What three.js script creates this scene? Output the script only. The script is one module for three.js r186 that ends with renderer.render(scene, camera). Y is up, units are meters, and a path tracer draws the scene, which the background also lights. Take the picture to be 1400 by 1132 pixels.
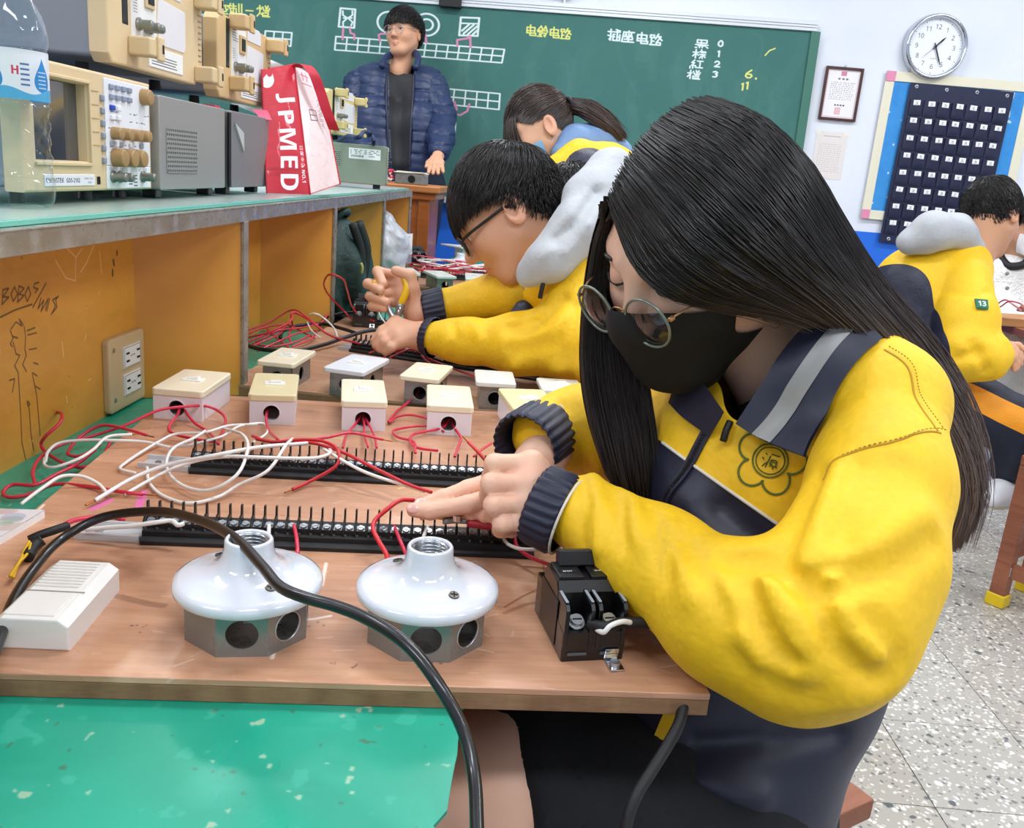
import * as THREE from 'three';
import { RoundedBoxGeometry } from 'three/addons/geometries/RoundedBoxGeometry.js';
import { RectAreaLightUniformsLib } from 'three/addons/lights/RectAreaLightUniformsLib.js';
import { mergeGeometries, mergeVertices, toCreasedNormals } from 'three/addons/utils/BufferGeometryUtils.js';

// ---------- camera, light, exposure ----------
const scene = new THREE.Scene();
const camera = new THREE.PerspectiveCamera(50.2832, 1400 / 1132, 0.05, 40);
camera.position.set(0, 1.15, 0);
camera.quaternion.setFromRotationMatrix(new THREE.Matrix4().makeBasis(new THREE.Vector3(0.996153,0.082188,-0.030419), new THREE.Vector3(-0.087273,0.961936,-0.258963), new THREE.Vector3(0.007978,0.260622,0.965408)));
const renderer = new THREE.WebGLRenderer({ antialias: true });
renderer.toneMapping = THREE.LinearToneMapping;
renderer.toneMappingExposure = 1.72;
renderer.shadowMap.enabled = true;
scene.background = new THREE.Color(0xdfe8f5);
RectAreaLightUniformsLib.init();
const LAMP_POWER = 16, LAMP_COLOR = 0xf6f9ff;

// ---------- helpers ----------
let seed = 7;
const rnd = () => { seed = (seed * 1664525 + 1013904223) >>> 0; return seed / 4294967296; };
const rr = (a, b) => a + (b - a) * rnd();
const V = (x, y, z) => new THREE.Vector3(x, y, z);
const VA = (a) => new THREE.Vector3(a[0], a[1], a[2]);
const used = {};
function numbered(n) { used[n] = (used[n] ?? -1) + 1; return used[n] ? n + '_' + String(used[n]).padStart(3, '0') : n; }
function tag(o, label, category, group, kind) {
  o.userData.label = label; if (category) o.userData.category = category;
  if (group) o.userData.group = group; if (kind) o.userData.kind = kind; return o;
}
function thing(name, label, category, pos = [0, 0, 0], ry = 0, group) {
  const o = new THREE.Group(); o.name = numbered(name); o.position.set(...pos); o.rotation.y = ry; scene.add(o);
  return tag(o, label, category, group);
}
function struct(name, geo, mat, parent = scene) {
  const m = new THREE.Mesh(geo, mat); m.name = parent === scene ? numbered(name) : name; m.castShadow = m.receiveShadow = true;
  parent.add(m); if (parent === scene) m.userData.kind = 'structure'; return m;
}
function part(parent, name, geo, mat, label) {
  if (Array.isArray(geo)) geo = merge(geo);
  const m = new THREE.Mesh(geo, mat); m.name = name; m.castShadow = m.receiveShadow = true; parent.add(m);
  if (label) m.userData.label = label; return m;
}
// a part whose shape is given in room coordinates, under a thing that is moved but not turned
function wpart(parent, name, geo, mat, label) {
  if (Array.isArray(geo)) geo = merge(geo);
  let p = parent, off = V(0, 0, 0); while (p && p !== scene) { off.add(p.position); p = p.parent; }
  geo = geo.clone(); geo.translate(-off.x, -off.y, -off.z);
  return part(parent, name, geo, mat, label);
}
function merge(list) {
  return mergeGeometries(list.map((g) => { g = g.index ? g.toNonIndexed() : g; const o = new THREE.BufferGeometry();
    for (const k of ['position', 'normal', 'uv']) o.setAttribute(k, g.attributes[k] ?? new THREE.BufferAttribute(new Float32Array(g.attributes.position.count * 2), 2)); return o; }));
}
// uv in metres by the dominant direction of each face
function uvm(g, s = 1, swap = false) {
  if (g.index) g = g.toNonIndexed();
  const p = g.attributes.position, n = g.attributes.normal, uv = new Float32Array(p.count * 2);
  for (let t = 0; t < p.count; t += 3) {
    const S = (f) => Math.abs(n[f](t) + n[f](t + 1) + n[f](t + 2)), a = S('getX'), b = S('getY'), c = S('getZ');
    for (let i = t; i < t + 3; i++) { let u, v; if (a >= b && a >= c) { u = p.getZ(i); v = p.getY(i); } else if (b >= c) { u = p.getX(i); v = p.getZ(i); } else { u = p.getX(i); v = p.getY(i); }
      if (swap) [u, v] = [v, u]; uv[2 * i] = u * s; uv[2 * i + 1] = v * s; }
  }
  g.setAttribute('uv', new THREE.BufferAttribute(uv, 2)); return g;
}
function box(w, h, d, x = 0, y = 0, z = 0, r = 0.0015, seg = 1) {
  r = Math.min(r, w / 2.01, h / 2.01, d / 2.01);
  const g = r > 0 ? new RoundedBoxGeometry(w, h, d, seg, r) : new THREE.BoxGeometry(w, h, d); g.translate(x, y, z); return g;
}
const boxB = (w, h, d, x, y, z, r) => box(w, h, d, x, y + h / 2, z, r);  // given by its underside
function cyl(r1, r2, h, x = 0, y = 0, z = 0, n = 20, axis = 'y') {
  const g = new THREE.CylinderGeometry(r1, r2, h, n); if (axis === 'x') g.rotateZ(-Math.PI / 2); if (axis === 'z') g.rotateX(Math.PI / 2); g.translate(x, y, z); return g;
}
const lathe = (pts, n = 40) => new THREE.LatheGeometry(pts.map((p) => new THREE.Vector2(p[0], p[1])), n);
function tube(pts, r, seg = 0, n = 7, closed = false) {
  const c = new THREE.CatmullRomCurve3(pts.map((p) => p.isVector3 ? p : VA(p)), closed, 'centripetal');
  return new THREE.TubeGeometry(c, seg || Math.max(8, pts.length * 7), r, n, closed);
}
// tube with closed ends and a radius that may taper: rf(t)
function rod(pts, rf, seg = 12, n = 8) {
  const c = new THREE.CatmullRomCurve3(pts.map((p) => p.isVector3 ? p : VA(p)), false, 'centripetal'), fr = c.computeFrenetFrames(seg), pos = [], idx = [];
  for (let i = 0; i <= seg; i++) { const t = i / seg, p = c.getPointAt(t), r = rf(t);
    for (let j = 0; j < n; j++) { const a = j / n * 6.28319, q = p.clone().addScaledVector(fr.normals[i], Math.cos(a) * r).addScaledVector(fr.binormals[i], Math.sin(a) * r); pos.push(q.x, q.y, q.z); } }
  for (let i = 0; i < seg; i++) for (let j = 0; j < n; j++) { const a = i * n + j, b = i * n + (j + 1) % n; idx.push(a, b, a + n, b, b + n, a + n); }
  for (const e of [0, 1]) { const p = c.getPointAt(e), k = pos.length / 3; pos.push(p.x, p.y, p.z); for (let j = 0; j < n; j++) { const a = e * seg * n + j, b = e * seg * n + (j + 1) % n; e ? idx.push(a, b, k) : idx.push(b, a, k); } }
  const g = new THREE.BufferGeometry(); g.setAttribute('position', new THREE.Float32BufferAttribute(pos, 3)); g.setIndex(idx); g.computeVertexNormals(); return g;
}
function shape(pts, holes = []) { const s = new THREE.Shape(pts.map((p) => new THREE.Vector2(p[0], p[1]))); for (const h of holes) s.holes.push(h); return s; }
const circleHole = (x, y, r) => { const p = new THREE.Path(); p.absarc(x, y, r, 0, Math.PI * 2, true); return p; };
function extr(s, d, bevel = 0, seg = 1) {
  return new THREE.ExtrudeGeometry(s, { depth: d, bevelEnabled: bevel > 0, bevelThickness: bevel, bevelSize: bevel, bevelOffset: -bevel, bevelSegments: seg, curveSegments: 20 });
}
function rrect(w, h, r, cx = 0, cy = 0) { const s = new THREE.Shape(), x = cx - w / 2, y = cy - h / 2;
  s.moveTo(x + r, y); s.lineTo(x + w - r, y); s.absarc(x + w - r, y + r, r, -Math.PI / 2, 0); s.lineTo(x + w, y + h - r); s.absarc(x + w - r, y + h - r, r, 0, Math.PI / 2); s.lineTo(x + r, y + h); s.absarc(x + r, y + h - r, r, Math.PI / 2, Math.PI); s.lineTo(x, y + r); s.absarc(x + r, y + r, r, Math.PI, 1.5 * Math.PI); return s; }
const rot = (g, x, y, z) => { if (x) g.rotateX(x); if (y) g.rotateY(y); if (z) g.rotateZ(z); return g; };
const mv = (g, x, y, z) => { g.translate(x, y, z); return g; };
// smooth value noise
const hash = (x, y, z) => { let h = Math.imul(x, 374761393) ^ Math.imul(y, 668265263) ^ Math.imul(z, 2147483647 - 1274126177); h = Math.imul(h ^ (h >>> 13), 1274126177); return ((h ^ (h >>> 16)) >>> 0) / 4294967296; };
function vn(x, y, z = 0) {
  const i = Math.floor(x), j = Math.floor(y), k = Math.floor(z); let u = x - i, v = y - j, w = z - k; u = u * u * (3 - 2 * u); v = v * v * (3 - 2 * v); w = w * w * (3 - 2 * w);
  const L = (a, b, t) => a + (b - a) * t, A = (a, b, c) => hash(i + a, j + b, k + c);
  return L(L(L(A(0, 0, 0), A(1, 0, 0), u), L(A(0, 1, 0), A(1, 1, 0), u), v), L(L(A(0, 0, 1), A(1, 0, 1), u), L(A(0, 1, 1), A(1, 1, 1), u), v), w);
}
const fbm = (x, y, z = 0, o = 4) => { let s = 0, a = .5, t = 0; for (let i = 0; i < o; i++) { s += a * vn(x, y, z); t += a; a *= .5; x *= 2.03; y *= 2.03; z *= 2.03; } return s / t; };
const clamp = (x, a = 0, b = 1) => Math.min(b, Math.max(a, x)), mix = (a, b, t) => a + (b - a) * t, sst = (a, b, x) => { x = clamp((x - a) / (b - a)); return x * x * (3 - 2 * x); };
// texture from a function of pixel: fn(u,v) -> [r,g,b] in 0..255
function dtex(w, h, fn, srgb = true) {
  const d = new Uint8Array(w * h * 4);
  for (let j = 0; j < h; j++) for (let i = 0; i < w; i++) { const c = fn(i / w, j / h, i, j), k = (j * w + i) * 4; d[k] = clamp(c[0], 0, 255); d[k + 1] = clamp(c[1], 0, 255); d[k + 2] = clamp(c[2], 0, 255); d[k + 3] = 255; }
  const t = new THREE.DataTexture(d, w, h); t.magFilter = THREE.LinearFilter; t.minFilter = THREE.LinearMipmapLinearFilter; t.wrapS = t.wrapT = THREE.MirroredRepeatWrapping; if (srgb) t.colorSpace = THREE.SRGBColorSpace; t.needsUpdate = true; return t;
}
function ctex(w, h, draw) {
  const c = document.createElement('canvas'); c.width = w; c.height = h; const x = c.getContext('2d'); draw(x, w, h);
  const t = new THREE.CanvasTexture(c); t.colorSpace = THREE.SRGBColorSpace; t.wrapS = t.wrapT = THREE.RepeatWrapping; return t;
}
const hex = (h) => [(h >> 16) & 255, (h >> 8) & 255, h & 255];
const lerp3 = (a, b, t) => [mix(a[0], b[0], t), mix(a[1], b[1], t), mix(a[2], b[2], t)];
const mat = (color, roughness = .6, o = {}) => new THREE.MeshStandardMaterial({ color, roughness, ...o });
const phy = (color, roughness = .6, o = {}) => new THREE.MeshPhysicalMaterial({ color, roughness, ...o });
const rep = (t, x, y = x) => { t = t.clone(); t.repeat.set(x, y); t.needsUpdate = true; return t; };
// woods and grained surfaces, 1 m per texture
const woodTex = (a, b, s = 1, fx = 60, fy = 4) => dtex(512, 512, (u, v) => { const n = fbm(u * fy * s + 3, v * fx * s, 1, 4), m = fbm(u * 3 * s, v * 5 * s, 9, 3), k = fbm(u * 30, v * 200, 5, 2); return lerp3(hex(a), hex(b), clamp(.15 + n * .6 + (m - .5) * .9 + (k - .5) * .25)); });
const speckTex = (a, b, amt = .5, f = 40) => dtex(256, 256, (u, v) => lerp3(hex(a), hex(b), clamp((fbm(u * f, v * f, 2, 3) - .5) * 2 * amt + .5)));
const roughTex = (lo, hi, f = 8) => dtex(256, 256, (u, v) => { const k = 255 * mix(lo, hi, clamp(fbm(u * f, v * f, 4, 4) * 1.6 - .3)); return [k, k, k]; }, false);
const bumpTex = (f, o = 3, fy = f) => dtex(256, 256, (u, v) => { const k = 255 * fbm(u * f, v * fy, 6, o); return [k, k, k]; }, false);
const M = {
  white: mat(0xe9ebee, .45), black: mat(0x0c0c0e, .35), blackSoft: mat(0x141416, .6), steel: mat(0xb9bcc0, .32, { metalness: .9 }), chrome: mat(0xd8dadd, .12, { metalness: 1 }), dark: mat(0x050505, .8), plate: mat(0xa9adb2, .5, { metalness: .8 }),
  zinc: mat(0x8d918f, .42, { metalness: .55, roughnessMap: roughTex(.5, 1, 12) }), copper: mat(0xb06a3a, .35, { metalness: .9 }),
  red: phy(0xd02846, .38, { clearcoat: .2 }), redDark: phy(0x8e1424, .4), whiteWire: phy(0xe9e6e2, .4), blackCable: mat(0x101114, .42), yellowWire: phy(0xd8a80c, .4),
};

// ---------- lettering drawn by hand: strokes on a 10 x 10 grid ----------
const GLYPH = {
  '控': '03 33|20 29 18|04 36 27|50 51|42 92 93|53 46|72 86 95|47 87|67 69|39 99', '制': '10 03|02 52|04 54|30 39|16 49|15 19|55 58|70 77|90 99 88', '一': '05 95', '-': '25 75',
  '燈': '20 26 09|12 03|32 33|26 48|41 54|60 74|80 66|92 85|54 84|46 86 88 48 46|49 99', '电': '12 82 87 17 12|15 85|40 49 99 97', '鈴': '30 04|30 54|14 44|05 45|26 28|46 38|09 49|70 54|70 95|64 74|56 86 78|68 79', '路': '01 31 33 03 01|13 19|16 36|09 49|60 44|52 82 57|62 95|57 87 89 59 57',
  '插': '02 32|20 29 18|05 36|60 91|42 92|71 79|44 49|44 54|94 99|46 56|86 96|49 99', '座': '50 51|11 91|12 09|32 25|33 46|72 65|73 86|52 59|27 87|19 99', '黑': '11 81 84 14 11|46 41|14 84|06 96|27 77|09 19|38 39|58 59|88 99', '棕': '03 43|20 29|24 07|24 46|60 61|52 92 93|63 83|55 95|75 79|67 59|86 98', '紅': '30 13 33 16 46|26 29|07 09|47 48|51 91|71 78|58 98',
  '橙': '03 33|20 29|24 07|41 54|60 74|80 66|92 85|54 84|46 86 88 48 46|49 99', '日': '21 81 89 29 21|25 85', '藥': '02 92|30 33|70 73|43 63 66 46 43|14 26 17|84 76 87|07 97|56 59|57 29|57 89', '本': '03 93|50 59|52 17|52 97|37 77', '舖': '40 13|40 74|16 46|19 49 47|52 97|75 79|55 95 99|57 97',
  '源': '11 22|04 15|19 36|41 91|42 39|54 84 87 57 54|55 85|77 79|66 58|86 98', '0': '40 13 17 49 69 87 83 60 40', '1': '31 50 59', '2': '12 30 60 82 84 19 99', '3': '11 50 82 54 86 69 19', '4': '60 06 96|60 69', '5': '80 20 14 64 87 69 19', '6': '70 24 17 39 69 87 75 25', '.': '48 49', 'B': '10 19|10 60 82 54 87 69 19|14 54', 'O': '30 13 17 39 69 87 83 60 30', '8': '50 22 78 59 27 72 50',
};
function glyphs(x, text, px, py, w, h, dx, dy, color, lw) {   // strokes on a canvas; dx, dy step to the next character
  x.strokeStyle = color; x.lineWidth = lw; x.lineCap = x.lineJoin = 'round';
  [...text].forEach((ch, i) => { for (const s of (GLYPH[ch] ?? '').split('|')) { x.beginPath(); s.split(' ').forEach((p, k) => { const X = px + dx * i + p[0] / 9 * w, Y = py + dy * i + p[1] / 9 * h; k ? x.lineTo(X, Y) : x.moveTo(X, Y); }); x.stroke(); } });
}

// ---------- the setting ----------
const X0 = -3.4, X1 = 4.4, Z0 = -5.2, Z1 = 2.6, H = 3.1;
const wallTex = dtex(256, 256, (u, v) => lerp3([224, 231, 242], [238, 242, 248], fbm(u * 6, v * 6, 3, 4)));
const wallMat = mat(0xffffff, .85, { map: wallTex });
const dadoMat = mat(0x1d6ee0, .5);
{
  struct('wall_back', uvm(box(X1 - X0 + .4, H, .2, (X0 + X1) / 2, H / 2, Z0 - .1, 0), .5), wallMat);
  struct('wall_left', uvm(box(.2, H, Z1 - Z0, X0 - .1, H / 2, (Z0 + Z1) / 2, 0), .5), wallMat);
  struct('wall_right', uvm(box(.2, H, Z1 - Z0, X1 + .1, H / 2, (Z0 + Z1) / 2, 0), .5), wallMat);
  struct('wall_front', uvm(box(X1 - X0 + .4, H, .2, (X0 + X1) / 2, H / 2, Z1 + .1, 0), .5), wallMat);
  struct('ceiling', box(X1 - X0 + .4, .2, Z1 - Z0 + .4, (X0 + X1) / 2, H + .1, (Z0 + Z1) / 2, 0), mat(0xeeeeec, .9));
  struct('baseboard_back', box(X1 - X0, 1.004, .004, (X0 + X1) / 2, .502, Z0 + .002, 0), dadoMat);   // the blue painted band
  // terrazzo tiles, 30 cm, joints aligned with the room
  const chips = ctex(1024, 1024, (x) => {
    x.fillStyle = '#b4b0a7'; x.fillRect(0, 0, 1024, 1024);
    const cols = ['#efeee9', '#efeee9', '#e6e3dc', '#d9d5cb', '#f4f2ee', '#c9c4b8', '#9b9890', '#7c7d7a', '#e9e7e1', '#d2cec4', '#8b877e', '#e4e1da', '#66696b'];
    for (let i = 0; i < 11000; i++) {
      const cx = rnd() * 1024, cy = rnd() * 1024, r = i % 61 === 0 ? rr(6, 10) : rr(1.6, 5.6), n = 5 + (rnd() * 3 | 0), a0 = rnd() * 6.28, sq = rr(.45, 1);
      x.fillStyle = i % 61 === 0 ? (rnd() < .6 ? '#5a6164' : '#e9e7e1') : cols[(rnd() * cols.length) | 0];
      for (const [ox, oy] of [[0, 0], [1024, 0], [-1024, 0], [0, 1024], [0, -1024]]) {
        if (Math.abs(cx + ox - 512) > 530 || Math.abs(cy + oy - 512) > 530) continue;
        x.beginPath(); for (let k = 0; k < n; k++) { const a = k / n * 6.283, q = r * (.75 + .4 * hash(i, k, 3)), X = Math.cos(a) * q, Y = Math.sin(a) * q * sq; x[k ? 'lineTo' : 'moveTo'](cx + ox + X * Math.cos(a0) - Y * Math.sin(a0), cy + oy + X * Math.sin(a0) + Y * Math.cos(a0)); } x.fill();
      }
    }
  });
  const tileMat = [0, 1, 2].map((i) => mat([0xffffff, 0xf4f3f0, 0xfaf8f4][i], .34, { map: chips }));
  const floor = struct('floor', box(X1 - X0, .1, Z1 - Z0, (X0 + X1) / 2, -.056, (Z0 + Z1) / 2, 0), mat(0x6d6a64, .8));
  const S = .3;
  for (let i = -2; i < 12; i++) for (let k = -12; k < 6; k++) {
    const x = .9 + i * S, z = -1.53 + k * S; if (x > X1 - .05 || z > Z1 || z < Z0) continue; if (x < .2 && z < -2.2) continue;
    const w = Math.min(S, X1 - x) - .0022, d = S - .0022, g = uvm(box(w, .006, d, x + S / 2, -.003, z + S / 2, .0008), .8); const u = g.attributes.uv, du = hash(i + 40, k + 40, 1), dv = hash(i + 40, k + 40, 2);
    for (let q = 0; q < u.count; q++) u.setXY(q, u.getX(q) + du, u.getY(q) + dv);
    struct('tile', g, tileMat[(i * 7 + k * 3 + 90) % 3], floor);
  }
}
// ceiling lamps: eight troughs in two rows
{
  const proto = (() => {
    const t = thing('ceiling_light', 'long white fluorescent ceiling light with two bright tubes', 'light', [0, H - .06, 0], 0, 'fluorescent ceiling lights in rows');
    part(t, 'housing', box(1.3, .06, .34, 0, .03, 0, .006), M.white);
    part(t, 'diffuser', box(1.24, .02, .28, 0, -.01, 0, .004), mat(0xffffff, .5, { emissive: LAMP_COLOR, emissiveIntensity: 1.6 }));
    return t;
  })();
  let first = true;
  for (const [i, x] of [-1.9, .4, 2.7].entries()) for (const [k, z] of [-3.7, -1.6, .6].entries()) {
    const o = first ? proto : proto.clone(); o.userData.label = 'long fluorescent ceiling light ' + ['on the wall side', 'over the middle', 'on the aisle side'][i] + ' of the ' + ['front', 'middle', 'rear'][k] + ' row'; if (!first) { o.name = numbered('ceiling_light'); scene.add(o); } first = false; o.position.set(x, H - .06, z);
    const l = new THREE.RectAreaLight(LAMP_COLOR, LAMP_POWER, 1.24, .28); l.position.set(x, H - .09, z); l.lookAt(x, 0, z); scene.add(l);
  }
}
// chalkboard
{
  const L = -2.75, R = 1.4, B = .98, T = 2.0, W = R - L, Ht = T - B, z = Z0 + .03, TW = 2048, TH = 640, s = TW / W;
  const tex = ctex(TW, TH, (x) => {
    x.fillStyle = '#3a7069'; x.fillRect(0, 0, TW, TH);
    for (let i = 0; i < 260; i++) { x.strokeStyle = `rgba(${150 + rnd() * 40 | 0},${185 + rnd() * 30 | 0},${178 + rnd() * 20 | 0},${rr(.01, .045)})`; x.lineWidth = rr(8, 50); const a = rnd() * TW, b = rnd() * TH; x.beginPath(); x.moveTo(a, b); x.quadraticCurveTo(a + rr(-80, 80), b + rr(-60, 60), a + rr(-60, 60), b + rr(60, 260)); x.stroke(); }
    const P = (p) => [(p[0] - L) * s, (T - p[1]) * s];
    const line = (pts, c = '#cfe3e4', w = 5, close) => { x.strokeStyle = c; x.lineWidth = w; x.lineCap = x.lineJoin = 'round'; x.beginPath(); pts.map(P).forEach((p, i) => x[i ? 'lineTo' : 'moveTo'](...p)); if (close) x.closePath(); x.stroke(); };
    const pink = '#d98ab0', yel = '#dfe07a', wh = '#dbe9e8';
    // terminal strips with their cells
    const strip = (tl, tr, bl, br, n, k0 = 0) => { line([tl, tr, br, bl], wh, 5, true); line([[(tl[0] + bl[0]) / 2, (tl[1] + bl[1]) / 2], [(tr[0] + br[0]) / 2, (tr[1] + br[1]) / 2]], wh, 5); for (let i = 1; i < n; i++) { const t = i / n; line([[mix(tl[0], tr[0], t), mix(tl[1], tr[1], t)], [mix(bl[0], br[0], t), mix(bl[1], br[1], t)]], wh, 4.5); } };
    strip(...[[-1.1671,1.7524],[-.2433,1.7461],[-1.1725,1.6653],[-.2524,1.6584]], 15);
    strip(...[[-.7568,1.4686],[-.2526,1.4549],[-.768,1.3666],[-.2525,1.3495]], 8);
    strip(...[[-1.555,1.7557],[-1.4096,1.7559],[-1.5623,1.6686],[-1.4161,1.6688]], 3);
    line([[-1.1448,1.9361],[-1.0648,1.9349],[-1.0685,1.8162],[-1.153,1.817]], wh, 6, true); line([[-1.1322,1.9187],[-1.1314,1.8929],[-1.1068,1.8763],[-1.1299,1.8486],[-1.1292,1.8263]], wh); line([[-1.0804,1.9227],[-1.0794,1.8969],[-1.1028,1.8766],[-1.0778,1.8526],[-1.0851,1.8298]], wh); line([[-1.1268,1.8748],[-1.0828,1.8782]], wh);
    line([[-.4896,1.9316],[-.3901,1.9357],[-.3937,1.8205],[-.4938,1.8164]], wh, 6, true); line([[-.4911,1.8946],[-.3914,1.8987]], wh); for (const q of [[[-.4798,1.8473],[-.4428,1.891]], [[-.4706,1.8294],[-.4187,1.8891]], [[-.4464,1.8275],[-.3983,1.8833]], [[-.4222,1.8257],[-.3964,1.8575]]]) line(q, wh, 6);
    for (const [c, r] of [[[[-.6736,1.8693]][0], .067], [[[-.6736,1.8693]][0], .034], [[[-.8779,1.8682]][0], .064]]) line(Array.from({ length: 33 }, (_, i) => [c[0] + Math.cos(i / 16 * Math.PI) * r, c[1] + Math.sin(i / 16 * Math.PI) * r * 1.05]), wh, 6);
    for (const q of [[[-1.1286,1.8077],[-1.1302,1.7365]], [[-1.0924,1.8106],[-1.0874,1.7811],[-1.067,1.7752],[-1.0658,1.7415]], [[-.9244,1.7414],[-.9343,1.7818],[-.9185,1.7906],[-.8744,1.794]], [[-.7434,1.7518],[-.7368,1.7786],[-.6931,1.7895],[-.6901,1.8084]], [[-.6781,1.8094],[-.6709,1.7538]], [[-.501,1.7446],[-.5038,1.7857],[-.4446,1.8015],[-.4414,1.813]], [[-.4334,1.8136],[-.4284,1.7428]], [[-.5155,1.3439],[-.5014,1.3803],[-.4858,1.3306],[-.533,1.2953]], [[-.5048,1.3054],[-.4668,1.2928],[-.4276,1.3235],[-.4186,1.3713]]]) line(q, pink, 6);
    line([[-.5303,1.252],[-.4899,1.2672],[-.4906,1.1517],[-.5403,1.1476]], wh, 5, true); line([[-.5205,1.229],[-.504,1.2303],[-.5087,1.1742],[-.5294,1.1725]], wh, 4, true);
    const put = (t, a, b, dx, dy, c, lw) => { const p = P(a), q = P(b), w = q[0] - p[0], h = q[1] - p[1]; glyphs(x, t, p[0], p[1], w, h, dx ? w * dx : 0, dy ? h * dy : 0, c, lw); };
    put('控制-燈', ...[[-1.8293,1.9163],[-1.7612,1.8477]], 1.12, 0, yel, 4.5);
    put('电鈴电路', ...[[-.1332,1.9151],[-.0794,1.8488]], 1.18, .03, yel, 4.5);
    put('插座电路', ...[[.3122,1.924],[.3759,1.8547]], 1.2, .05, wh, 5);
    put('黑棕紅橙', ...[[.7886,1.902],[.8559,1.8477]], -.12, 1.25, wh, 4.5);
    put('0123', ...[[.9082,1.9002],[.9371,1.8653]], -.1, 1.9, wh, 5);
    put('6.', ...[[1.0738,1.726],[1.1175,1.6763]], 1, .1, yel, 5); put('1', ...[[1.0549,1.637],[1.0857,1.5935]], 0, 0, yel, 5); put('1', ...[[1.0777,1.6465],[1.1125,1.6034]], 0, 0, yel, 5); line([[1.1701,1.8277],[1.1891,1.8591],[1.2182,1.8763]], yel, 4);
    line([[-1.8217,1.8245],[-1.7004,1.6842]], 'rgba(150,200,200,.5)', 3);
  });
  const b = thing('chalkboard', 'wide dark green chalkboard with white, yellow and pink chalk drawings on the back wall', 'chalkboard', [(L + R) / 2, B, z], 0.0);
  b.rotation.z = .012;
  const pg = new THREE.BoxGeometry(W, Ht, .02); mv(pg, 0, Ht / 2, 0); part(b, 'writing_surface', pg, mat(0xffffff, .72, { map: tex }));
  const al = mat(0xd8dde2, .4, { metalness: .3 }), gr = mat(0x3f7565, .5);
  for (const [o, h] of [[.008, .016], [.024, .012], [.042, .02]]) part(b, 'top_rail', box(W + .05, h, .05 - o * .3, 0, Ht + o, 0, .002), al);
  part(b, 'side_frame', box(.05, Ht, .03, W / 2 + .022, Ht / 2, .006, .003), gr); part(b, 'side_frame', box(.05, Ht, .03, -W / 2 - .022, Ht / 2, .006, .003), gr);
  part(b, 'chalk_tray', [box(W, .012, .08, 0, -.008, .04, .002), box(W, .03, .006, 0, .005, .078, .002)], al);
  const k = thing('board_clip', 'small black box fixed to the rail above the chalkboard', 'bracket', [-.56, 2.004, Z0 + .05]); part(k, 'body', box(.12, .055, .07, 0, .012, 0, .004), M.black); part(k, 'tab', box(.05, .016, .03, -.035, .046, 0, .003), M.blackSoft);
  const p = thing('screen_hanger', 'grey metal hanger rod above the chalkboard rail', 'bracket', [.05, 2.045, Z0 + .03]); part(p, 'rod', box(.016, .3, .016, 0, .15, 0, .003), M.steel); part(p, 'foot', box(.03, .012, .03, 0, .002, 0, .002), M.steel); part(p, 'roller', cyl(.02, .02, .2, -.06, .075, 0, 14, 'x'), mat(0x6b4a34, .5));
}
// clock
{
  const t = thing('wall_clock', 'round chrome wall clock with a white face above the pocket chart', 'clock', [2.062, 2.002, Z0 + .003]);
  const R = .165;
  part(t, 'case', rot(lathe([[0, 0], [R, 0], [R + .004, .012], [R, .04], [R - .004, .05], [R - .012, .052], [R - .02, .046], [R - .022, .03], [R - .022, .02]], 64), Math.PI / 2, 0, 0), phy(0xc9ced6, .12, { metalness: 1 }));
  const face = ctex(512, 512, (x) => {
    x.fillStyle = '#eef3f8'; x.fillRect(0, 0, 512, 512); x.translate(256, 256); x.fillStyle = '#26282e'; x.textAlign = 'center'; x.textBaseline = 'middle'; x.font = '58px sans-serif';
    for (let i = 1; i <= 12; i++) { const a = i * Math.PI / 6; x.fillText(String(i), Math.sin(a) * 178, -Math.cos(a) * 178); }
    for (let i = 0; i < 60; i++) { x.save(); x.rotate(i * Math.PI / 30); x.fillRect(-1.5, -246, i % 5 ? 2 : 5, i % 5 ? 8 : 14); x.restore(); }
    x.font = '15px sans-serif'; x.fillText('QUARTZ', 0, 104);
  });
  const fg = new THREE.CircleGeometry(R - .021, 64); mv(fg, 0, 0, .024); part(t, 'face', fg, mat(0xffffff, .5, { map: face }));
  const hand = (a, l, w, back) => { const g = extr(shape([[-w / 2, -back], [w / 2, -back], [w * .6, l * .7], [0, l], [-w * .6, l * .7]]), .0016); g.rotateZ(-a); return g; };
  part(t, 'hour_hand', mv(hand(.75, .072, .008, .018), 0, 0, .028), M.black); part(t, 'minute_hand', mv(hand(2.72, .105, .006, .02), 0, 0, .031), M.black); part(t, 'second_hand', mv(hand(3.95, .09, .0022, .03), 0, 0, .034), mat(0x8a8d93, .4)); part(t, 'hub', cyl(.006, .006, .012, 0, 0, .031, 16, 'z'), M.black);
}
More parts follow.
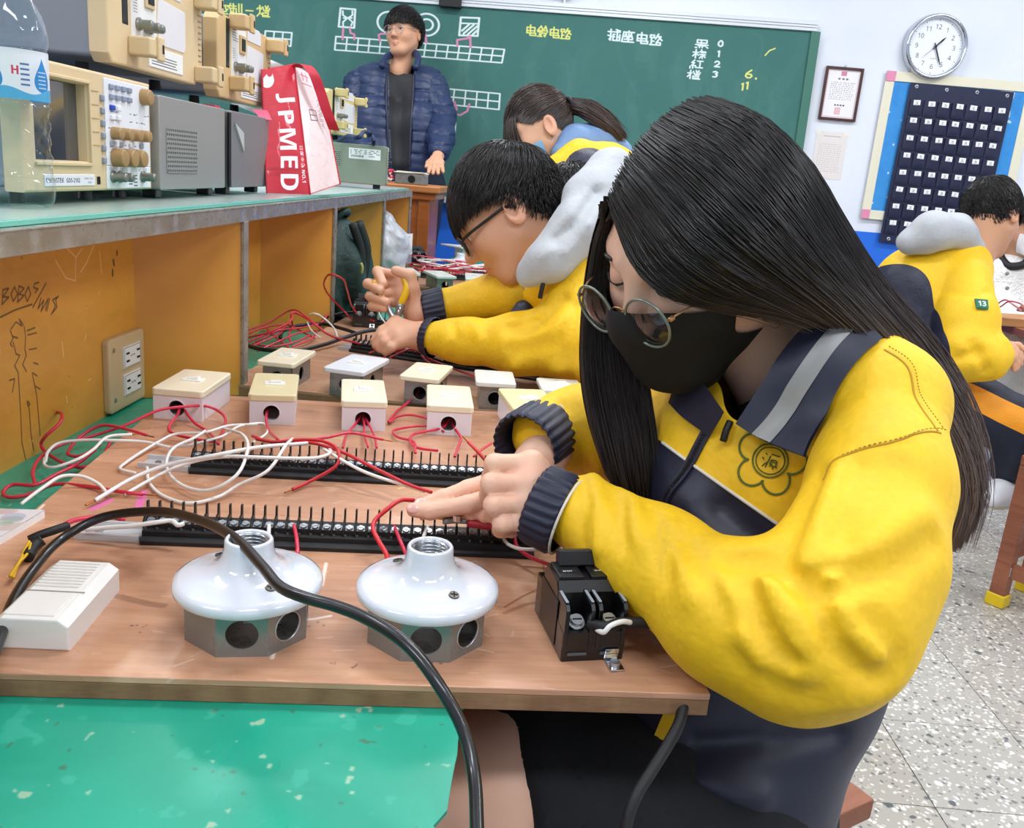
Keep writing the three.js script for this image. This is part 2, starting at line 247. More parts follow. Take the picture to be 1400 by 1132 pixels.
// framed certificate and notice
{
  const t = thing('framed_certificate', 'brown framed white certificate hanging between chalkboard and clock', 'picture', [1.608, 1.587, Z0 + .002]); t.rotation.z = -.0;
  const w = .205, h = .278, f = .014, fm = mat(0x4a2320, .35);
  for (const s of [-1, 1]) { part(t, 'frame', box(f, h, .018, s * (w - f) / 2, h / 2, .009, .003), fm); part(t, 'frame', box(w - 2 * f, f, .018, 0, h / 2 + s * (h - f) / 2, .009, .003), fm); }
  const pap = (hd, rows, stamp) => ctex(256, 340, (x) => { x.fillStyle = '#f1eff0'; x.fillRect(0, 0, 256, 340); if (hd) { x.strokeStyle = '#e6c9cf'; x.lineWidth = 6; x.strokeRect(8, 8, 240, 324); x.fillStyle = '#d9839c'; x.fillRect(106, 12, 44, 30); x.fillStyle = '#7a6a70'; x.fillRect(88, 58, 18, 12); x.fillRect(120, 58, 18, 12); x.fillRect(150, 58, 18, 12); } else { x.fillStyle = '#c9bfc0'; x.fillRect(60, 30, 140, 6); }
    x.fillStyle = hd ? '#9a9298' : '#d6ccca'; for (let i = 0; i < rows; i++) { let q = 36; while (q < 215) { const l = rr(5, 16); x.fillRect(q, 88 + i * (hd ? 13 : 15), l, hd ? 4 : 5); q += l + rr(3, 14); } }
    if (stamp) { x.fillStyle = '#444'; for (let i = 0; i < 4; i++) x.fillRect(90 + i * 22, 244, 14, 10); x.strokeStyle = '#d66a78'; x.lineWidth = 3; x.strokeRect(100, 268, 40, 44); for (let i = 0; i < 4; i++) { x.strokeRect(106 + (i % 2) * 17, 274 + (i >> 1) * 19, 11, 13); } } });
  part(t, 'certificate', box(w - 2 * f, h - 2 * f, .004, 0, h / 2, .006, 0), mat(0xffffff, .7, { map: pap(1, 10, 1) }));
  part(t, 'hook', [cyl(.003, .003, .016, 0, h + .006, .006, 8, 'z'), cyl(.006, .006, .003, 0, h + .006, .015, 10, 'z')], M.steel);
  const n = thing('paper_notice', 'faint pale paper notice taped to the wall under the framed certificate', 'paper', [1.602, 1.275, Z0 + .0008]);
  part(n, 'sheet', box(.176, .253, .0012, 0, .1265, .0006, 0), mat(0xf6f1ec, .85, { map: pap(0, 14, 0) })); part(n, 'tape', box(.03, .016, .0006, -.08, .245, .0015, 0), mat(0xf0ead8, .5)); part(n, 'tape', box(.03, .016, .0006, .08, .245, .0015, 0), mat(0xf0ead8, .5));
}
// bulletin board with phone pocket chart
{
  const t = thing('bulletin_board', 'blue bulletin board edged with cream tape and pink corners', 'board', [1.833, 1.077, Z0 + .002]), w = .82, h = .788, f = .05;
  const cream = mat(0xe9e4cb, .7), pk = mat(0xe58fb0, .7);
  part(t, 'panel', uvm(box(w - .02, h - .02, .012, w / 2, h / 2, .006, .001), 3), mat(0xffffff, .6, { map: dtex(256, 256, (u, v) => { const k = fbm(u * 9, v * 9, 1, 4); return k > .68 ? [206, 226, 240] : lerp3([38, 132, 208], [66, 158, 226], k); }) }));
  part(t, 'edge_tape', box(f, h, .006, f / 2, h / 2, .014, .001), cream); part(t, 'edge_tape', box(f, h, .006, w - f / 2, h / 2, .014, .001), cream); part(t, 'edge_tape', box(w, f, .006, w / 2, h - f / 2, .015, .001), cream); part(t, 'edge_tape', box(w, f, .006, w / 2, f / 2, .015, .001), cream);
  part(t, 'corner_tape', box(.05, .052, .003, .026, h - .026, .0195, .001), pk); part(t, 'corner_tape', box(.045, .05, .003, .024, .026, .0195, .001), pk);
  const c = thing('pocket_chart', 'navy phone pocket chart with numbered pockets hanging on the blue board', 'chart', [1.957, .955, Z0 + .0275]); c.rotation.z = -.012;
  const W = .565, Hh = .86, navy = phy(0x141c3d, .45, { sheen: .4, bumpMap: bumpTex(30), bumpScale: .001 });
  part(c, 'backing', box(W, Hh, .005, W / 2, Hh / 2, 0, .002), navy);
  for (let i = 0; i < 4; i++) part(c, 'grommet', rot(lathe([[.004, 0], [.011, 0], [.0105, .004], [.006, .006], [.004, .004]], 16), Math.PI / 2, 0, 0).translate(.035 + i * .165, Hh - .02 - .002 * (i % 2), .002), M.steel);
  part(c, 'grommet', rot(lathe([[.004, 0], [.011, 0], [.0105, .004], [.006, .006], [.004, .004]], 16), Math.PI / 2, 0, 0).translate(.05, .022, .002), M.steel);
  const atlas = ctex(896, 512, (x) => { for (let r = 0; r < 8; r++) for (let q = 0; q < 7; q++) { x.fillStyle = '#f2f2f4'; x.fillRect(q * 128, r * 64, 128, 64); x.fillStyle = '#1c1c22'; x.font = 'bold 40px serif'; x.textAlign = 'center'; x.textBaseline = 'middle'; x.fillText(String(56 - r * 7 - q), q * 128 + 64, r * 64 + 34); x.fillRect(q * 128 + 22, r * 64 + 54, 84, 3); } });
  const cm = mat(0xffffff, .4, { map: atlas }), cw = .0765, ch = .092;
  const pg = new THREE.BoxGeometry(cw - .006, ch - .012, .014, 6, 6, 1); { const p = pg.attributes.position; for (let i = 0; i < p.count; i++) if (p.getZ(i) > 0) { const a = p.getX(i) / (cw / 2), b = p.getY(i) / (ch / 2); p.setZ(i, .002 + .012 * (1 - a * a * a * a) * (1 - Math.max(0, -b) ** 4) * (.7 + .3 * (b + 1) / 2)); } pg.computeVertexNormals(); }
  for (let r = 0; r < 8; r++) for (let q = 0; q < 7; q++) {
    const px = .015 + cw * (q + .5), py = Hh - .075 - ch * (r + .5) - .006; const p = part(c, 'pocket', pg, navy); p.position.set(px, py, .004); p.scale.z = .7 + .5 * hash(r, q, 4);
    const g = new THREE.PlaneGeometry(.037, .026); const uv = g.attributes.uv; for (let i = 0; i < 4; i++) uv.setXY(i, (q + uv.getX(i)) / 7, 1 - (r + 1 - uv.getY(i)) / 8);
    g.rotateZ((hash(r, q, 9) - .5) * .12); g.rotateX(-.06); const k = part(p, 'number_card', g, cm); k.position.set((hash(r, q, 5) - .5) * .008, ch * .27, .0155);
  }
}

// ---------- bench, shelf unit, wall sockets ----------
const greenTex = dtex(512, 512, (u, v) => { const a = fbm(u * 5, v * 5, 1, 5), b = fbm(u * 40, v * 40, 4, 3), c = fbm(u * 14, v * 30, 8, 3); let k = lerp3([8, 138, 112], [34, 172, 142], clamp(a * 1.5 - .25)); k = lerp3(k, [96, 186, 164], clamp((c - .6) * 3) * .45); const sp = fbm(u * 90, v * 90, 4, 2); if (sp > .84) k = lerp3(k, [196, 190, 160], .7); if (sp < .13) k = lerp3(k, [96, 92, 70], .6); if (b > .72) k = lerp3(k, [110, 196, 174], .25); return k; });
const greenMat = phy(0xffffff, .38, { map: greenTex, roughnessMap: roughTex(.6, 1.2, 10), clearcoat: .25, clearcoatRoughness: .35 });
const woodBrown = mat(0xffffff, .5, { map: woodTex(0x7c4630, 0xa5684a) });
{
  const b = thing('workbench', 'long green topped workbench with a chipped right edge under the wiring boards', 'workbench', [-.35, 0, -2]);
  // green laminate with a broken edge
  const edge = []; for (let i = 0; i <= 240; i++) { const z = -.1 - i * 3.55 / 240; let e = -.022 - .004 * fbm(i * .5, 3); if (hash(i, 1, 1) > .72) e -= .002 + .006 * hash(i, 2, 2); edge.push([e, -z]); }
  const lam = extr(shape([[-.62, .1], [edge[0][0], .1], ...edge, [-.62, 3.65]]), .003); lam.rotateX(-Math.PI / 2); lam.translate(0, .747, 0); wpart(b, 'laminate', uvm(lam, 1.2), greenMat);
  wpart(b, 'top_board', uvm(box(1.05, .03, 3.55, -.58, .731, -1.875, .002), 1), woodBrown);
  wpart(b, 'front_rail', uvm(box(.02, .09, 3.4, -.1, .67, -1.875, .002), 1), woodBrown);
  for (const z of [-.2, -1.3, -2.4, -3.55]) wpart(b, 'leg', uvm(box(.06, .716, .06, -.14, .358, z, .004), 1), woodBrown);
}
{
  const s = thing('shelf_unit', 'long yellow shelf with open bays, metal edging and a glass top, standing on the bench', 'shelf', [-.62, .75, -2]);
  const panelTex = ctex(2048, 512, (x, W, Hh) => {   // 2 m x .5 m: x along the panel
    x.fillStyle = '#dca346'; x.fillRect(0, 0, W, Hh);
    for (let i = 0; i < 900; i++) { x.fillStyle = `rgba(${rnd() < .5 ? '230,160,60' : '170,100,20'},.05)`; x.beginPath(); x.ellipse(rnd() * W, rnd() * Hh, rr(20, 160), rr(10, 60), 0, 0, 6.3); x.fill(); }
    const P = (p) => [(-.5 - p[2]) * 1024, (1.06 - p[1]) * 1024], ln = (pts, c, w) => { x.strokeStyle = c; x.lineWidth = w; x.lineCap = x.lineJoin = 'round'; x.beginPath(); pts.map(P).forEach((p, i) => x[i ? 'lineTo' : 'moveTo'](...p)); x.stroke(); };
    const ink = 'rgba(60,38,16,.85)';
    // pencilled scribbles
    for (const q of [[[-.62,.9703,-1.0254],[-.62,.9535,-1.022]], [[-.62,.9703,-1.0254],[-.62,.9706,-1.0373],[-.62,.9618,-1.0244],[-.62,.9603,-1.0362],[-.62,.9535,-1.022]], [[-.62,.9709,-1.0495],[-.62,.9632,-1.041],[-.62,.9539,-1.0445],[-.62,.9614,-1.0546],[-.62,.9709,-1.0495]], [[-.62,.9707,-1.0588],[-.62,.9517,-1.0536]], [[-.62,.9707,-1.0588],[-.62,.9667,-1.0694],[-.62,.961,-1.0577],[-.62,.9578,-1.0684],[-.62,.9517,-1.0536]], [[-.62,.9674,-1.0791],[-.62,.9594,-1.0702],[-.62,.9498,-1.074],[-.62,.9578,-1.083],[-.62,.9674,-1.0791]], [[-.62,.9387,-1.0159],[-.62,.9429,-1.0464],[-.62,.9447,-1.0849]], [[-.62,.9701,-1.1026],[-.62,.9695,-1.0925],[-.62,.9651,-1.0903],[-.62,.9621,-1.1],[-.62,.9584,-1.0929]], [[-.62,.9673,-1.1194],[-.62,.9408,-1.0861]], [[-.62,.9493,-1.1055],[-.62,.9373,-1.0974],[-.62,.9465,-1.1121],[-.62,.9326,-1.1038],[-.62,.947,-1.1226],[-.62,.933,-1.1142]], [[-.62,.9466,-1.1261],[-.62,.9316,-1.1175]], [[-.62,.9466,-1.1477],[-.62,.9437,-1.1329],[-.62,.9351,-1.1393],[-.62,.9253,-1.1275],[-.62,.9327,-1.1427],[-.62,.9428,-1.14],[-.62,.9466,-1.1477]]]) ln(q, ink, 1.9);
    for (const q of [[[-.62,.9213,-1.0362],[-.62,.9283,-1.0478],[-.62,.921,-1.0596],[-.62,.9309,-1.0544],[-.62,.9223,-1.0629]], [[-.62,.9198,-1.0346],[-.62,.9099,-1.0396],[-.62,.9039,-1.0328],[-.62,.8996,-1.0369]], [[-.62,.9202,-1.0643],[-.62,.907,-1.0661],[-.62,.891,-1.0627],[-.62,.8831,-1.0651]], [[-.62,.9046,-1.039],[-.62,.8892,-1.0434],[-.62,.8859,-1.0509],[-.62,.8755,-1.0388],[-.62,.8649,-1.0454]], [[-.62,.8831,-1.0651],[-.62,.8737,-1.056],[-.62,.8629,-1.0629]], [[-.62,.864,-1.0453],[-.62,.8181,-1.045],[-.62,.7755,-1.0435],[-.62,.7471,-1.0502]], [[-.62,.8582,-1.0756],[-.62,.8278,-1.0825],[-.62,.7728,-1.0853]], [[-.62,.8255,-1.0604],[-.62,.8131,-1.0641],[-.62,.7839,-1.0642],[-.62,.7571,-1.0681]], [[-.62,.8218,-1.06],[-.62,.8238,-1.0636],[-.62,.8192,-1.0664],[-.62,.8186,-1.0613]], [[-.62,.86,-1.0262],[-.62,.8594,-1.037],[-.62,.8442,-1.0306]], [[-.62,.9137,-1.07],[-.62,.9144,-1.0883]], [[-.62,.908,-1.0711],[-.62,.9074,-1.0909]], [[-.62,.8891,-1.0723],[-.62,.8879,-1.0888]], [[-.62,.8706,-1.0803],[-.62,.8666,-1.09]], [[-.62,.8399,-1.0804],[-.62,.8333,-1.0917]], [[-.62,.8579,-1.0772],[-.62,.8519,-1.0867]], [[-.62,.9119,-1.0383],[-.62,.9083,-1.0487]]]) ln(q, ink, 1.7);
    const sc = 'rgba(245,220,180,.75)'; for (const q of [[[-.62,.9939,-1.1451],[-.62,.9684,-1.1684],[-.62,.9618,-1.1929]], [[-.62,1.0066,-1.1759],[-.62,.9931,-1.1977],[-.62,.9618,-1.1929]], [[-.62,1.0036,-1.2146],[-.62,.9931,-1.1977]], [[-.62,1.0051,-1.2477],[-.62,.9826,-1.2249],[-.62,.9722,-1.2077]], [[-.62,.9956,-1.2641],[-.62,.9638,-1.2681]], [[-.62,.8836,-1.2162],[-.62,.8761,-1.2114]], [[-.62,.8841,-1.1509],[-.62,.8636,-1.1527]], [[-.62,.8164,-1.2167],[-.62,.8171,-1.2231]], [[-.62,.8078,-1.155],[-.62,.7992,-1.1561]]]) ln(q, sc, 2);
    for (const q of [[[-.62,.9913,-1.3182],[-.62,.987,-1.3179]], [[-.62,.9794,-1.3056],[-.62,.9727,-1.3074]], [[-.62,.9646,-1.3021],[-.62,.9581,-1.3016]]]) ln(q, ink, 5);
    for (let i = 0; i < 120; i++) { x.fillStyle = rnd() < .6 ? 'rgba(250,225,180,.5)' : 'rgba(80,50,20,.4)'; x.fillRect(rnd() * W, rnd() * Hh, rr(1, 3), rr(1, 6)); }
  });
  panelTex.wrapS = THREE.MirroredRepeatWrapping;
  const bp = new THREE.BoxGeometry(.012, .3, 3.1); bp.translate(-.626, .9, -1.88); { const p = bp.attributes.position, uv = bp.attributes.uv; for (let i = 0; i < p.count; i++) uv.setXY(i, (-.5 - p.getZ(i)) / 2, 1 - (1.06 - p.getY(i)) / .5); }
  wpart(s, 'back_panel', bp, phy(0xffffff, .42, { map: panelTex, clearcoat: .2, clearcoatRoughness: .4 }));
  const yel = phy(0xffffff, .42, { map: dtex(256, 256, (u, v) => { const k = fbm(u * 6, v * 6, 5, 4); return lerp3([200, 136, 46], [222, 160, 66], k); }), clearcoat: .2, clearcoatRoughness: .4 });
  const alu = mat(0xb8b4ae, .38, { metalness: .35, roughnessMap: roughTex(.5, 1.2, 14), map: speckTex(0xc6bdae, 0xe6e6e6, .8, 9) });
  const under = 1.042, yb = .751;
  // dividers run slightly askew from the back panel to the front edge
  for (const [zb, zf] of [[-1.372, -1.446], [-2.02, -2.105], [-2.7, -2.785], [-3.3, -3.355]]) {
    const g = extr(shape([[-.622, -zb], [-.476, -zf], [-.476, -zf + .016], [-.622, -zb + .016]]), under - yb); g.rotateX(-Math.PI / 2); g.translate(0, yb, 0); const dv = wpart(s, 'divider', uvm(g, 2), yel);
    wpart(dv, 'metal_edge', uvm(box(.007, under - yb, .021, -.4725, (under + yb) / 2, -(-zf + .009), .0015), 6), alu);
  }
  wpart(s, 'top_board', uvm(box(.56, .02, 3.2, -.755, under + .01, -1.79, .001), 2), yel);
  wpart(s, 'metal_edge', uvm(box(.005, .0235, 3.2, -.4722, under + .011, -1.79, .001), 6), alu); wpart(s, 'metal_edge', uvm(box(.014, .002, 3.2, -.476, under + .0225, -1.79, .0005), 6), alu, 'metal lip along the counter edge');
  wpart(s, 'table_mat', uvm(box(.54, .002, 3.18, -.758, under + .0222, -1.79, .0005), 1.3), mat(0xffffff, .6, { map: speckTex(0x4aa394, 0x84c6b8, .8, 14) }));
  wpart(s, 'glass_edge', box(.005, .0058, 3.185, -.4855, under + .0267, -1.79, .001), phy(0x8fe0d0, .15, { transmission: .3, thickness: 0 }), 'greenish edge of the glass');
  wpart(s, 'glass_top', box(.54, .005, 3.185, -.758, under + .0267, -1.79, .001), phy(0xdaf4ec, .34, { transmission: .92, thickness: 0, ior: 1.4 }));
}
{
  const b = thing('workbench', 'far green topped bench beside the lectern, beyond the far board', 'workbench', [-.2, 0, -4.02]);
  part(b, 'laminate', uvm(box(.36, .006, .68, 0, .749, 0, .001), 1.2), greenMat); part(b, 'top_board', uvm(box(.35, .03, .67, 0, .7309, 0, .002), 1), woodBrown); for (const [x, z] of [[-.14, -.3], [.14, -.3], [-.14, .3], [.14, .3]]) part(b, 'leg', uvm(box(.05, .716, .05, x, .358, z, .003), 1), woodBrown);
}
const TOP = 1.0718;   // counter surface
{
  const o = thing('wall_socket', 'cream double wall socket plate screwed to the yellow shelf back', 'socket', [-.6195, .753, -1.319]);
  const W = .122, Hh = .114;
  const pl = extr(rrect(W - .002, Hh, .008), .006, .003, 2); pl.rotateY(Math.PI / 2); pl.translate(.001, Hh / 2, 0); part(o, 'plate', pl, phy(0xcdb68e, .4, { clearcoat: .3 }));
  const ins = ctex(256, 160, (x) => { x.fillStyle = '#eef0ee'; x.fillRect(0, 0, 256, 160); x.strokeStyle = '#444'; x.lineWidth = 4; x.strokeRect(4, 4, 248, 152); x.fillStyle = '#333'; x.font = 'bold 20px sans-serif'; x.fillText('AC110V', 96, 84); });
  for (const y of [.036, .079]) {
    const i = part(o, 'socket_insert', mv(box(.004, .034, .058, 0, 0, 0, .001), .0105, y, -.012), mat(0xe9ebe8, .4));
    part(i, 'face_print', mv(rot(new THREE.PlaneGeometry(.055, .032), 0, Math.PI / 2, 0), .0127, y, -.012), mat(0xffffff, .4, { map: ins }));
    for (const z of [-.017, .019]) for (const q of [-.006, .006]) part(i, 'slot', box(.002, .0028, .009, .0128, y + q, -.012 - z, 0), M.dark);
  }
  for (const y of [.02, .097]) part(o, 'screw', rot(cyl(.0035, .0035, .002, 0, 0, 0, 12), 0, 0, Math.PI / 2).translate(.0105, y, .045), M.steel);
}
// lectern at the front of the room
{
  const cw = mat(0xffffff, .3, { map: woodTex(0x8f4a1e, 0xbb6f36, 1.2) });
  const p = thing('lectern', 'orange brown wooden lectern wrapped in clear film before the chalkboard', 'lectern', [-.64, 0, -4.05]);
  part(p, 'body', uvm(box(.36, 1.04, .32, 0, .52, 0, .006), 1), cw);
  for (const [x, w] of [[-.16, .04], [.155, .05]]) part(p, 'post', uvm(box(w, 1.04, .02, x, .52, .165, .004), 1), cw);
  part(p, 'top', [uvm(box(.45, .03, .42, 0, 1.06, 0, .008), 1)], mat(0xffffff, .35, { map: woodTex(0xa5622f, 0xcf8f58, 1.2) })); part(p, 'cornice', uvm(box(.41, .03, .38, 0, 1.03, 0, .006), 1), cw);
  // crinkled film
  const f = new THREE.PlaneGeometry(.27, .98, 40, 90); { const q = f.attributes.position; for (let i = 0; i < q.count; i++) q.setZ(i, .006 * Math.abs(fbm(q.getX(i) * 40 + q.getY(i) * 18, q.getY(i) * 30, 4, 4) - .5)); f.computeVertexNormals(); } f.translate(0, .52, .168);
  part(p, 'clear_film', f, phy(0xffffff, .05, { transmission: 1, thickness: 0, ior: 1.4 }));
  struct('floor_platform', uvm(box(4.4, .15, .9, -.9, .075, -4.75, .004), 1), woodBrown);
}

// ---------- wiring boards and what is mounted on them ----------
const boardTex = dtex(1024, 512, (u, v) => { const g = fbm(u * 5, v * 70, 1, 4), b = fbm(u * 4, v * 4, 3, 4), k = fbm(u * 30, v * 400, 6, 2), st = fbm(u * 12, v * 12, 8, 5); let c = lerp3([150, 106, 80], [206, 164, 132], clamp(.1 + g * .45 + b * .6 + (k - .5) * .3)); if (st > .66) c = lerp3(c, [224, 196, 172], (st - .66) * 4); if (st < .3) c = lerp3(c, [120, 78, 56], (.3 - st) * 4); return c; });
const boardMat = phy(0xffffff, .42, { map: boardTex, roughnessMap: roughTex(.6, 1.3, 9), clearcoat: .12, clearcoatRoughness: .4 });
const edgeMat = mat(0xffffff, .75, { map: woodTex(0x6d4a32, 0xa88660, 1, 8, 24) });
const TB = .77;     // top of the boards
function practiceBoard(label, fr, ry, w, d, own) {   // fr: front right corner
  const t = thing('wiring_board', label, 'board', [fr[0], .7502, fr[2]], ry);
  const top = box(w, .006, d, -w / 2, .0168, -d / 2, .0012); part(t, 'veneer', uvm(top, own ? 1 : 1.1), own ?? boardMat);
  part(t, 'core', uvm(box(w - .0006, .0138, d - .0006, -w / 2, .0069, -d / 2, .0008), 3), edgeMat);
  return t;
}
// the near board: scuffs, a water stain, dried paint and pink marker, drawn in metres from its front right corner
const B1c = [.1696,.77,-.6177], B1m = (p) => { const dx = p[0] - B1c[0], dz = p[2] - B1c[2], c = Math.cos(.107), s = Math.sin(.107); return [-(dx * c - dz * s) * 1024, 1024 - -(dx * s + dz * c) * 1024]; };
const B1tex = (() => {
  const W = 1024, base = boardTex.image.data, c = document.createElement('canvas'); c.width = c.height = W; const x = c.getContext('2d'), im = x.createImageData(W, W);
  for (let j = 0; j < W; j++) for (let i = 0; i < W; i++) { const k = (j * W + i) * 4, q = (((j >> 1) % 512) * 1024 + i) * 4, m = .93 + .16 * fbm(i / 90, j / 90, 3, 4); for (let e = 0; e < 3; e++) im.data[k + e] = Math.min(255, base[q + e] * m * [1.02, .99, .98][e]); im.data[k + 3] = 255; }
  x.putImageData(im, 0, 0); x.lineCap = x.lineJoin = 'round';
  const ln = (p, col, w) => { x.strokeStyle = col; x.lineWidth = w; x.beginPath(); p.map(B1m).forEach((q, i) => x[i ? 'lineTo' : 'moveTo'](...q)); x.stroke(); };
  for (let i = 0; i < 420; i++) { x.strokeStyle = `rgba(${rnd() < .75 ? '250,236,224' : '96,60,44'},${rr(.08, .4)})`; x.lineWidth = rr(.6, 2.2); const a = rnd() * 660, b = W - rnd() * 830, L = rr(2, 26), t = rnd() * 6.3; x.beginPath(); x.moveTo(a, b); x.lineTo(a + Math.cos(t) * L, b + Math.sin(t) * L * .5); x.stroke(); }
  for (const p of [[[-.1805,.77,-.6605],[-.1708,.77,-.675],[-.1594,.77,-.6796],[-.1473,.77,-.6871]], [[-.1762,.77,-.6124],[-.1791,.77,-.6344],[-.1796,.77,-.6485]], [[-.1682,.77,-.7425],[-.1751,.77,-.7892]], [[-.4974,.77,-.8697],[-.4873,.77,-.8107]]]) ln(p, 'rgba(248,236,226,.75)', 3.5);
  for (const p of [[[-.4452,.77,-.8694],[-.4396,.77,-.8973]], [[-.4033,.77,-.8884],[-.4164,.77,-.9313]]]) ln(p, 'rgba(236,110,190,.8)', 9);
  for (const p of [[[-.264,.77,-1.1941],[-.2448,.77,-1.1927]], [[-.1386,.77,-1.0128],[-.119,.77,-1.0339]], [[-.2225,.77,-1.0257],[-.2026,.77,-1.0393]], [[-.2939,.77,-.7325],[-.2977,.77,-.7635]]]) ln(p, 'rgba(238,222,120,.5)', 4);
  ln([[.0023,.77,-.7316],[.0186,.77,-.7566],[.0324,.77,-.773],[.0396,.77,-.8001],[.0375,.77,-.8428]], 'rgba(110,62,40,.55)', 2.5); ln([[.0027,.77,-.7205],[.0223,.77,-.7411],[.0393,.77,-.7502]], 'rgba(120,70,48,.4)', 5); ln([[-.334,.77,-.6882],[-.3015,.77,-.6794],[-.2905,.77,-.6788]], 'rgba(90,60,48,.35)', 9);
  for (let i = 0; i < 26; i++) { const q = B1m([[-.1567,.77,-.6686], [-.0524,.77,-.6279], [-.2981,.77,-.6368], [-.1205,.77,-.6164]][i % 4]); x.fillStyle = 'rgba(70,40,30,.7)'; x.fillRect(q[0] + rr(-12, 12), q[1] + rr(-8, 8), rr(1, 2.4), rr(1, 2.4)); }
  const t = new THREE.CanvasTexture(c); t.colorSpace = THREE.SRGBColorSpace; t.wrapS = t.wrapT = THREE.MirroredRepeatWrapping; return t;
})();
const B1 = practiceBoard('worn plywood wiring board nearest the camera, holding two white lamp bases', [.1696,.77,-.6177], .107, .64, .815, phy(0xffffff, .42, { map: B1tex, roughnessMap: roughTex(.6, 1.3, 9), clearcoat: .12, clearcoatRoughness: .4 }));
const B2 = practiceBoard('plywood wiring board in front of the boy with pliers, behind the white switch boxes', [.26, 0, -1.4], -.06, .765, .78);
const B3 = practiceBoard('pale wiring board at the far end of the bench, before the lectern', [.25, 0, -2.95], .04, .66, .68);
// terminal strip: a, b = ends of its front lower edge
function terminalStrip(label, a, b, y, dpt = .044) {
  const dx = b[0] - a[0], dz = b[2] - a[2], L = Math.hypot(dx, dz), ry = Math.atan2(-dz, dx), t = thing('terminal_strip', label, 'terminal strip', [a[0], y, a[2]], ry);
  const base = extr(shape([[0, 0], [dpt, 0], [dpt, .009], [dpt - .006, .009], [dpt - .006, .017], [.0145, .017], [.0145, .0125], [.0075, .0115], [.0075, .007], [.002, .006], [0, .004]]), L); base.rotateY(Math.PI / 2); // extrudes along x, profile x -> -z
  part(t, 'base', base, M.blackSoft);
  const n = Math.round(L / .0114), p = L / n, fin = extr(shape([[.0125, .012], [.0125, .019], [.020, .0255], [.0265, .026], [.0275, .0352], [.0318, .0352], [.0325, .017], [.0325, .012]]), .0019); fin.rotateY(Math.PI / 2);
  const sc = [cyl(.0031, .0034, .0022, 0, .0022, 0, 12), box(.0085, .0012, .0085, 0, .0006, 0, .0004)], scg = merge([sc[0], box(.0052, .0008, .0009, 0, .0035, 0, 0)]), notch = box(.0022, .003, .0015, 0, 0, 0, 0);
  for (let i = 0; i <= n; i++) { const f = part(t, 'barrier', fin, M.black); f.position.x = i * p - .0008; }
  const tick = []; for (let i = 0; i < n; i++) tick.push(mv(notch.clone(), (i + .2) * p, .0128, -.011)); part(t, 'rail_ticks', tick, mat(0x4a4a4c, .5)).userData.kind = 'stuff';
  for (let i = 0; i < n; i++) { const s = part(t, 'screw_plate', sc[1], M.plate); s.position.set((i + .5) * p, .0172, -.0195); s.rotation.set(.42, rr(-.15, .15), 0); const h = part(s, 'screw', scg, M.steel); h.rotation.y = rr(0, 3); }
  return t;
}
function rail(label, a, b, y, w = .035) {
  const dx = b[0] - a[0], dz = b[2] - a[2], L = Math.hypot(dx, dz), t = thing('mounting_rail', label, 'rail', [a[0], y, a[2]], Math.atan2(-dz, dx));
  const g = extr(shape([[0, 0], [w, 0], [w, .007], [w - .004, .007], [w - .006, .002], [.006, .002], [.004, .007], [0, .007]]), L); g.rotateY(Math.PI / 2); part(t, 'channel', g, mat(0xc9cbce, .4, { metalness: .2 }));
  part(t, 'fixing_screw', [cyl(.004, .004, .003, L * .3, .003, -w / 2, 12)], M.steel); return t;
}
const s1a = [-.3604,.77,-.7929], s1b = [.0284,.77,-.8409], s2a = [-.3917,.77,-.9994], s2b = [-.0003,.77,-1.0378];
terminalStrip('long black terminal strip in front, with the red and white lamp wires screwed to it', s1a, s1b, TB);
terminalStrip('long black terminal strip behind the first, under the loops of white wire', s2a, s2b, TB);
rail('grey rail showing left of the front terminal strip', [-.4262,.77,-.7928], [s1a[0] - .003, 0, s1a[2] - .004], TB); rail('grey rail showing left of the rear terminal strip', [-.4561,.77,-1.0039], [s2a[0] - .003, 0, s2a[2] - .005], TB);
terminalStrip('black terminal strip under the boy\'s hands and the yellow sleeve', [-.3623,.77,-1.7866], [.1073,.77,-1.6417], TB);
terminalStrip('short black terminal strip beyond the boy\'s pliers', [-.398,.77,-2.0824], [-.1391,.77,-2.1006], TB);
rail('short grey rail at the end of the strip under the boy\'s hand', [-.3879,.77,-1.799], [-.3638,.77,-1.7939], TB);
terminalStrip('black terminal strip buried in red and white wires on the far board', [-.3899,.77,-3.1549], [-.0137,.77,-3.2308], TB); 
terminalStrip('black terminal strip at the back of the far board', [-.4053,.77,-3.4254], [-.0608,.77,-3.4906], TB);
// a lid seen as four corners: centre, turn and size
function quad(c) { const [fl, fr, br, bl] = c, x = (c[0][0] + c[1][0] + c[2][0] + c[3][0]) / 4, z = (c[0][2] + c[1][2] + c[2][2] + c[3][2]) / 4, ax = fr[0] + br[0] - fl[0] - bl[0], az = fr[2] + br[2] - fl[2] - bl[2];
  return { x, z, w: Math.hypot(ax, az) / 2, d: Math.hypot(bl[0] + br[0] - fl[0] - fr[0], bl[2] + br[2] - fl[2] - fr[2]) / 2, ry: Math.atan2(-az, ax) }; }
function lidParts(t, w, d, y, th, m, rocker) {
  const g = extr(rrect(w, d, .006), th - .004, .002, 3); g.rotateX(-Math.PI / 2); g.translate(0, y + .002, 0); const l = part(t, 'cover_plate', g, m);
  const R = mat(0xf0f0ea, .35); part(l, 'rocker_frame', box(.03, .002, .02, 0, y + th + .0008, 0, .0006), R); const k = part(l, 'rocker', rot(box(.017, .005, .011, 0, 0, 0, .001), 0, 0, rocker), R); k.position.set(.001, y + th + .0024, 0); 
}
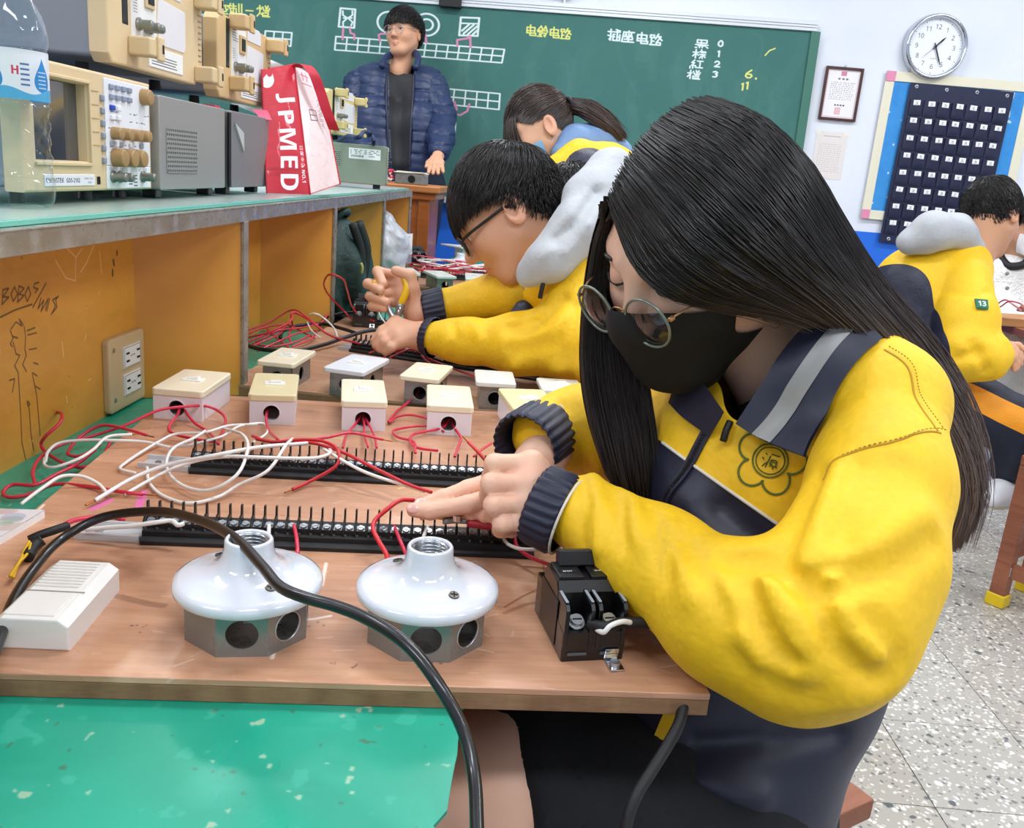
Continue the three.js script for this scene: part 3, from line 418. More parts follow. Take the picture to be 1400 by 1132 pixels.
function switchBox(label, c, lid, hole = true, rock = .12) {
  const q = quad(c), t = thing('switch_box', label, 'switch box', [q.x, TB, q.z], q.ry), w = q.w - .004, d = q.d - .004, h = .035, wm = phy(0xe9e4ec, .4, { clearcoat: .2 });
  const f = extr(shape([[-w / 2, 0], [w / 2, 0], [w / 2, h], [-w / 2, h]], hole ? [circleHole(-w * .02, .0175, .0115)] : []), .003); f.translate(0, 0, d / 2 - .003);
  const body = [f, boxB(w, h, .003, 0, 0, -d / 2 + .0015, .001), boxB(.003, h, d - .006, -w / 2 + .0015, 0, 0, .0005), boxB(.003, h, d - .006, w / 2 - .0015, 0, 0, .0005), boxB(w - .006, .003, d - .006, 0, 0, 0, 0)];
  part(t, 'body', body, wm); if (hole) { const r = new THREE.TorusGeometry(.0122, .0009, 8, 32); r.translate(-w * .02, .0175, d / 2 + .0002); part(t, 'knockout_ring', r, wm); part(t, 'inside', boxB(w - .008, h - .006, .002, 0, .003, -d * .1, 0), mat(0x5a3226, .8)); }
  lidParts(t, q.w, q.d, h, .0105, lid, rock); return t;
}
const cream = phy(0xf0e8cd, .38, { clearcoat: .25 }), creamY = phy(0xe8dcb0, .4, { clearcoat: .25 }), paleLid = phy(0xe6e8e2, .38, { clearcoat: .25 });
switchBox('white switch box with cream cover next to the yellow divider', [[-.5148,.815,-1.2078],[-.4453,.815,-1.2158],[-.4626,.815,-1.3361],[-.542,.815,-1.3415]], cream);
switchBox('white switch box with yellowed cover, second along the row', [[-.3962,.815,-1.2206],[-.3314,.815,-1.2354],[-.3496,.815,-1.371],[-.4176,.815,-1.3544]], creamY, true, .05);
switchBox('white switch box with three red wires spreading from its hole', [[-.2599,.815,-1.2261],[-.1958,.815,-1.2488],[-.2183,.815,-1.3749],[-.2857,.815,-1.3696]], cream, true, -.12);
switchBox('white switch box with red wires looping from its hole, beside the blank-fronted one', [[-.1375,.815,-1.2477],[-.0683,.815,-1.2589],[-.0812,.815,-1.386],[-.1505,.815,-1.3802]], cream, true, .12);
switchBox('white switch box half hidden behind the yellow cuff', [[-.0176,.815,-1.2678],[.0547,.815,-1.284],[.0449,.815,-1.4128],[-.0293,.815,-1.3953]], creamY, false);
function metalBox(label, c, lid, rock = .12, h = .04) {
  const q = quad(c), t = thing('metal_switch_box', label, 'switch box', [q.x, TB, q.z], q.ry), w = q.w * .78, d = q.d * .8;
  const f = extr(shape([[-w / 2, 0], [w / 2, 0], [w / 2, h], [-w / 2, h]], [circleHole(0, h * .48, .0115)]), .002); f.translate(0, 0, d / 2 - .002);
  const s = extr(shape([[-d / 2, 0], [d / 2, 0], [d / 2, h], [-d / 2, h]], [circleHole(0, h * .48, .0115)]), .002); s.rotateY(Math.PI / 2); s.translate(w / 2 - .002, 0, 0);
  part(t, 'body', [f, s, boxB(w, h, .002, 0, 0, -d / 2 + .001, .0005), boxB(.002, h, d - .004, -w / 2 + .001, 0, 0, 0), boxB(w - .004, .002, d - .004, 0, 0, 0, 0)], M.zinc); part(t, 'inside', boxB(w - .008, h - .004, .002, 0, .002, -d * .2, 0), mat(0x1a1413, .9));
  const rg = new THREE.TorusGeometry(.0118, .001, 8, 28); rg.translate(0, h * .48, d / 2 + .0003); part(t, 'knockout_ring', rg, M.zinc); lidParts(t, q.w, q.d, h, .0085, lid, rock); return t;
}
metalBox('metal switch box with cream cover beside the tangle of red wires', [[-.4366,.818,-1.4237],[-.3761,.818,-1.4257],[-.3743,.818,-1.5416],[-.443,.818,-1.5518]], cream, .12);
metalBox('metal switch box with a whiter cover, second along the boy\'s board', [[-.3141,.818,-1.4165],[-.2439,.818,-1.4112],[-.2524,.818,-1.5289],[-.3249,.818,-1.5503]], phy(0xe4e8ee, .38, { clearcoat: .25 }), -.1);
metalBox('metal switch box with cream cover and a red wire hanging from it', [[-.1929,.818,-1.4094],[-.1271,.818,-1.4028],[-.1301,.818,-1.5175],[-.1986,.818,-1.5263]], cream, .12);
metalBox('metal switch box below the boy\'s yellow sleeve, white rocker on its back edge', [[-.0796,.818,-1.4105],[-.0123,.818,-1.4205],[-.0136,.818,-1.5106],[-.0803,.818,-1.5075]], paleLid, .1);
metalBox('metal switch box half hidden behind the girl\'s long hair', [[.0253,.818,-1.3981],[.0973,.818,-1.4045],[.1051,.818,-1.4937],[.0326,.818,-1.4823]], paleLid, .1);
metalBox('small metal switch box on the far board, in front of its terminal strip', [[-.329,.818,-2.8293],[-.2661,.818,-2.8576],[-.2741,.818,-3.0116],[-.3357,.818,-2.9841]], paleLid, .1);
metalBox('metal switch box on the far board beside the boy\'s nose', [[-.2143,.818,-2.8339],[-.149,.818,-2.8423],[-.1569,.818,-3.0129],[-.219,.818,-3.0094]], paleLid, -.1);
metalBox('metal switch box on the far board, partly behind the boy\'s thumb', [[-.4184,.818,-2.8452],[-.3731,.818,-2.8599],[-.3845,.818,-3.0161],[-.4277,.818,-3.0037]], paleLid, .1);
// porcelain lamp base on an eight-sided metal box
function lampBase(label, near, ry, withBox = true) {
  const t = thing('lamp_base', label, 'lamp base', [near[0], TB, near[2] - .0435], ry), hb = withBox ? .036 : .002;
  const por = phy(0xd6dae3, .14, { clearcoat: 1, clearcoatRoughness: .08 });
  if (withBox) {
    const R = .0475, side = R * 2 * Math.tan(Math.PI / 8), f = extr(shape([[-side / 2, 0], [side / 2, 0], [side / 2, hb], [-side / 2, hb]], [circleHole(0, .019, .0125)]), .0016), walls = [];
    for (let i = 0; i < 8; i++) { const g = (i === 7 || i % 4 === 3 ? extr(shape([[-side / 2, 0], [side / 2, 0], [side / 2, hb], [-side / 2, hb]]), .0016) : f.clone()); g.translate(0, 0, R - .0016); g.rotateY(i * Math.PI / 4); walls.push(g); }
    part(t, 'octagon_box', [...walls, rot(cyl(R * 1.07, R * 1.07, .0016, 0, .0008, 0, 8), 0, Math.PI / 8, 0)], M.zinc);
    for (const i of [1, 6]) { const r = new THREE.TorusGeometry(.0125, .0009, 8, 24); r.translate(0, .019, R); r.rotateY(i * Math.PI / 4); part(t, 'knockout_ring', r, M.steel); }
    part(t, 'inner_strap', box(.03, .002, .012, .012, .012, .01, .0005), M.steel);
  }
  part(t, 'porcelain', mv(lathe([[.0, .003], [.05, .002], [.056, 0], [.0592, .0018], [.0598, .006], [.0585, .0098], [.054, .0122], [.045, .0142], [.036, .0165], [.029, .0198], [.024, .0242], [.021, .03], [.0195, .037], [.0192, .0425], [.018, .0442], [.0162, .0442], [.0152, .042], [.015, .03]], 72), 0, hb, 0), por);
  const th = []; for (let i = 0; i < 60; i++) th.push([.0139 + .0008 * Math.cos(i * .75), .0425 - i * .00036]); part(t, 'socket_thread', mv(lathe([...th, [.0, .0205]], 40), 0, hb, 0), mat(0xbfc3c8, .25, { metalness: .9, side: THREE.DoubleSide }));
  for (const [a, d] of [[.55, .0385], [.75 + Math.PI, .0385]]) { const x = Math.sin(a + .0) * d, z = Math.cos(a) * d, s = part(t, 'screw', [cyl(.0042, .0046, .002, 0, .001, 0, 16)], mat(0x6f6a60, .4, { metalness: .7 })); s.position.set(x, hb + .0152, z); s.rotation.set(.24 * Math.cos(a), 0, -.24 * Math.sin(a)); part(s, 'slot', [box(.006, .0006, .001, 0, .0021, 0, 0), box(.001, .0006, .006, 0, .0021, 0, 0)], M.dark); }
  return t;
}
lampBase('white porcelain lamp base on a metal box, next to the door chime', [-.2089,.77,-.6134], .2);
lampBase('white porcelain lamp base on a metal box, nearer the circuit breaker', [-.0634,.77,-.6305], .12);
lampBase('small white lamp base standing on the far green bench behind the far board', [-.3183,.752,-3.8998], 0, false).position.y = .7522;
// circuit breaker, seen from its terminals
function breaker(label, fl, fr, y, s = 1) {
  const dx = fr[0] - fl[0], dz = fr[2] - fl[2], w = Math.hypot(dx, dz), t = thing('circuit_breaker', label, 'circuit breaker', [(fl[0] + fr[0]) / 2, y, (fl[2] + fr[2]) / 2], Math.atan2(-dz, dx)), h = .058, d = .088;
  const B = phy(0x08080a, .28, { clearcoat: .4 }), g = extr(shape([[0, 0], [d, 0], [d, .038], [d - .02, .04], [d - .02, .05], [d - .026, h], [.03, h], [.024, .05], [.024, .03], [0, .026]]), w - .002, .001, 1); g.rotateY(Math.PI / 2); g.translate(-w / 2 + .001, 0, 0); part(t, 'case', g, B);
  for (const sx of [-.46, -.06, .06, .46]) { const f = extr(shape([[-.001, .012], [.026, .03], [.026, .052], [.003, .05], [-.001, .046]]), .0028, .0004); f.rotateY(Math.PI / 2); f.translate(w * sx - .0014, 0, 0); part(t, 'barrier', f, B); part(t, 'barrier_edge', box(.0026, .0012, .021, w * sx, .0515, -.014, .0005), mat(0x8f99a3, .35)); }
  for (const sx of [-.26, .26]) {
    const k = part(t, 'terminal_screw', [cyl(.0052, .0056, .004, 0, 0, 0, 16), cyl(.0072, .0072, .0012, 0, -.0024, 0, 16)], M.steel); k.position.set(w * sx, .033, -.008); k.rotation.x = .5; part(k, 'slot', box(.008, .0008, .0012, 0, .002, 0, 0), M.dark);
    part(t, 'cover', box(w * .4, .004, .03, w * sx, h + .0012, -.046, .001), M.black); part(t, 'rating_print', rot(new THREE.PlaneGeometry(w * .26, .005), -Math.PI / 2, 0, 0).translate(w * sx, h + .0034, -.041), mat(0xffffff, .5, { map: ctex(128, 32, (x) => { x.fillStyle = '#1a1a1c'; x.fillRect(0, 0, 128, 32); x.fillStyle = '#d8d8d8'; x.font = 'bold 24px sans-serif'; x.fillText('20 OFF', 14, 25); }) }));
    part(t, 'base_slot', box(w * .3, .002, .0012, w * sx, .007, .0008, 0), mat(0x55585c, .5));
  }
  part(t, 'handle', rot(box(w * .74, .014, .012, 0, 0, 0, .0015), -.3, 0, 0).translate(0, h + .008, -.058), mat(0x15161c, .4)); part(t, 'side_plate', box(.001, .04, .05, -w / 2 - .0003, .024, -.045, .0004), M.black);
  const bk = part(t, 'fixing_bracket', [box(.012, .0014, .02, w * .3, .0012, .009, .0004), rot(box(.012, .01, .0014, 0, 0, 0, .0004), .25, 0, 0).translate(w * .3, .006, .0005)], M.chrome); part(bk, 'bracket_screw', cyl(.0042, .0046, .003, w * .3, .0035, .011, 14), M.steel);
  return t;
}
breaker('black two pole circuit breaker on the near board under the yellow forearm', [.0513,.77,-.6454], [.1035,.77,-.6588], TB);
breaker('black circuit breaker on the boy\'s board by the dark green backpack', [-.4139,.77,-2.074], [-.3575,.77,-2.0823], TB);
breaker('black circuit breaker at the back corner of the far board', [-.4803,.77,-3.5344], [-.4216,.77,-3.5563], TB);
// white door chime
{
  const c = [[-.3827,.77,-.5922],[-.329,.77,-.5982],[-.3394,.77,-.6998],[-.4,.77,-.6964]], t = thing('door_chime', 'flat off-white door chime box with grooved top, lying on the near board', 'door chime', [(c[0][0] + c[2][0]) / 2, TB, (c[0][2] + c[2][2]) / 2], 0), q = quad(c); t.rotation.y = q.ry;
  const W = q.w, D = q.d, h = .026, pl = phy(0xe8e4de, .42, { clearcoat: .15 });
  const g = extr(shape([[-W / 2, 0], [W / 2, 0], [W / 2, h - .006], [W / 2 - .008, h], [-W / 2 + .008, h], [-W / 2, h - .006]]), D - .003, .0015, 2); g.translate(0, 0, -D / 2 + .0015); part(t, 'case', g, pl);
  for (let i = 0; i < 9; i++) part(t, 'groove_rib', box(W * .62, .0022, D * .026, -W * .04, h + .0006, -D * .44 + i * D * .052, .0008), pl);
  part(t, 'seam', box(W * .8, .0005, .0012, 0, h + .0003, D * .06, 0), mat(0x9b958c, .6)); part(t, 'front_panel', box(W * .66, .0016, D * .36, -W * .04, h + .0004, D * .27, .0007), pl);
}
// booklets left of the board
{
  const pap = ctex(256, 256, (x) => { x.fillStyle = '#d9d6da'; x.fillRect(0, 0, 256, 256); for (let i = 0; i < 60; i++) { x.fillStyle = `rgba(${90 + rnd() * 90 | 0},${80 + rnd() * 80 | 0},${95 + rnd() * 80 | 0},.35)`; x.beginPath(); x.ellipse(rnd() * 256, rnd() * 256, rr(4, 40), rr(3, 20), rnd() * 3, 0, 6.3); x.fill(); } });
  for (const [l, c, y, h, m] of [['white booklet lying under the printed one at the bench edge', [[-.4915,.755,-.8604],[-.4822,.755,-.7607],[-.5442,.755,-.7609],[-.5646,.755,-.8494]], .7506, .014, 0], ['booklet with a grey printed cover, lying on the white one', [[-.4787,.776,-.8375],[-.4829,.776,-.7643],[-.5397,.776,-.7569],[-.5488,.776,-.8268]], .766, .012, 1]]) {
    const cx = c[0][0], cz = c[0][2], t = thing('booklet', l, 'booklet', [cx, y, cz]), P = c.map((p) => [p[0] - cx, -(p[2] - cz)]);
    const pg = extr(shape(P), h - .002, .0005); pg.rotateX(-Math.PI / 2); part(t, 'pages', mv(pg, 0, .0006, 0), mat(0xebe9e6, .8)); const cg = extr(shape(P), .0012); cg.rotateX(-Math.PI / 2); part(t, 'cover', mv(uvm(cg, 6), 0, h - .0008, 0), m ? mat(0xffffff, .45, { map: pap }) : mat(0xf1f0f0, .5));
  }
}

// ---------- wires ----------
function wire(label, pts, m, r = .0019, group, tips = 0, name = 'wire') {
  const t = thing(name, label, name === 'cable' ? 'cable' : 'wire', pts[0], 0, group); const g = rod(pts, () => r, Math.max(10, pts.length * 7), r > .003 ? 14 : 8); wpart(t, 'insulation', g, m);
  const end = (a, b) => { const d = VA(a).sub(VA(b)).normalize(); wpart(t, 'bare_tip', rod([VA(a), VA(a).addScaledVector(d, .006), VA(a).addScaledVector(d, .013).add(V(0, .0006, 0))], () => r * .5, 4, 6), M.copper); };
  if (tips & 1) end(pts[0], pts[1]); if (tips & 2) end(pts[pts.length - 1], pts[pts.length - 2]); return t;
}
const RW = M.red, WW = M.whiteWire, GL = 'loose red wires left of the terminal strips', GW = 'loops of white wire over the rear strip';
wire('red wire curling upward with a bare tip against the yellow shelf back', [[-.6319,.79,-1.1396],[-.6038,.795,-1.1114],[-.595,.79,-1.0853],[-.6043,.777,-1.0693],[-.6131,.764,-1.0736],[-.5911,.757,-1.0551],[-.5342,.758,-1.0208],[-.5209,.76,-1.033],[-.5303,.765,-1.0821],[-.5356,.768,-1.1037]], RW, .0022, GL, 1);
wire('long red wire looping past the first switch box and back into its hole', [[-.5544,.757,-.9538],[-.5737,.762,-.9842],[-.5878,.765,-1.0312],[-.5875,.765,-1.0813],[-.5656,.768,-1.115],[-.5312,.78,-1.1378],[-.4994,.795,-1.17],[-.4721,.797,-1.192],[-.4495,.79,-1.2268],[-.4265,.782,-1.2191],[-.4107,.777,-1.1797],[-.4014,.778,-1.108],[-.4299,.776,-1.1161],[-.4663,.78,-1.126],[-.4822,.785,-1.1933],[-.4988,.787,-1.2514]], RW, .0021, GL);
wire('short red wire dropping out of the first switch box', [[-.4979,.787,-1.2518],[-.4715,.784,-1.2006],[-.4539,.776,-1.1845],[-.429,.774,-1.162],[-.3827,.785,-1.0774]], RW, .002, GL);
wire('red wire with a bare copper tip pointing at the first switch box', [[-.4876,.78,-1.102],[-.5229,.782,-1.1154],[-.5592,.78,-1.1251],[-.5766,.77,-1.1117],[-.5778,.762,-1.0809],[-.5677,.76,-1.0556],[-.5495,.762,-1.0515],[-.5306,.775,-1.0657]], RW, .0021, GL, 1);
wire('red wire lying in a flat loop at the left edge of the board', [[-.409,.774,-.9128],[-.4287,.776,-.9094],[-.4792,.772,-.9266],[-.5262,.765,-.9388],[-.5447,.757,-.9243],[-.5624,.755,-.9158],[-.576,.756,-.9263],[-.5739,.76,-.9403],[-.5474,.762,-.9417],[-.5396,.765,-.9686],[-.5349,.765,-1.0139],[-.5334,.77,-1.0557]], RW, .0022, GL, 1);
wire('white wire arching from the booklets onto the near board', [[-.5199,.77,-.8663],[-.5105,.78,-.8962],[-.5025,.785,-.9182],[-.4863,.783,-.9284],[-.4674,.778,-.9252],[-.4442,.774,-.9039]], WW, .002, GW);
wire('white wire twisted among the red loops on the green bench', [[-.5812,.765,-1.0241],[-.572,.762,-1.0069],[-.5535,.765,-.9946],[-.5328,.772,-1.0105],[-.5274,.776,-1.0383],[-.5261,.782,-1.0766],[-.5061,.78,-1.0997]], WW, .002, GW, 2);
wire('white wire running from the red loops towards the rear strip', [[-.5752,.763,-1.0145],[-.5824,.77,-1.0352],[-.5793,.775,-1.0543],[-.5554,.778,-1.0645],[-.5196,.78,-1.0688],[-.4821,.778,-1.0802],[-.4436,.776,-1.0724]], WW, .002, GW);
wire('white wire bent in a narrow hook left of the rear strip', [[-.3587,.79,-1.1618],[-.3921,.79,-1.1436],[-.4102,.79,-1.1058],[-.4536,.782,-1.1092],[-.4643,.778,-1.0856],[-.4723,.774,-1.0043],[-.469,.774,-.9857],[-.4461,.774,-.9757]], WW, .0019, GW);
wire('white wire making the largest round loop over the rear strip', [[-.3821,.8,-1.0975],[-.3429,.81,-1.0485],[-.3109,.815,-.9689],[-.3104,.8,-.9291],[-.3332,.785,-.9188],[-.3631,.779,-.93],[-.4001,.779,-.9657],[-.4218,.783,-1.0082],[-.4229,.79,-1.0335],[-.408,.796,-1.0593],[-.4011,.8,-1.0811]], WW, .002, GW);
wire('white wire hanging in a wide curve in front of the rear strip', [[-.4397,.776,-.9933],[-.4182,.774,-.9494],[-.3859,.773,-.9143],[-.3524,.773,-.902],[-.3283,.775,-.9234],[-.3154,.78,-.9519],[-.2866,.795,-.9629],[-.2783,.812,-1.0115],[-.2877,.8,-1.0795]], WW, .002, GW);
wire('stiff printed white wire ending in bare copper on the near board', [[-.4469,.776,-.8796],[-.4279,.785,-.9357],[-.4,.795,-.9556],[-.3479,.81,-.9599],[-.3064,.815,-.9875],[-.2617,.805,-1.0515]], WW, .0024, GW, 1);
wire('white wire lying along the printed one over the rear strip', [[-.4281,.774,-.9079],[-.4032,.785,-.9631],[-.3762,.795,-.9759],[-.33,.81,-.9623],[-.2959,.815,-.9538],[-.2349,.81,-.9839],[-.2261,.805,-1.0253],[-.2457,.8,-1.0663],[-.2686,.79,-1.0986]], WW, .002, GW);
wire('thin white wire ending at a terminal of the rear strip', [[-.4436,.776,-1.0724],[-.4075,.79,-1.0505],[-.3753,.8,-1.0592],[-.3767,.79,-1.1485],[-.3572,.785,-1.1838],[-.3404,.785,-1.1484],[-.3391,.79,-1.0774]], WW, .0018, GW);
wire('white wire crossing down to the girl\'s fingers', [[-.2424,.802,-1.0483],[-.2244,.802,-1.0263],[-.1779,.795,-.9926],[-.134,.79,-.9765],[-.1013,.79,-.9573]], WW, .002);
wire('thick red wire crossing down to the girl\'s fingers', [[-.2836,.8,-1.0645],[-.2524,.806,-1.0511],[-.2132,.804,-1.0322],[-.1612,.797,-.9967],[-.1191,.795,-.9613],[-.0915,.795,-.9437]], phy(0xc4222c, .38), .0022);
wire('red wire bent in a hook with its tip on the board between the strips', [[-.2571,.774,-.9686],[-.2431,.776,-.9951],[-.2143,.795,-1.0102],[-.2162,.806,-1.025],[-.2403,.808,-1.0545],[-.2707,.805,-1.0648],[-.3068,.8,-1.0607],[-.3309,.8,-1.0663]], phy(0xc4222c, .38), .0022, null, 1);
wire('red wire with a bare tip stretched behind the rear strip', [[-.1807,.79,-1.1421],[-.2228,.797,-1.137],[-.2476,.8,-1.0984],[-.287,.8,-1.0667],[-.3164,.797,-1.0709],[-.3487,.79,-1.1077]], RW, .002, null, 1);
wire('red wire falling from the second switch box', [[-.3727,.787,-1.2563],[-.3579,.788,-1.1999],[-.3414,.785,-1.1553],[-.3086,.795,-1.0865]], RW, .002);
const G3 = 'red wires fanning out of the third switch box';
['first', 'middle', 'last'].forEach((n, i) => { const p = [[[-.2354,.787,-1.269],[-.2353,.784,-1.2308],[-.2389,.78,-1.1827],[-.2248,.79,-1.0921]], [[-.2344,.787,-1.2694],[-.2228,.784,-1.227],[-.2155,.78,-1.19],[-.1945,.79,-1.1043]], [[-.2323,.787,-1.2701],[-.2167,.784,-1.229],[-.2027,.78,-1.194],[-.1829,.79,-1.1045]]][i]; wire(n + ' of three red wires fanning from the third box, counted from the shelf', p, RW, .0018, G3); });
const G4 = 'red wires looping out of the fourth switch box';
wire('red wire bending twice between the fourth box and the rear strip', [[-.1029,.786,-1.2874],[-.1153,.78,-1.2719],[-.1557,.777,-1.2614],[-.1807,.776,-1.2334],[-.1685,.776,-1.2033],[-.1494,.776,-1.1946],[-.1306,.79,-1.0973]], RW, .002, G4);
wire('red wire folding back along the strip from the fourth box', [[-.1046,.786,-1.2827],[-.1109,.78,-1.2612],[-.15,.777,-1.2205],[-.1467,.778,-1.1746],[-.1293,.785,-1.1331],[-.1038,.79,-1.1148]], RW, .002, G4);
wire('red wire dropping steeply from the fourth box to the strip', [[-.1014,.786,-1.2837],[-.0931,.78,-1.2589],[-.0814,.777,-1.2267],[-.0801,.782,-1.1607],[-.0776,.795,-1.0814]], RW, .002, G4);
wire('red wire hanging from the metal box down between the white boxes', [[-.177,.79,-1.5533],[-.1763,.778,-1.512],[-.1795,.776,-1.4332],[-.1933,.776,-1.333],[-.1953,.775,-1.276],[-.1851,.777,-1.31],[-.1687,.78,-1.3132],[-.1286,.782,-1.2809],[-.1096,.776,-1.2519]], RW, .002);
wire('red wire end sticking up by the far cuff', [[-.0631,.81,-1.1014],[-.0523,.805,-1.0885],[-.0418,.797,-1.0823],[-.0335,.79,-1.0787]], phy(0xd63a3a, .38), .0024, null, 1); wire('red wire crossing under the upright end by the far cuff', [[-.0345,.79,-1.169],[-.0448,.79,-1.1387],[-.0542,.79,-1.1036]], RW, .0018);
wire('white wire dropping from the front strip behind the first lamp base', [[-.2414,.79,-.8227],[-.2364,.785,-.8038],[-.2327,.78,-.7892],[-.2155,.79,-.7405]], WW, .002); wire('red wire dropping from the front strip behind the first lamp base', [[-.2176,.79,-.8282],[-.2067,.786,-.7989],[-.202,.779,-.7842],[-.1936,.776,-.7481]], RW, .002);
wire('red wire bowing over the front strip from the girl\'s fingertips', [[-.1035,.808,-.8804],[-.1157,.812,-.8667],[-.1249,.81,-.8484],[-.1363,.8,-.8384],[-.1363,.797,-.8223],[-.1267,.792,-.8028],[-.1168,.786,-.7886],[-.1079,.79,-.747]], phy(0xcc2530, .38), .0024); wire('red wire from the front strip to the second lamp base', [[-.1185,.79,-.8473],[-.1066,.788,-.8147],[-.1013,.783,-.8056],[-.0917,.79,-.7665]], RW, .002); wire('white wire from the front strip to the second lamp base', [[-.0845,.79,-.8551],[-.0858,.788,-.8305],[-.085,.783,-.8146],[-.0795,.79,-.7691]], WW, .0021);
wire('white wire running along the near cuff to the circuit breaker', [[-.007,.79,-.8531],[-.0026,.785,-.8466],[.0046,.785,-.835],[.0167,.786,-.8281],[.049,.79,-.8278],[.0856,.8,-.8113]], WW, .0019); wire('red wire curving from the strip end to the circuit breaker', [[.0068,.79,-.8504],[.009,.785,-.8397],[.017,.783,-.8258],[.031,.784,-.8089],[.0482,.79,-.7843]], RW, .002);
wire('small white wire loop at the breaker terminal', [[.0761,.8,-.6523],[.0829,.805,-.6373],[.0871,.81,-.6384],[.0967,.812,-.6437],[.105,.808,-.6514]], WW, .0022);
wire('black cable from the breaker along the board edge', [[.0724,.802,-.654],[.0856,.806,-.6442],[.0958,.806,-.6521],[.1056,.806,-.6552],[.117,.805,-.6591],[.1324,.803,-.6594]], M.blackSoft, .0045, null, 0, 'cable');
wire('black cable hanging from the board corner in front of the navy jacket', [[.1504,.7577,-.6204],[.1456,.7475,-.6073],[.136,.7364,-.5938],[.1245,.7244,-.5801],[.1123,.7108,-.566],[.1065,.6969,-.557],[.1047,.6637,-.5429]], M.blackSoft, .0046, null, 0, 'cable');
wire('thick black cable arching over the near board and past the lamp bases', [[-.3532,.785,-.5329],[-.3727,.785,-.5828],[-.3931,.787,-.6353],[-.4043,.79,-.6843],[-.4079,.795,-.7384],[-.3854,.807,-.7641],[-.3305,.822,-.7579],[-.2736,.836,-.7165],[-.2183,.848,-.6554],[-.1819,.85,-.6061],[-.1603,.85,-.5772],[-.137,.852,-.5606],[-.1142,.853,-.5509],[-.0915,.853,-.5383],[-.0575,.85,-.5109],[-.0343,.836,-.49],[-.017,.815,-.4771],[-.0081,.798,-.4589],[-.0035,.785,-.4311],[-.0004,.775,-.4035]], phy(0x0d0f14, .35, { clearcoat: .3 }), .0043, null, 0, 'cable');
wire('red sleeve entering black tape left of the front strip', [[-.4342,.785,-.7846],[-.4305,.785,-.8025],[-.4219,.783,-.8173],[-.4105,.778,-.8365],[-.3937,.777,-.8329]], RW, .0026); wire('white wire with a hooked end over the grey rail', [[-.412,.782,-.7914],[-.3893,.786,-.7925],[-.3672,.79,-.7917],[-.3431,.795,-.7945],[-.331,.796,-.7986],[-.3212,.795,-.792],[-.318,.795,-.7965]], WW, .0024);
wire('black tape wrapped wire joint at the bench edge', [[-.4518,.78,-.7619],[-.4431,.784,-.7668],[-.4346,.786,-.7748],[-.4296,.785,-.7894]], M.blackSoft, .0042, null, 0, 'cable'); wire('black taped lump beside the yellow wires', [[-.4376,.776,-.7338],[-.4415,.778,-.7483],[-.4409,.78,-.7574],[-.4382,.782,-.7603]], M.blackSoft, .0055, null, 0, 'cable');
wire('yellow wire curving below the taped joint', [[-.444,.785,-.7486],[-.4435,.78,-.7399],[-.438,.778,-.7229],[-.4289,.778,-.6914]], M.yellowWire, .0016); wire('second yellow wire below the taped joint, on the outer side', [[-.4426,.783,-.7484],[-.4378,.78,-.7346],[-.4371,.777,-.719],[-.4262,.777,-.6912]], M.yellowWire, .0014);
// the boy's board
const GB = 'tangle of red wires on the boy\'s board';
for (const p of [[[-.5856,.775,-1.8124],[-.5406,.79,-1.8115],[-.5043,.81,-1.8515],[-.5101,.82,-1.9073],[-.4733,.815,-1.8771],[-.4179,.79,-1.8465],[-.3391,.79,-1.7812]], [[-.6177,.77,-1.9168],[-.579,.785,-1.9671],[-.5388,.812,-1.989],[-.485,.81,-1.9234],[-.4409,.79,-1.8904]], [[-.555,.772,-1.7273],[-.5342,.78,-1.7754],[-.5222,.785,-1.8498],[-.5372,.79,-1.9483],[-.542,.78,-1.897],[-.5573,.772,-1.7912]], [[-.5955,.775,-1.843],[-.5722,.785,-1.8901],[-.5298,.79,-1.9218],[-.4928,.785,-1.893],[-.4501,.78,-1.8511]], [[-.4845,.775,-1.793],[-.5004,.785,-1.8336],[-.5137,.79,-1.9104],[-.5106,.82,-1.8857],[-.5124,.82,-1.9278]], [[-.5285,.772,-1.7085],[-.5087,.78,-1.771],[-.4862,.785,-1.8682],[-.4614,.785,-1.9092],[-.4545,.78,-1.8313],[-.4726,.776,-1.7605]], [[-.5549,.775,-1.7595],[-.5109,.775,-1.7478],[-.4792,.778,-1.796],[-.4627,.782,-1.8696]], [[-.5746,.785,-1.9084],[-.5246,.778,-1.8256],[-.4688,.775,-1.7357]], [[-.5686,.775,-1.7694],[-.5451,.785,-1.8112],[-.5274,.79,-1.8457],[-.4921,.79,-1.9022],[-.4693,.79,-1.9958],[-.4671,.8,-2.0428]], [[-.3089,.785,-1.7262],[-.2868,.8,-1.6893],[-.2797,.8,-1.7235],[-.3053,.8,-1.7433]], [[-.2734,.78,-1.6507],[-.2574,.79,-1.6794],[-.2302,.8,-1.7153],[-.2088,.8,-1.7408]], [[-.282,.78,-1.6749],[-.256,.795,-1.7141],[-.2275,.8,-1.7166],[-.1963,.8,-1.7004]], [[-.1919,.785,-1.7184],[-.1663,.782,-1.7007],[-.1254,.782,-1.6492],[-.0854,.79,-1.5717]], [[-.2088,.8,-1.7408],[-.1992,.79,-1.705],[-.1795,.78,-1.6906],[-.1477,.78,-1.69]]]) wire('red wire in the tangle on the boy\'s board', p, RW, .002, GB);
wire('red wire standing up in a tall loop before the backpack', [[-.3623,.79,-2.0653],[-.3994,.79,-2.1125],[-.3997,.83,-1.9947],[-.3855,.89,-1.8554],[-.3801,.92,-1.7834],[-.3959,.93,-1.7598],[-.4334,.9,-1.8534],[-.4571,.85,-2.0086],[-.4447,.8,-2.1147],[-.4174,.785,-2.0887],[-.4169,.79,-2.1378]], phy(0xc4222c, .38), .002);
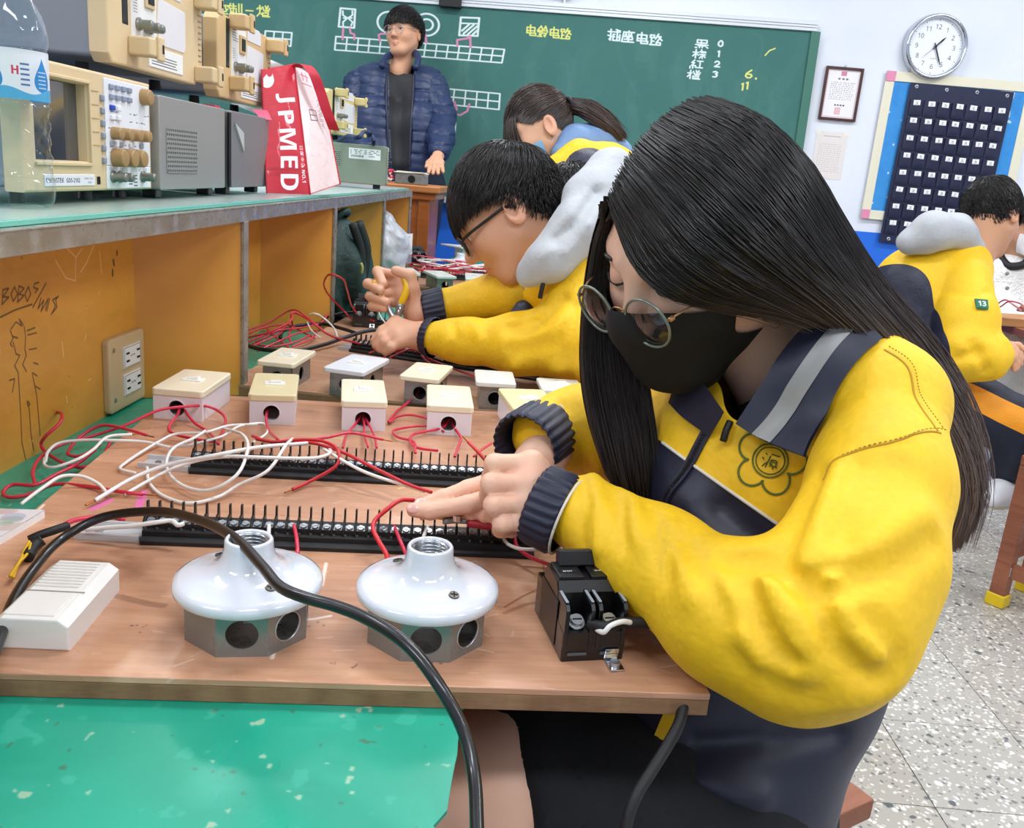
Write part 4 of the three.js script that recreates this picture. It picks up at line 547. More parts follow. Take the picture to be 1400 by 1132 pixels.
wire('white wire bent over the red tangle', [[-.4903,.81,-1.9634],[-.4726,.815,-1.9515],[-.4556,.8,-1.9722],[-.4287,.79,-1.9355],[-.4043,.785,-1.8636]], WW, .0021); wire('second white wire beside the bent one in the tangle', [[-.4828,.8,-1.9156],[-.4636,.79,-1.8786],[-.4365,.782,-1.8466]], WW, .0018);
wire('white wire held in the jaws of the pliers', [[-.3983,.79,-2.1727],[-.3792,.8,-2.1658],[-.3375,.803,-2.0296],[-.3026,.805,-1.9216]], WW, .002); wire('white wire tucked beside the near sleeve of the boy', [[-.23,.8,-1.7548],[-.2187,.803,-1.7362],[-.1991,.795,-1.7247],[-.1596,.785,-1.7178]], WW, .0024);
wire('thick black cable lying across the boy\'s board', [[-.5621,.775,-1.7399],[-.5168,.776,-1.7084],[-.4587,.778,-1.7094],[-.4176,.78,-1.7813],[-.3879,.785,-1.8537],[-.3497,.795,-1.8985],[-.3098,.795,-1.9481]], M.blackCable, .0042, null, 0, 'cable'); wire('black cable curving behind the red tangle to the breaker', [[-.5205,.776,-1.8388],[-.5337,.778,-1.9131],[-.5087,.785,-1.9535],[-.4652,.788,-1.9789],[-.4087,.786,-1.9501],[-.3722,.785,-1.9166]], M.blackCable, .004, null, 0, 'cable'); wire('black cable rising beside the shelf divider to the breaker', [[-.4813,.775,-2.0186],[-.4791,.785,-2.1114],[-.4504,.79,-2.1425],[-.4284,.79,-2.1675]], M.blackCable, .004, null, 0, 'cable');
// the far board
const GF = 'red and white wires heaped on the far board';
for (let i = 0; i < 18; i++) { const a = -.36 + .42 * rnd(), z = -3.1 - .3 * rnd(), q = [[a, .8, z]]; for (let k = 0; k < 4; k++) q.push([a + rr(-.12, .16), .785 + .045 * rnd(), z + rr(-.1, .1)]); wire(i % 2 ? 'white wire in the heap on the far board' : 'red wire in the heap on the far board', q, i % 2 ? WW : RW, .0024, GF + (i % 2 ? ', white' : ', red')); }
wire('pink wire running from the far breaker towards the far strip', [[-.4583,.8,-3.5108],[-.4255,.79,-3.4635],[-.3983,.79,-3.4283],[-.3745,.8,-3.4636]], phy(0xb04a78, .4), .003); wire('white wire running from the far breaker to the heap', [[-.439,.8,-3.4971],[-.4104,.8,-3.4303],[-.3881,.8,-3.482],[-.377,.8,-3.589]], WW, .003);
wire('black cable at the foot of the lectern on the far bench', [[-.5224,.756,-3.7063],[-.5019,.757,-3.7799],[-.4705,.757,-3.8773]], M.blackCable, .005, null, 0, 'cable');
{ const c = [[-.4076,.79,-4.2142],[-.2993,.79,-4.117],[-.2953,.79,-4.3376],[-.4027,.79,-4.4531]], q = quad(c), t = thing('plastic_plate', 'white cover plate leaning over the far lamp base on the far green bench', 'plate', [q.x, .7522, q.z], q.ry); const g = extr(rrect(.16, .12, .01), .004, .002, 2); g.rotateX(-Math.PI / 2 - .05); part(t, 'plate', mv(g, 0, .045, 0), M.white); part(t, 'stand', boxB(.06, .046, .05, .02, 0, 0, .004), M.white); }
{ // pliers lying under the girl's hand
  const k = thing('pliers', 'yellow and red handled pliers lying on the front strip under the girl\'s fingers', 'pliers', [-.0575,.808,-.8411]), yh = phy(0xe2b40c, .35, { clearcoat: .4 });
  wpart(k, 'handle', rod([[-.0905,.808,-.8353],[-.0801,.809,-.8413],[-.065,.809,-.8408],[-.0561,.809,-.8409]], (t) => .0036 + .001 * Math.sin(t * 3), 16, 8), yh); wpart(k, 'handle', rod([[-.0515,.809,-.84],[-.0389,.809,-.843],[-.0265,.809,-.8479],[-.0054,.809,-.8489]], () => .0042, 14, 8), yh);
  wpart(k, 'pivot', mv(cyl(.006, .006, .006, 0, 0, 0, 16), ...[-.0535,.811,-.8365]), M.chrome); wpart(k, 'jaw', rod([[-.0671,.807,-.8333],[-.0535,.807,-.8385],[-.0423,.807,-.8392]], () => .0038, 8, 8), M.zinc); wpart(k, 'grip', rod([[-.0419,.806,-.8358],[-.0269,.806,-.8334],[-.0045,.806,-.8328]], () => .0046, 10, 8), phy(0x9c1024, .35));
}

// ---------- instruments, bag and bottle on the counter ----------
const beige = mat(0xdcc49a, .5), beigeY = mat(0xd6b684, .5), greyMetal = mat(0x8c8f96, .45, { metalness: .25 }), knobM = mat(0xa8875a, .4), bncM = mat(0x8d8f86, .35, { metalness: .6 });
const holes = (w, h, nx, ny, r) => { const s = rrect(w, h, .002); for (let i = 0; i < nx; i++) for (let j = 0; j < ny; j++) { const x = -w / 2 + (i + .5 + (j % 2) * .25) * w / (nx + .4), y = -h / 2 + (j + .5) * h / ny; const p = new THREE.Path(); p.absellipse(x, y, r, r, 0, 6.2832, true); s.holes.push(p); } return new THREE.ExtrudeGeometry(s, { depth: .001, bevelEnabled: false, curveSegments: 3 }); };
const textPanel = (w, h, draw, bg = '#eceae4') => mat(0xffffff, .5, { map: ctex(w, h, (x) => { x.fillStyle = bg; x.fillRect(0, 0, w, h); draw(x); }) });
const label = (w, h, x, y, z, m) => mv(new THREE.PlaneGeometry(w, h), x, y, z);
// front panel oscilloscope; local x runs along the face, z out of it
{
  const W = .335, Hh = .147, D = .15, t = thing('oscilloscope', 'beige digital oscilloscope with a dark screen and brown knobs, behind the water bottle', 'oscilloscope', [-.575, 1.0722, -1.0], Math.PI / 2), y0 = .0138; 
  part(t, 'case', mv(box(W - .01, Hh - .008, D, 0, 0, 0, .004), W / 2, y0 + Hh / 2, -D / 2 - .012), greyMetal);
  const bez = extr(shape([[0, 0], [W, 0], [W, Hh], [0, Hh]], [(() => { const p = new THREE.Path(); p.moveTo(.028, .036); p.lineTo(.15, .036); p.lineTo(.15, .128); p.lineTo(.028, .128); p.closePath(); return p; })()]), .018, .003, 2); bez.translate(0, y0, -.018); part(t, 'bezel', bez, beige);
  part(t, 'screen', mv(box(.122, .092, .002, 0, 0, 0, 0), .089, y0 + .082, -.012), phy(0x3a4048, .12, { clearcoat: 1, clearcoatRoughness: .05 }));
  part(t, 'screen_surround', [box(.004, .1, .006, .153, y0 + .082, .003, .001), box(.132, .004, .006, .089, y0 + .0325, .003, .001), box(.132, .004, .006, .089, y0 + .1315, .003, .001)], beige);
  for (let i = 0; i < 6; i++) { const k = part(t, 'soft_key', box(.008, .0085, .006, .186, y0 + .116 - i * .0155, .004, .002), mat(0x9097a6, .4)); if (i < 5) part(t, 'key_line', box(.026, .0007, .001, .166, y0 + .123 - i * .0165, .0032, 0), mat(0xb29a70, .6)); }
  part(t, 'control_panel', box(.134, .11, .003, .259, y0 + .087, .0035, .002), textPanel(512, 420, (x) => { x.fillStyle = '#445'; for (let i = 0; i < 90; i++) x.fillRect(rr(20, 490), 150 + 40 * (i % 7) + rr(0, 6), rr(8, 26), 4); }, '#e6e8ee'));
  for (let r = 0; r < 2; r++) for (let i = 0; i < 4; i++) part(t, 'push_button', box(.011, .007, .005, .209 + i * .0175, y0 + .132 - r * .0125, .006, .0015), mat(0x8f98ac, .4));
  part(t, 'push_button', box(.012, .007, .005, .21, y0 + .106, .006, .0015), mat(0x2648b0, .4), 'blue push button'); for (let i = 0; i < 3; i++) part(t, 'push_button', box(.011, .007, .005, [.228, .21, .228][i], y0 + [.106, .094, .094][i], .006, .0015), M.white);
  const knob = (x, y, r, h) => { const g = lathe([[0, h], [r * .8, h], [r * .92, h - .002], [r * .98, .002], [r, 0]], 24); g.rotateX(Math.PI / 2); part(t, 'knob', mv(g, x, y0 + y, .004), knobM); };
  knob(.305, .127, .0115, .014); for (let i = 0; i < 4; i++) knob(.212 + i * .029, .074, .0085, .014); for (const x of [.214, .244, .274]) knob(x, .043, .0125, .017);
  for (let i = 0; i < 5; i++) part(t, 'push_button', box(.009, .007, .004, .206 + [0, .014, .026, .056, .09][i], y0 + .06, .006, .0015), i % 2 ? M.white : mat(0x9aa0ac, .4));
  part(t, 'input_panel', box(.134, .03, .003, .259, y0 + .017, .0035, .002), textPanel(256, 64, (x) => { x.fillStyle = '#333'; x.font = '13px sans-serif'; x.fillText('CH1', 14, 14); x.fillText('CH2', 70, 14); x.fillText('EXT TRIG', 180, 14); for (let i = 0; i < 8; i++) x.fillRect(120 + (i % 2) * 30, 20 + i * 5, 22, 3); }, '#e9eaee'));
  for (const x of [.207, .226, .298]) { const g = lathe([[0, .02], [.0045, .02], [.006, .018], [.006, .004], [.008, .003], [.008, 0]], 20); g.rotateX(Math.PI / 2); part(t, 'connector', mv(g, x, y0 + .018, .005), bncM); }
  part(t, 'name_strip', box(.12, .014, .002, .1, y0 + .0135, .0032, .0008), textPanel(512, 60, (x) => { x.fillStyle = '#2a2a44'; x.font = 'bold 34px sans-serif'; x.fillText('GWINSTEK', 8, 42); x.font = 'bold 32px sans-serif'; x.fillText('GDS-2102', 205, 42); x.font = '15px sans-serif'; x.fillText('100MHz 1GS/s', 390, 26); x.fillText('Digital', 430, 46); }, '#e8e6ea'));
  part(t, 'power_symbol', box(.008, .01, .002, .171, y0 + .013, .0032, .0008), M.black);
  for (const x of [.04, .2, .3]) part(t, 'foot', cyl(.008, .009, y0, x, y0 / 2, -.03, 14), M.black);
}
// instruments turned with their backs to the aisle
function backInstrument(lbl, pos, ry, m, side, W = .355, Hh = .152, D = .3) {
  const t = thing('signal_instrument', lbl, 'instrument', pos, ry), y0 = .008;
  const g = extr(rrect(W - .012, Hh - .012, .006), D - .002, .001); g.translate(W / 2, y0 + Hh / 2, -D - .02); part(t, 'case', g, side);
  const fr = shape([[.012, 0], [W - .03, 0], [W, .03], [W, Hh - .03], [W - .03, Hh], [.012, Hh], [0, Hh - .012], [0, .012]]); const f = extr(fr, .022, .003, 2); f.translate(0, y0, -.022); part(t, 'back_bezel', f, m);
  const h2 = holes(.11, .05, 20, 9, .0017); h2.rotateY(-Math.PI / 2); h2.translate(.0035, y0 + Hh * .78, -.11); part(t, 'vent_grille', h2, mat(0xb2b5ba, .45, { metalness: .3 })); part(t, 'vent_dark', mv(box(.0012, .05, .11, 0, 0, 0, 0), .005, y0 + Hh * .78, -.11), M.dark);
  part(t, 'cord_slot', box(.018, .085, .004, .052, y0 + .098, .0018, .001), M.black);
  part(t, 'label_panel', box(.085, .105, .003, .112, y0 + .09, .003, .001), textPanel(256, 320, (x) => { x.fillStyle = '#777'; for (let i = 0; i < 7; i++) x.fillRect(16, 20 + i * 14, 70 + 30 * hash(i, 1, 1), 4); for (let i = 0; i < 5; i++) x.fillRect(20, 150 + i * 12, 40, 3); }, '#eceae6'));
  part(t, 'socket', [box(.032, .034, .006, .128, y0 + .105, .005, .002)], m); part(t, 'socket_hole', box(.02, .022, .002, .128, y0 + .105, .0085, .003), M.black);
  for (const x of [.09, .115, .128]) { const c = lathe([[0, .022], [.005, .022], [.0065, .02], [.0065, .004], [.009, .003], [.009, 0]], 18); c.rotateX(Math.PI / 2); part(t, 'connector', mv(c, x, y0 + .062, .005), bncM); }
  part(t, 'warning_panel', box(.13, .03, .003, .19, y0 + .024, .003, .001), textPanel(420, 96, (x) => { x.fillStyle = '#333'; x.font = 'bold 22px sans-serif'; x.fillText('CAUTION', 30, 26); x.fillStyle = '#666'; for (let i = 0; i < 4; i++) x.fillRect(30, 38 + i * 13, 320 - 40 * hash(i, 2, 2), 5); }, '#f0efec'));
  const pan = (pts) => { const q = extr(shape(pts), .003, .0006); q.translate(0, y0, .0005); part(t, 'inset_panel', q, mat(0xe2e0e2, .55)); };
  pan([[.165, .118], [.25, .118], [.25, .138], [.24, .146], [.165, .146]]); pan([[.165, .044], [.262, .044], [.268, .052], [.268, .106], [.165, .11], [.158, .075]]);
  for (let i = 0; i < 5; i++) part(t, 'vent_slat', box(.07, .0028, .002, .105, y0 + .1485 - i * .0005 - .0002 - i * .0002 + .0, .0033, .0006), m);
  for (let i = 0; i < 9; i++) part(t, 'edge_notch', box(.012, .0012, .003, W - .014, y0 + .04 + i * .009, .0035, .0004), mat(0xb79c6c, .6));
  for (const [x, y] of [[.075, .03], [W - .022, .018], [W - .022, Hh - .018], [.075, Hh - .006]]) { const p = part(t, 'cord_post', box(.034, .026, .034, x, y0 + y, .019, .004), m); part(p, 'post_flange', box(.022, .034, .006, x + .014, y0 + y, .037, .003), m); part(p, 'post_hole', box(.005, .012, .001, x + .016, y0 + y, .0405, .0003), M.dark); }
  for (const x of [.05, W - .05]) for (const z of [-.06, -D + .04]) part(t, 'foot', cyl(.009, .01, .016, x, .001, z, 12), M.blackSoft);
  return t;
}
backInstrument('beige backed instrument with grey mesh sides stacked above the oscilloscope', [-.6, 1.245, -1.265], Math.PI / 2, beige, greyMetal, .345);
backInstrument('orange beige backed instrument between the stacked one and the red bag', [-.6, 1.2355, -1.685], Math.PI / 2, beigeY, greyMetal, .325, .145);
// grey power supplies with plain panels
function greyUnit(lbl, pos, ry, W, Hh, D, m, extra) {
  const t = thing('power_supply', lbl, 'power supply', pos, ry), y0 = .013; const g = extr(rrect(W, Hh, .004), D, .0015, 2); g.translate(W / 2, y0 + Hh / 2, -D); part(t, 'case', g, m);
  for (const x of [.03, W - .03]) for (const z of [-.025, -D + .03]) part(t, 'foot', box(.022, y0, .022, x, y0 / 2, z, .002), M.black); extra(t, y0); return t;
}
greyUnit('plain grey metal unit with a perforated panel, right of the oscilloscope', [-.565, TOP + .0004, -1.345], Math.PI / 2, .28, .135, .3, mat(0xa3a19e, .42, { metalness: .3 }), (t, y) => { part(t, 'vent_backing', box(.12, .062, .001, .085, y + .058, .0012, 0), M.dark); const h = holes(.124, .066, 17, 10, .0024); h.translate(.085, y + .058, .0018); part(t, 'perforated_panel', h, mat(0xa3a19e, .42, { metalness: .3 })); part(t, 'lid_strip', box(.03, .004, .03, .262, y + .137, -.02, .001), M.red, 'pink strap end'); });
greyUnit('grey metal unit with a triangular silver badge, left of the red bag', [-.565, TOP + .0004, -1.655], Math.PI / 2, .23, .135, .3, mat(0x8b8a8b, .42, { metalness: .35 }), (t, y) => { const b = extr(shape([[0, .05], [.05, .035], [.052, 0]]), .003, .001); b.translate(.015, y + .065, .001); part(t, 'badge', b, mat(0xbfc0c0, .4)); part(t, 'side_bracket', box(.012, .13, .004, -.006, y + .066, .001, .001), M.black); });
{
  const fr = [-.4811,1.0848,-2.8377], t = greyUnit('grey green metal unit with a white rating label, at the far end of the counter', [fr[0] - .2, TOP + .0002, fr[2]], .06, .2, .118, .06, mat(0x8f9888, .45, { metalness: .2 }), (t, y) => {
    part(t, 'rating_label', box(.098, .032, .001, .132, y + .09, .0018, .0003), textPanel(320, 104, (x) => { x.fillStyle = '#444'; for (let r = 0; r < 3; r++) { let q = 14; while (q < 280) { const l = rr(10, 40); x.fillRect(q, 16 + r * 16, l, 6); q += l + rr(8, 40); } } for (let i = 0; i < 26; i++) x.fillRect(20 + i * 5, 66, rr(1, 4), 22); x.fillRect(200, 70, 60, 6); }, '#f0f1f1'));
    const side = box(.003, .11, .05, .2018, y + .06, -.032, .001); part(t, 'side_panel', side, mat(0xb0b4a4, .45)); for (let i = 0; i < 9; i++) part(t, 'side_vent', box(.001, .004, .026, .2036, y + .1 - i * .008, -.03, 0), M.dark); part(t, 'side_switch', box(.002, .022, .01, .2036, y + .045, -.03, .0005), M.black);
    const h = holes(.05, .045, 9, 8, .002); h.translate(.035, y + .07, .0018); part(t, 'perforated_panel', h, mat(0x9aa294, .45)); part(t, 'vent_backing', box(.046, .042, .001, .035, y + .07, .0012, 0), M.dark);
  });
  t.rotation.y = .1;
  const e = backInstrument('small pale yellow backed instrument on the grey green unit', [fr[0] - .13, TOP + .0132 + .119, fr[2] + .07], 1.44, mat(0xdcc98c, .5), mat(0x9a9da2, .45, { metalness: .25 }), .3, .14, .12);
  e.position.set([-.72,1.2355,-3.0532][0], TOP + .155, [-.72,1.2355,-3.0532][2]); 
  const c = thing('lanyard', 'dark blue strap lying in a loop on the grey green unit', 'strap', [0, TOP + .1335, fr[2]]); wpart(c, 'strap', rod([[-.672,1.21,-3.0169],[-.5871,1.222,-2.7623],[-.4872,1.212,-2.4298],[-.5382,1.24,-2.7917],[-.5327,1.235,-2.8599],[-.5101,1.212,-2.7789],[-.584,1.209,-3.1159]], () => .006, 40, 6), mat(0x1f3158, .7));
}
// paper tucked behind the red bag
{ const p = thing('paper_sheet', 'crumpled white paper sticking up behind the red bag', 'paper', [-.6254,1.3216,-2.06]); const g = new THREE.PlaneGeometry(.12, .12, 10, 10), q = g.attributes.position; for (let i = 0; i < q.count; i++) q.setZ(i, .02 * (fbm(q.getX(i) * 30, q.getY(i) * 30, 2, 3) - .5)); g.computeVertexNormals(); g.rotateZ(-.3); part(p, 'sheet', g, mat(0xf2f2f4, .8, { side: THREE.DoubleSide })); p.position.y -= .03; }
// red tote bag
{
  const A = [-.5533,1.0732,-1.8444], B = [-.4896,1.0737,-1.9434], C = [-.4541,1.0971,-2.0743], a = [-.5907,1.317,-1.9254], b = [-.5487,1.3422,-2.0154], c = [-.5219,1.3253,-2.1354], back = [A[0] + C[0] - B[0], C[1], A[2] + C[2] - B[2]], bt = [a[0] + c[0] - b[0], c[1], a[2] + c[2] - b[2]];
  const t = thing('tote_bag', 'red shopping bag with big white lettering standing on the counter', 'bag', [A[0], TOP, A[2]]);
  const face = (p00, p10, p01, p11, nx, ny, bulge) => { const pos = [], uv = [], idx = [], n = VA(p10).sub(VA(p00)).cross(VA(p01).sub(VA(p00))).normalize(); for (let j = 0; j <= ny; j++) for (let i = 0; i <= nx; i++) { const u = i / nx, v = j / ny, q = VA(p00).lerp(VA(p10), u).lerp(VA(p01).lerp(VA(p11), u), v); q.addScaledVector(n, bulge * (Math.sin(u * Math.PI) * Math.sin(v * Math.PI)) + .005 * Math.min(1, 6 * u * (1 - u)) * (fbm(u * 5, v * 7, 3 + bulge * 50, 3) - .5)); pos.push(q.x, q.y, q.z); uv.push(u, v); if (i < nx && j < ny) { const k = j * (nx + 1) + i; idx.push(k, k + 1, k + nx + 1, k + 1, k + nx + 2, k + nx + 1); } } const g = new THREE.BufferGeometry(); g.setAttribute('position', new THREE.Float32BufferAttribute(pos, 3)); g.setAttribute('uv', new THREE.Float32BufferAttribute(uv, 2)); g.setIndex(idx); g.computeVertexNormals(); return g; };
  const red = phy(0xb80e26, .5, { side: THREE.DoubleSide, clearcoat: .15 });
  const frontTex = ctex(512, 1400, (x) => { x.fillStyle = '#c4102c'; x.fillRect(0, 0, 512, 1400); for (let i = 0; i < 40; i++) { x.fillStyle = `rgba(${rnd() < .5 ? '90,0,10' : '240,60,80'},.07)`; x.fillRect(0, rnd() * 1400, 512, rr(4, 40)); }
    x.save(); x.translate(280, 720); x.rotate(Math.PI / 2); x.fillStyle = '#f3eef0'; x.textAlign = 'center'; x.font = 'bold 310px sans-serif'; const L = ['J', 'P', 'M', 'E', 'D'], W = [150, 205, 280, 195, 220]; let q = -560; L.forEach((ch, i) => { x.fillText(ch, q + W[i] / 2 + 150, i ? 125 : 60); q += W[i] + 5; }); x.restore();
    x.fillStyle = '#f3eef0'; x.beginPath(); x.arc(70, 130, 90, 0, 3.2); x.arc(110, 60, 40, 3.1, 0, true); x.fill();
    [...'日藥本舖'].forEach((ch, i) => { x.save(); x.translate(455, 880 + i * 62); x.rotate(Math.PI / 2); glyphs(x, ch, -4, -28, 50, 56, 0, 0, '#f3eef0', 5); x.restore(); }); x.save(); x.translate(430, 1135); x.rotate(Math.PI / 2); x.fillStyle = '#f3eef0'; x.font = 'bold 62px sans-serif'; x.fillText('NO.1', 0, 0); x.restore(); });
  wpart(t, 'front_panel', face(A, B, a, b, 20, 40, .012), phy(0xffffff, .5, { map: frontTex, clearcoat: .15, side: THREE.DoubleSide }));
  const sideTex = ctex(512, 1400, (x) => { x.fillStyle = '#efd9d8'; x.fillRect(0, 0, 512, 1400); for (let i = 0; i < 160; i++) { x.strokeStyle = `rgba(${rnd() < .5 ? '250,240,240' : '205,165,170'},.5)`; x.lineWidth = rr(2, 8); const p = rnd() * 512, q = rnd() * 1400; x.beginPath(); x.moveTo(p, q); x.lineTo(p + rr(-60, 60), q + rr(-60, 60)); x.stroke(); }
    x.strokeStyle = '#c4102c'; x.lineWidth = 22; x.strokeRect(0, 0, 512, 1400); x.strokeStyle = '#2a2226'; x.lineWidth = 9; x.strokeRect(130, 480, 110, 120); x.beginPath(); x.moveTo(130, 540); x.lineTo(240, 540); x.stroke(); x.fillStyle = '#2a2226'; for (let i = 0; i < 18; i++) for (let j = 0; j < 3; j++) if (hash(i, j, 7) > .3) x.fillRect(290 + j * 26, 330 + i * 20, 16, 10); x.fillStyle = '#d8607a'; x.fillRect(90, 80, 150, 14); x.fillRect(120, 50, 16, 100); x.fillRect(190, 50, 16, 100); x.fillRect(90, 180, 180, 12); });
  wpart(t, 'side_panel', face(B, C, b, c, 16, 40, .01), phy(0xffffff, .5, { map: sideTex, clearcoat: .15, side: THREE.DoubleSide })); wpart(t, 'back_panel', face(C, back, c, bt, 8, 12, .005), red); wpart(t, 'hidden_side', face(back, A, bt, a, 8, 12, .005), red); wpart(t, 'bottom', face(A, back, B, C, 4, 4, .0), red);
  const strap = (pts, w) => { const cv = new THREE.CatmullRomCurve3(pts.map(VA)), pos = [], idx = [], N = 40; for (let i = 0; i <= N; i++) { const p = cv.getPointAt(i / N); for (const s of [-1, 1]) pos.push(p.x + s * w * .5, p.y, p.z - s * w * .45); if (i < N) { const k = i * 2; idx.push(k, k + 1, k + 2, k + 1, k + 3, k + 2); } } const g = new THREE.BufferGeometry(); g.setAttribute('position', new THREE.Float32BufferAttribute(pos, 3)); g.setIndex(idx); g.computeVertexNormals(); return g; };
  wpart(t, 'handle', strap([[-.5449,1.3348,-2.0135],[-.5266,1.3424,-2.0157],[-.5061,1.3258,-2.0114],[-.4921,1.2907,-2.0227],[-.4809,1.2545,-2.0338],[-.472,1.2284,-2.0475],[-.4688,1.2139,-2.0643]], .02), phy(0xc01a34, .5, { side: THREE.DoubleSide })); wpart(t, 'handle', strap([[-.586,1.2355,-1.8827],[-.573,1.2271,-1.8702],[-.5631,1.2165,-1.8674],[-.57,1.2252,-1.8801],[-.5802,1.2367,-1.8935]], .018), phy(0xd85a7a, .5, { side: THREE.DoubleSide }));
  for (const [p, q] of [[A, a], [B, b], [C, c]]) wpart(t, 'piping', rod([p, VA(p).lerp(VA(q), .5).toArray(), q], () => .0022, 10, 6), red);
}
// water bottle, cut by the picture's edge
{
  const t = thing('water_bottle', 'clear plastic water bottle with a blue drop on its label, standing on the counter corner', 'bottle', [[-.5608,1.0725,-.9685][0] - .008, TOP + .0002, [-.5608,1.0725,-.9685][2] - .02]);
  const N = 64, prof = [[.0, .004], [.016, .003], [.026, .0005], [.0305, .004], [.033, .012], [.0335, .028], [.0315, .031], [.0335, .035], [.034, .06], [.0335, .09], [.0335, .1065], [.0318, .109], [.0322, .112], [.0322, .162], [.0318, .165], [.0335, .168], [.0335, .178], [.031, .192], [.0245, .208], [.0175, .222], [.0135, .232], [.0135, .25]], g = lathe(prof.map((p) => [p[0], p[1]]), N), P = g.attributes.position;
  const rows = 120, c = new THREE.CatmullRomCurve3(prof.map((p) => V(p[0], p[1], 0)), false, 'centripetal'), gg = lathe(Array.from({ length: rows }, (_, i) => { const q = c.getPoint(i / (rows - 1)); return [Math.max(0, q.x), q.y]; }), N), Q = gg.attributes.position;
  for (let i = 0; i < Q.count; i++) { const x = Q.getX(i), y = Q.getY(i), z = Q.getZ(i), a = Math.atan2(z, x), m = sst(.032, .04, y) * (1 - sst(.098, .106, y)), f = 1 - m * .09 * Math.abs(Math.sin(a * 4 + y * 90)) - m * .09 * Math.abs(Math.sin(a * 4 - y * 90)); const n = sst(.18, .19, y) * (1 - sst(.215, .225, y)), h = f - n * .05 * Math.abs(Math.sin(a * 5 + y * 60)); Q.setX(i, x * h); Q.setZ(i, z * h); } gg.computeVertexNormals();
  part(t, 'shell', gg, phy(0xf4faff, .03, { transmission: 1, thickness: 0, ior: 1.45, side: THREE.DoubleSide }));
  const lab = ctex(1024, 256, (x) => { x.fillStyle = '#f2f6fb'; x.fillRect(0, 0, 1024, 256); for (let k = 0; k < 4; k++) { const o = k * 256; x.fillStyle = '#2b8fd0'; x.beginPath(); x.moveTo(o + 128, 36); x.bezierCurveTo(o + 150, 90, o + 180, 120, o + 180, 160); x.arc(o + 128, 160, 52, 0, Math.PI); x.bezierCurveTo(o + 76, 120, o + 106, 90, o + 128, 36); x.fill(); x.fillStyle = '#cfe6f6'; for (let i = 0; i < 5; i++) x.fillRect(o + 100, 104 + i * 20, 56, 6); x.fillStyle = '#d8345a'; x.font = 'bold 60px sans-serif'; x.fillText('H', o + 218, 130); x.fillStyle = '#5b78b4'; for (let i = 0; i < 5; i++) x.fillRect(o + 8, 70 + i * 26, 44, 10); } x.fillStyle = '#57b4e2'; x.beginPath(); x.moveTo(0, 256); for (let i = 0; i <= 1024; i += 8) x.lineTo(i, 208 + 16 * Math.sin(i / 128 * Math.PI)); x.lineTo(1024, 256); x.fill(); });
  const lg = new THREE.CylinderGeometry(.0328, .0328, .05, 64, 1, true); lg.translate(0, .137, 0); lg.rotateY(2.2); part(t, 'label', lg, phy(0xffffff, .35, { map: lab, side: THREE.DoubleSide, transmission: .25, thickness: 0 }));
  part(t, 'cap', mv(lathe([[.0, .022], [.0145, .022], [.0155, .02], [.0155, 0]], 30), 0, .236, 0), mat(0xe9eef5, .4));
}
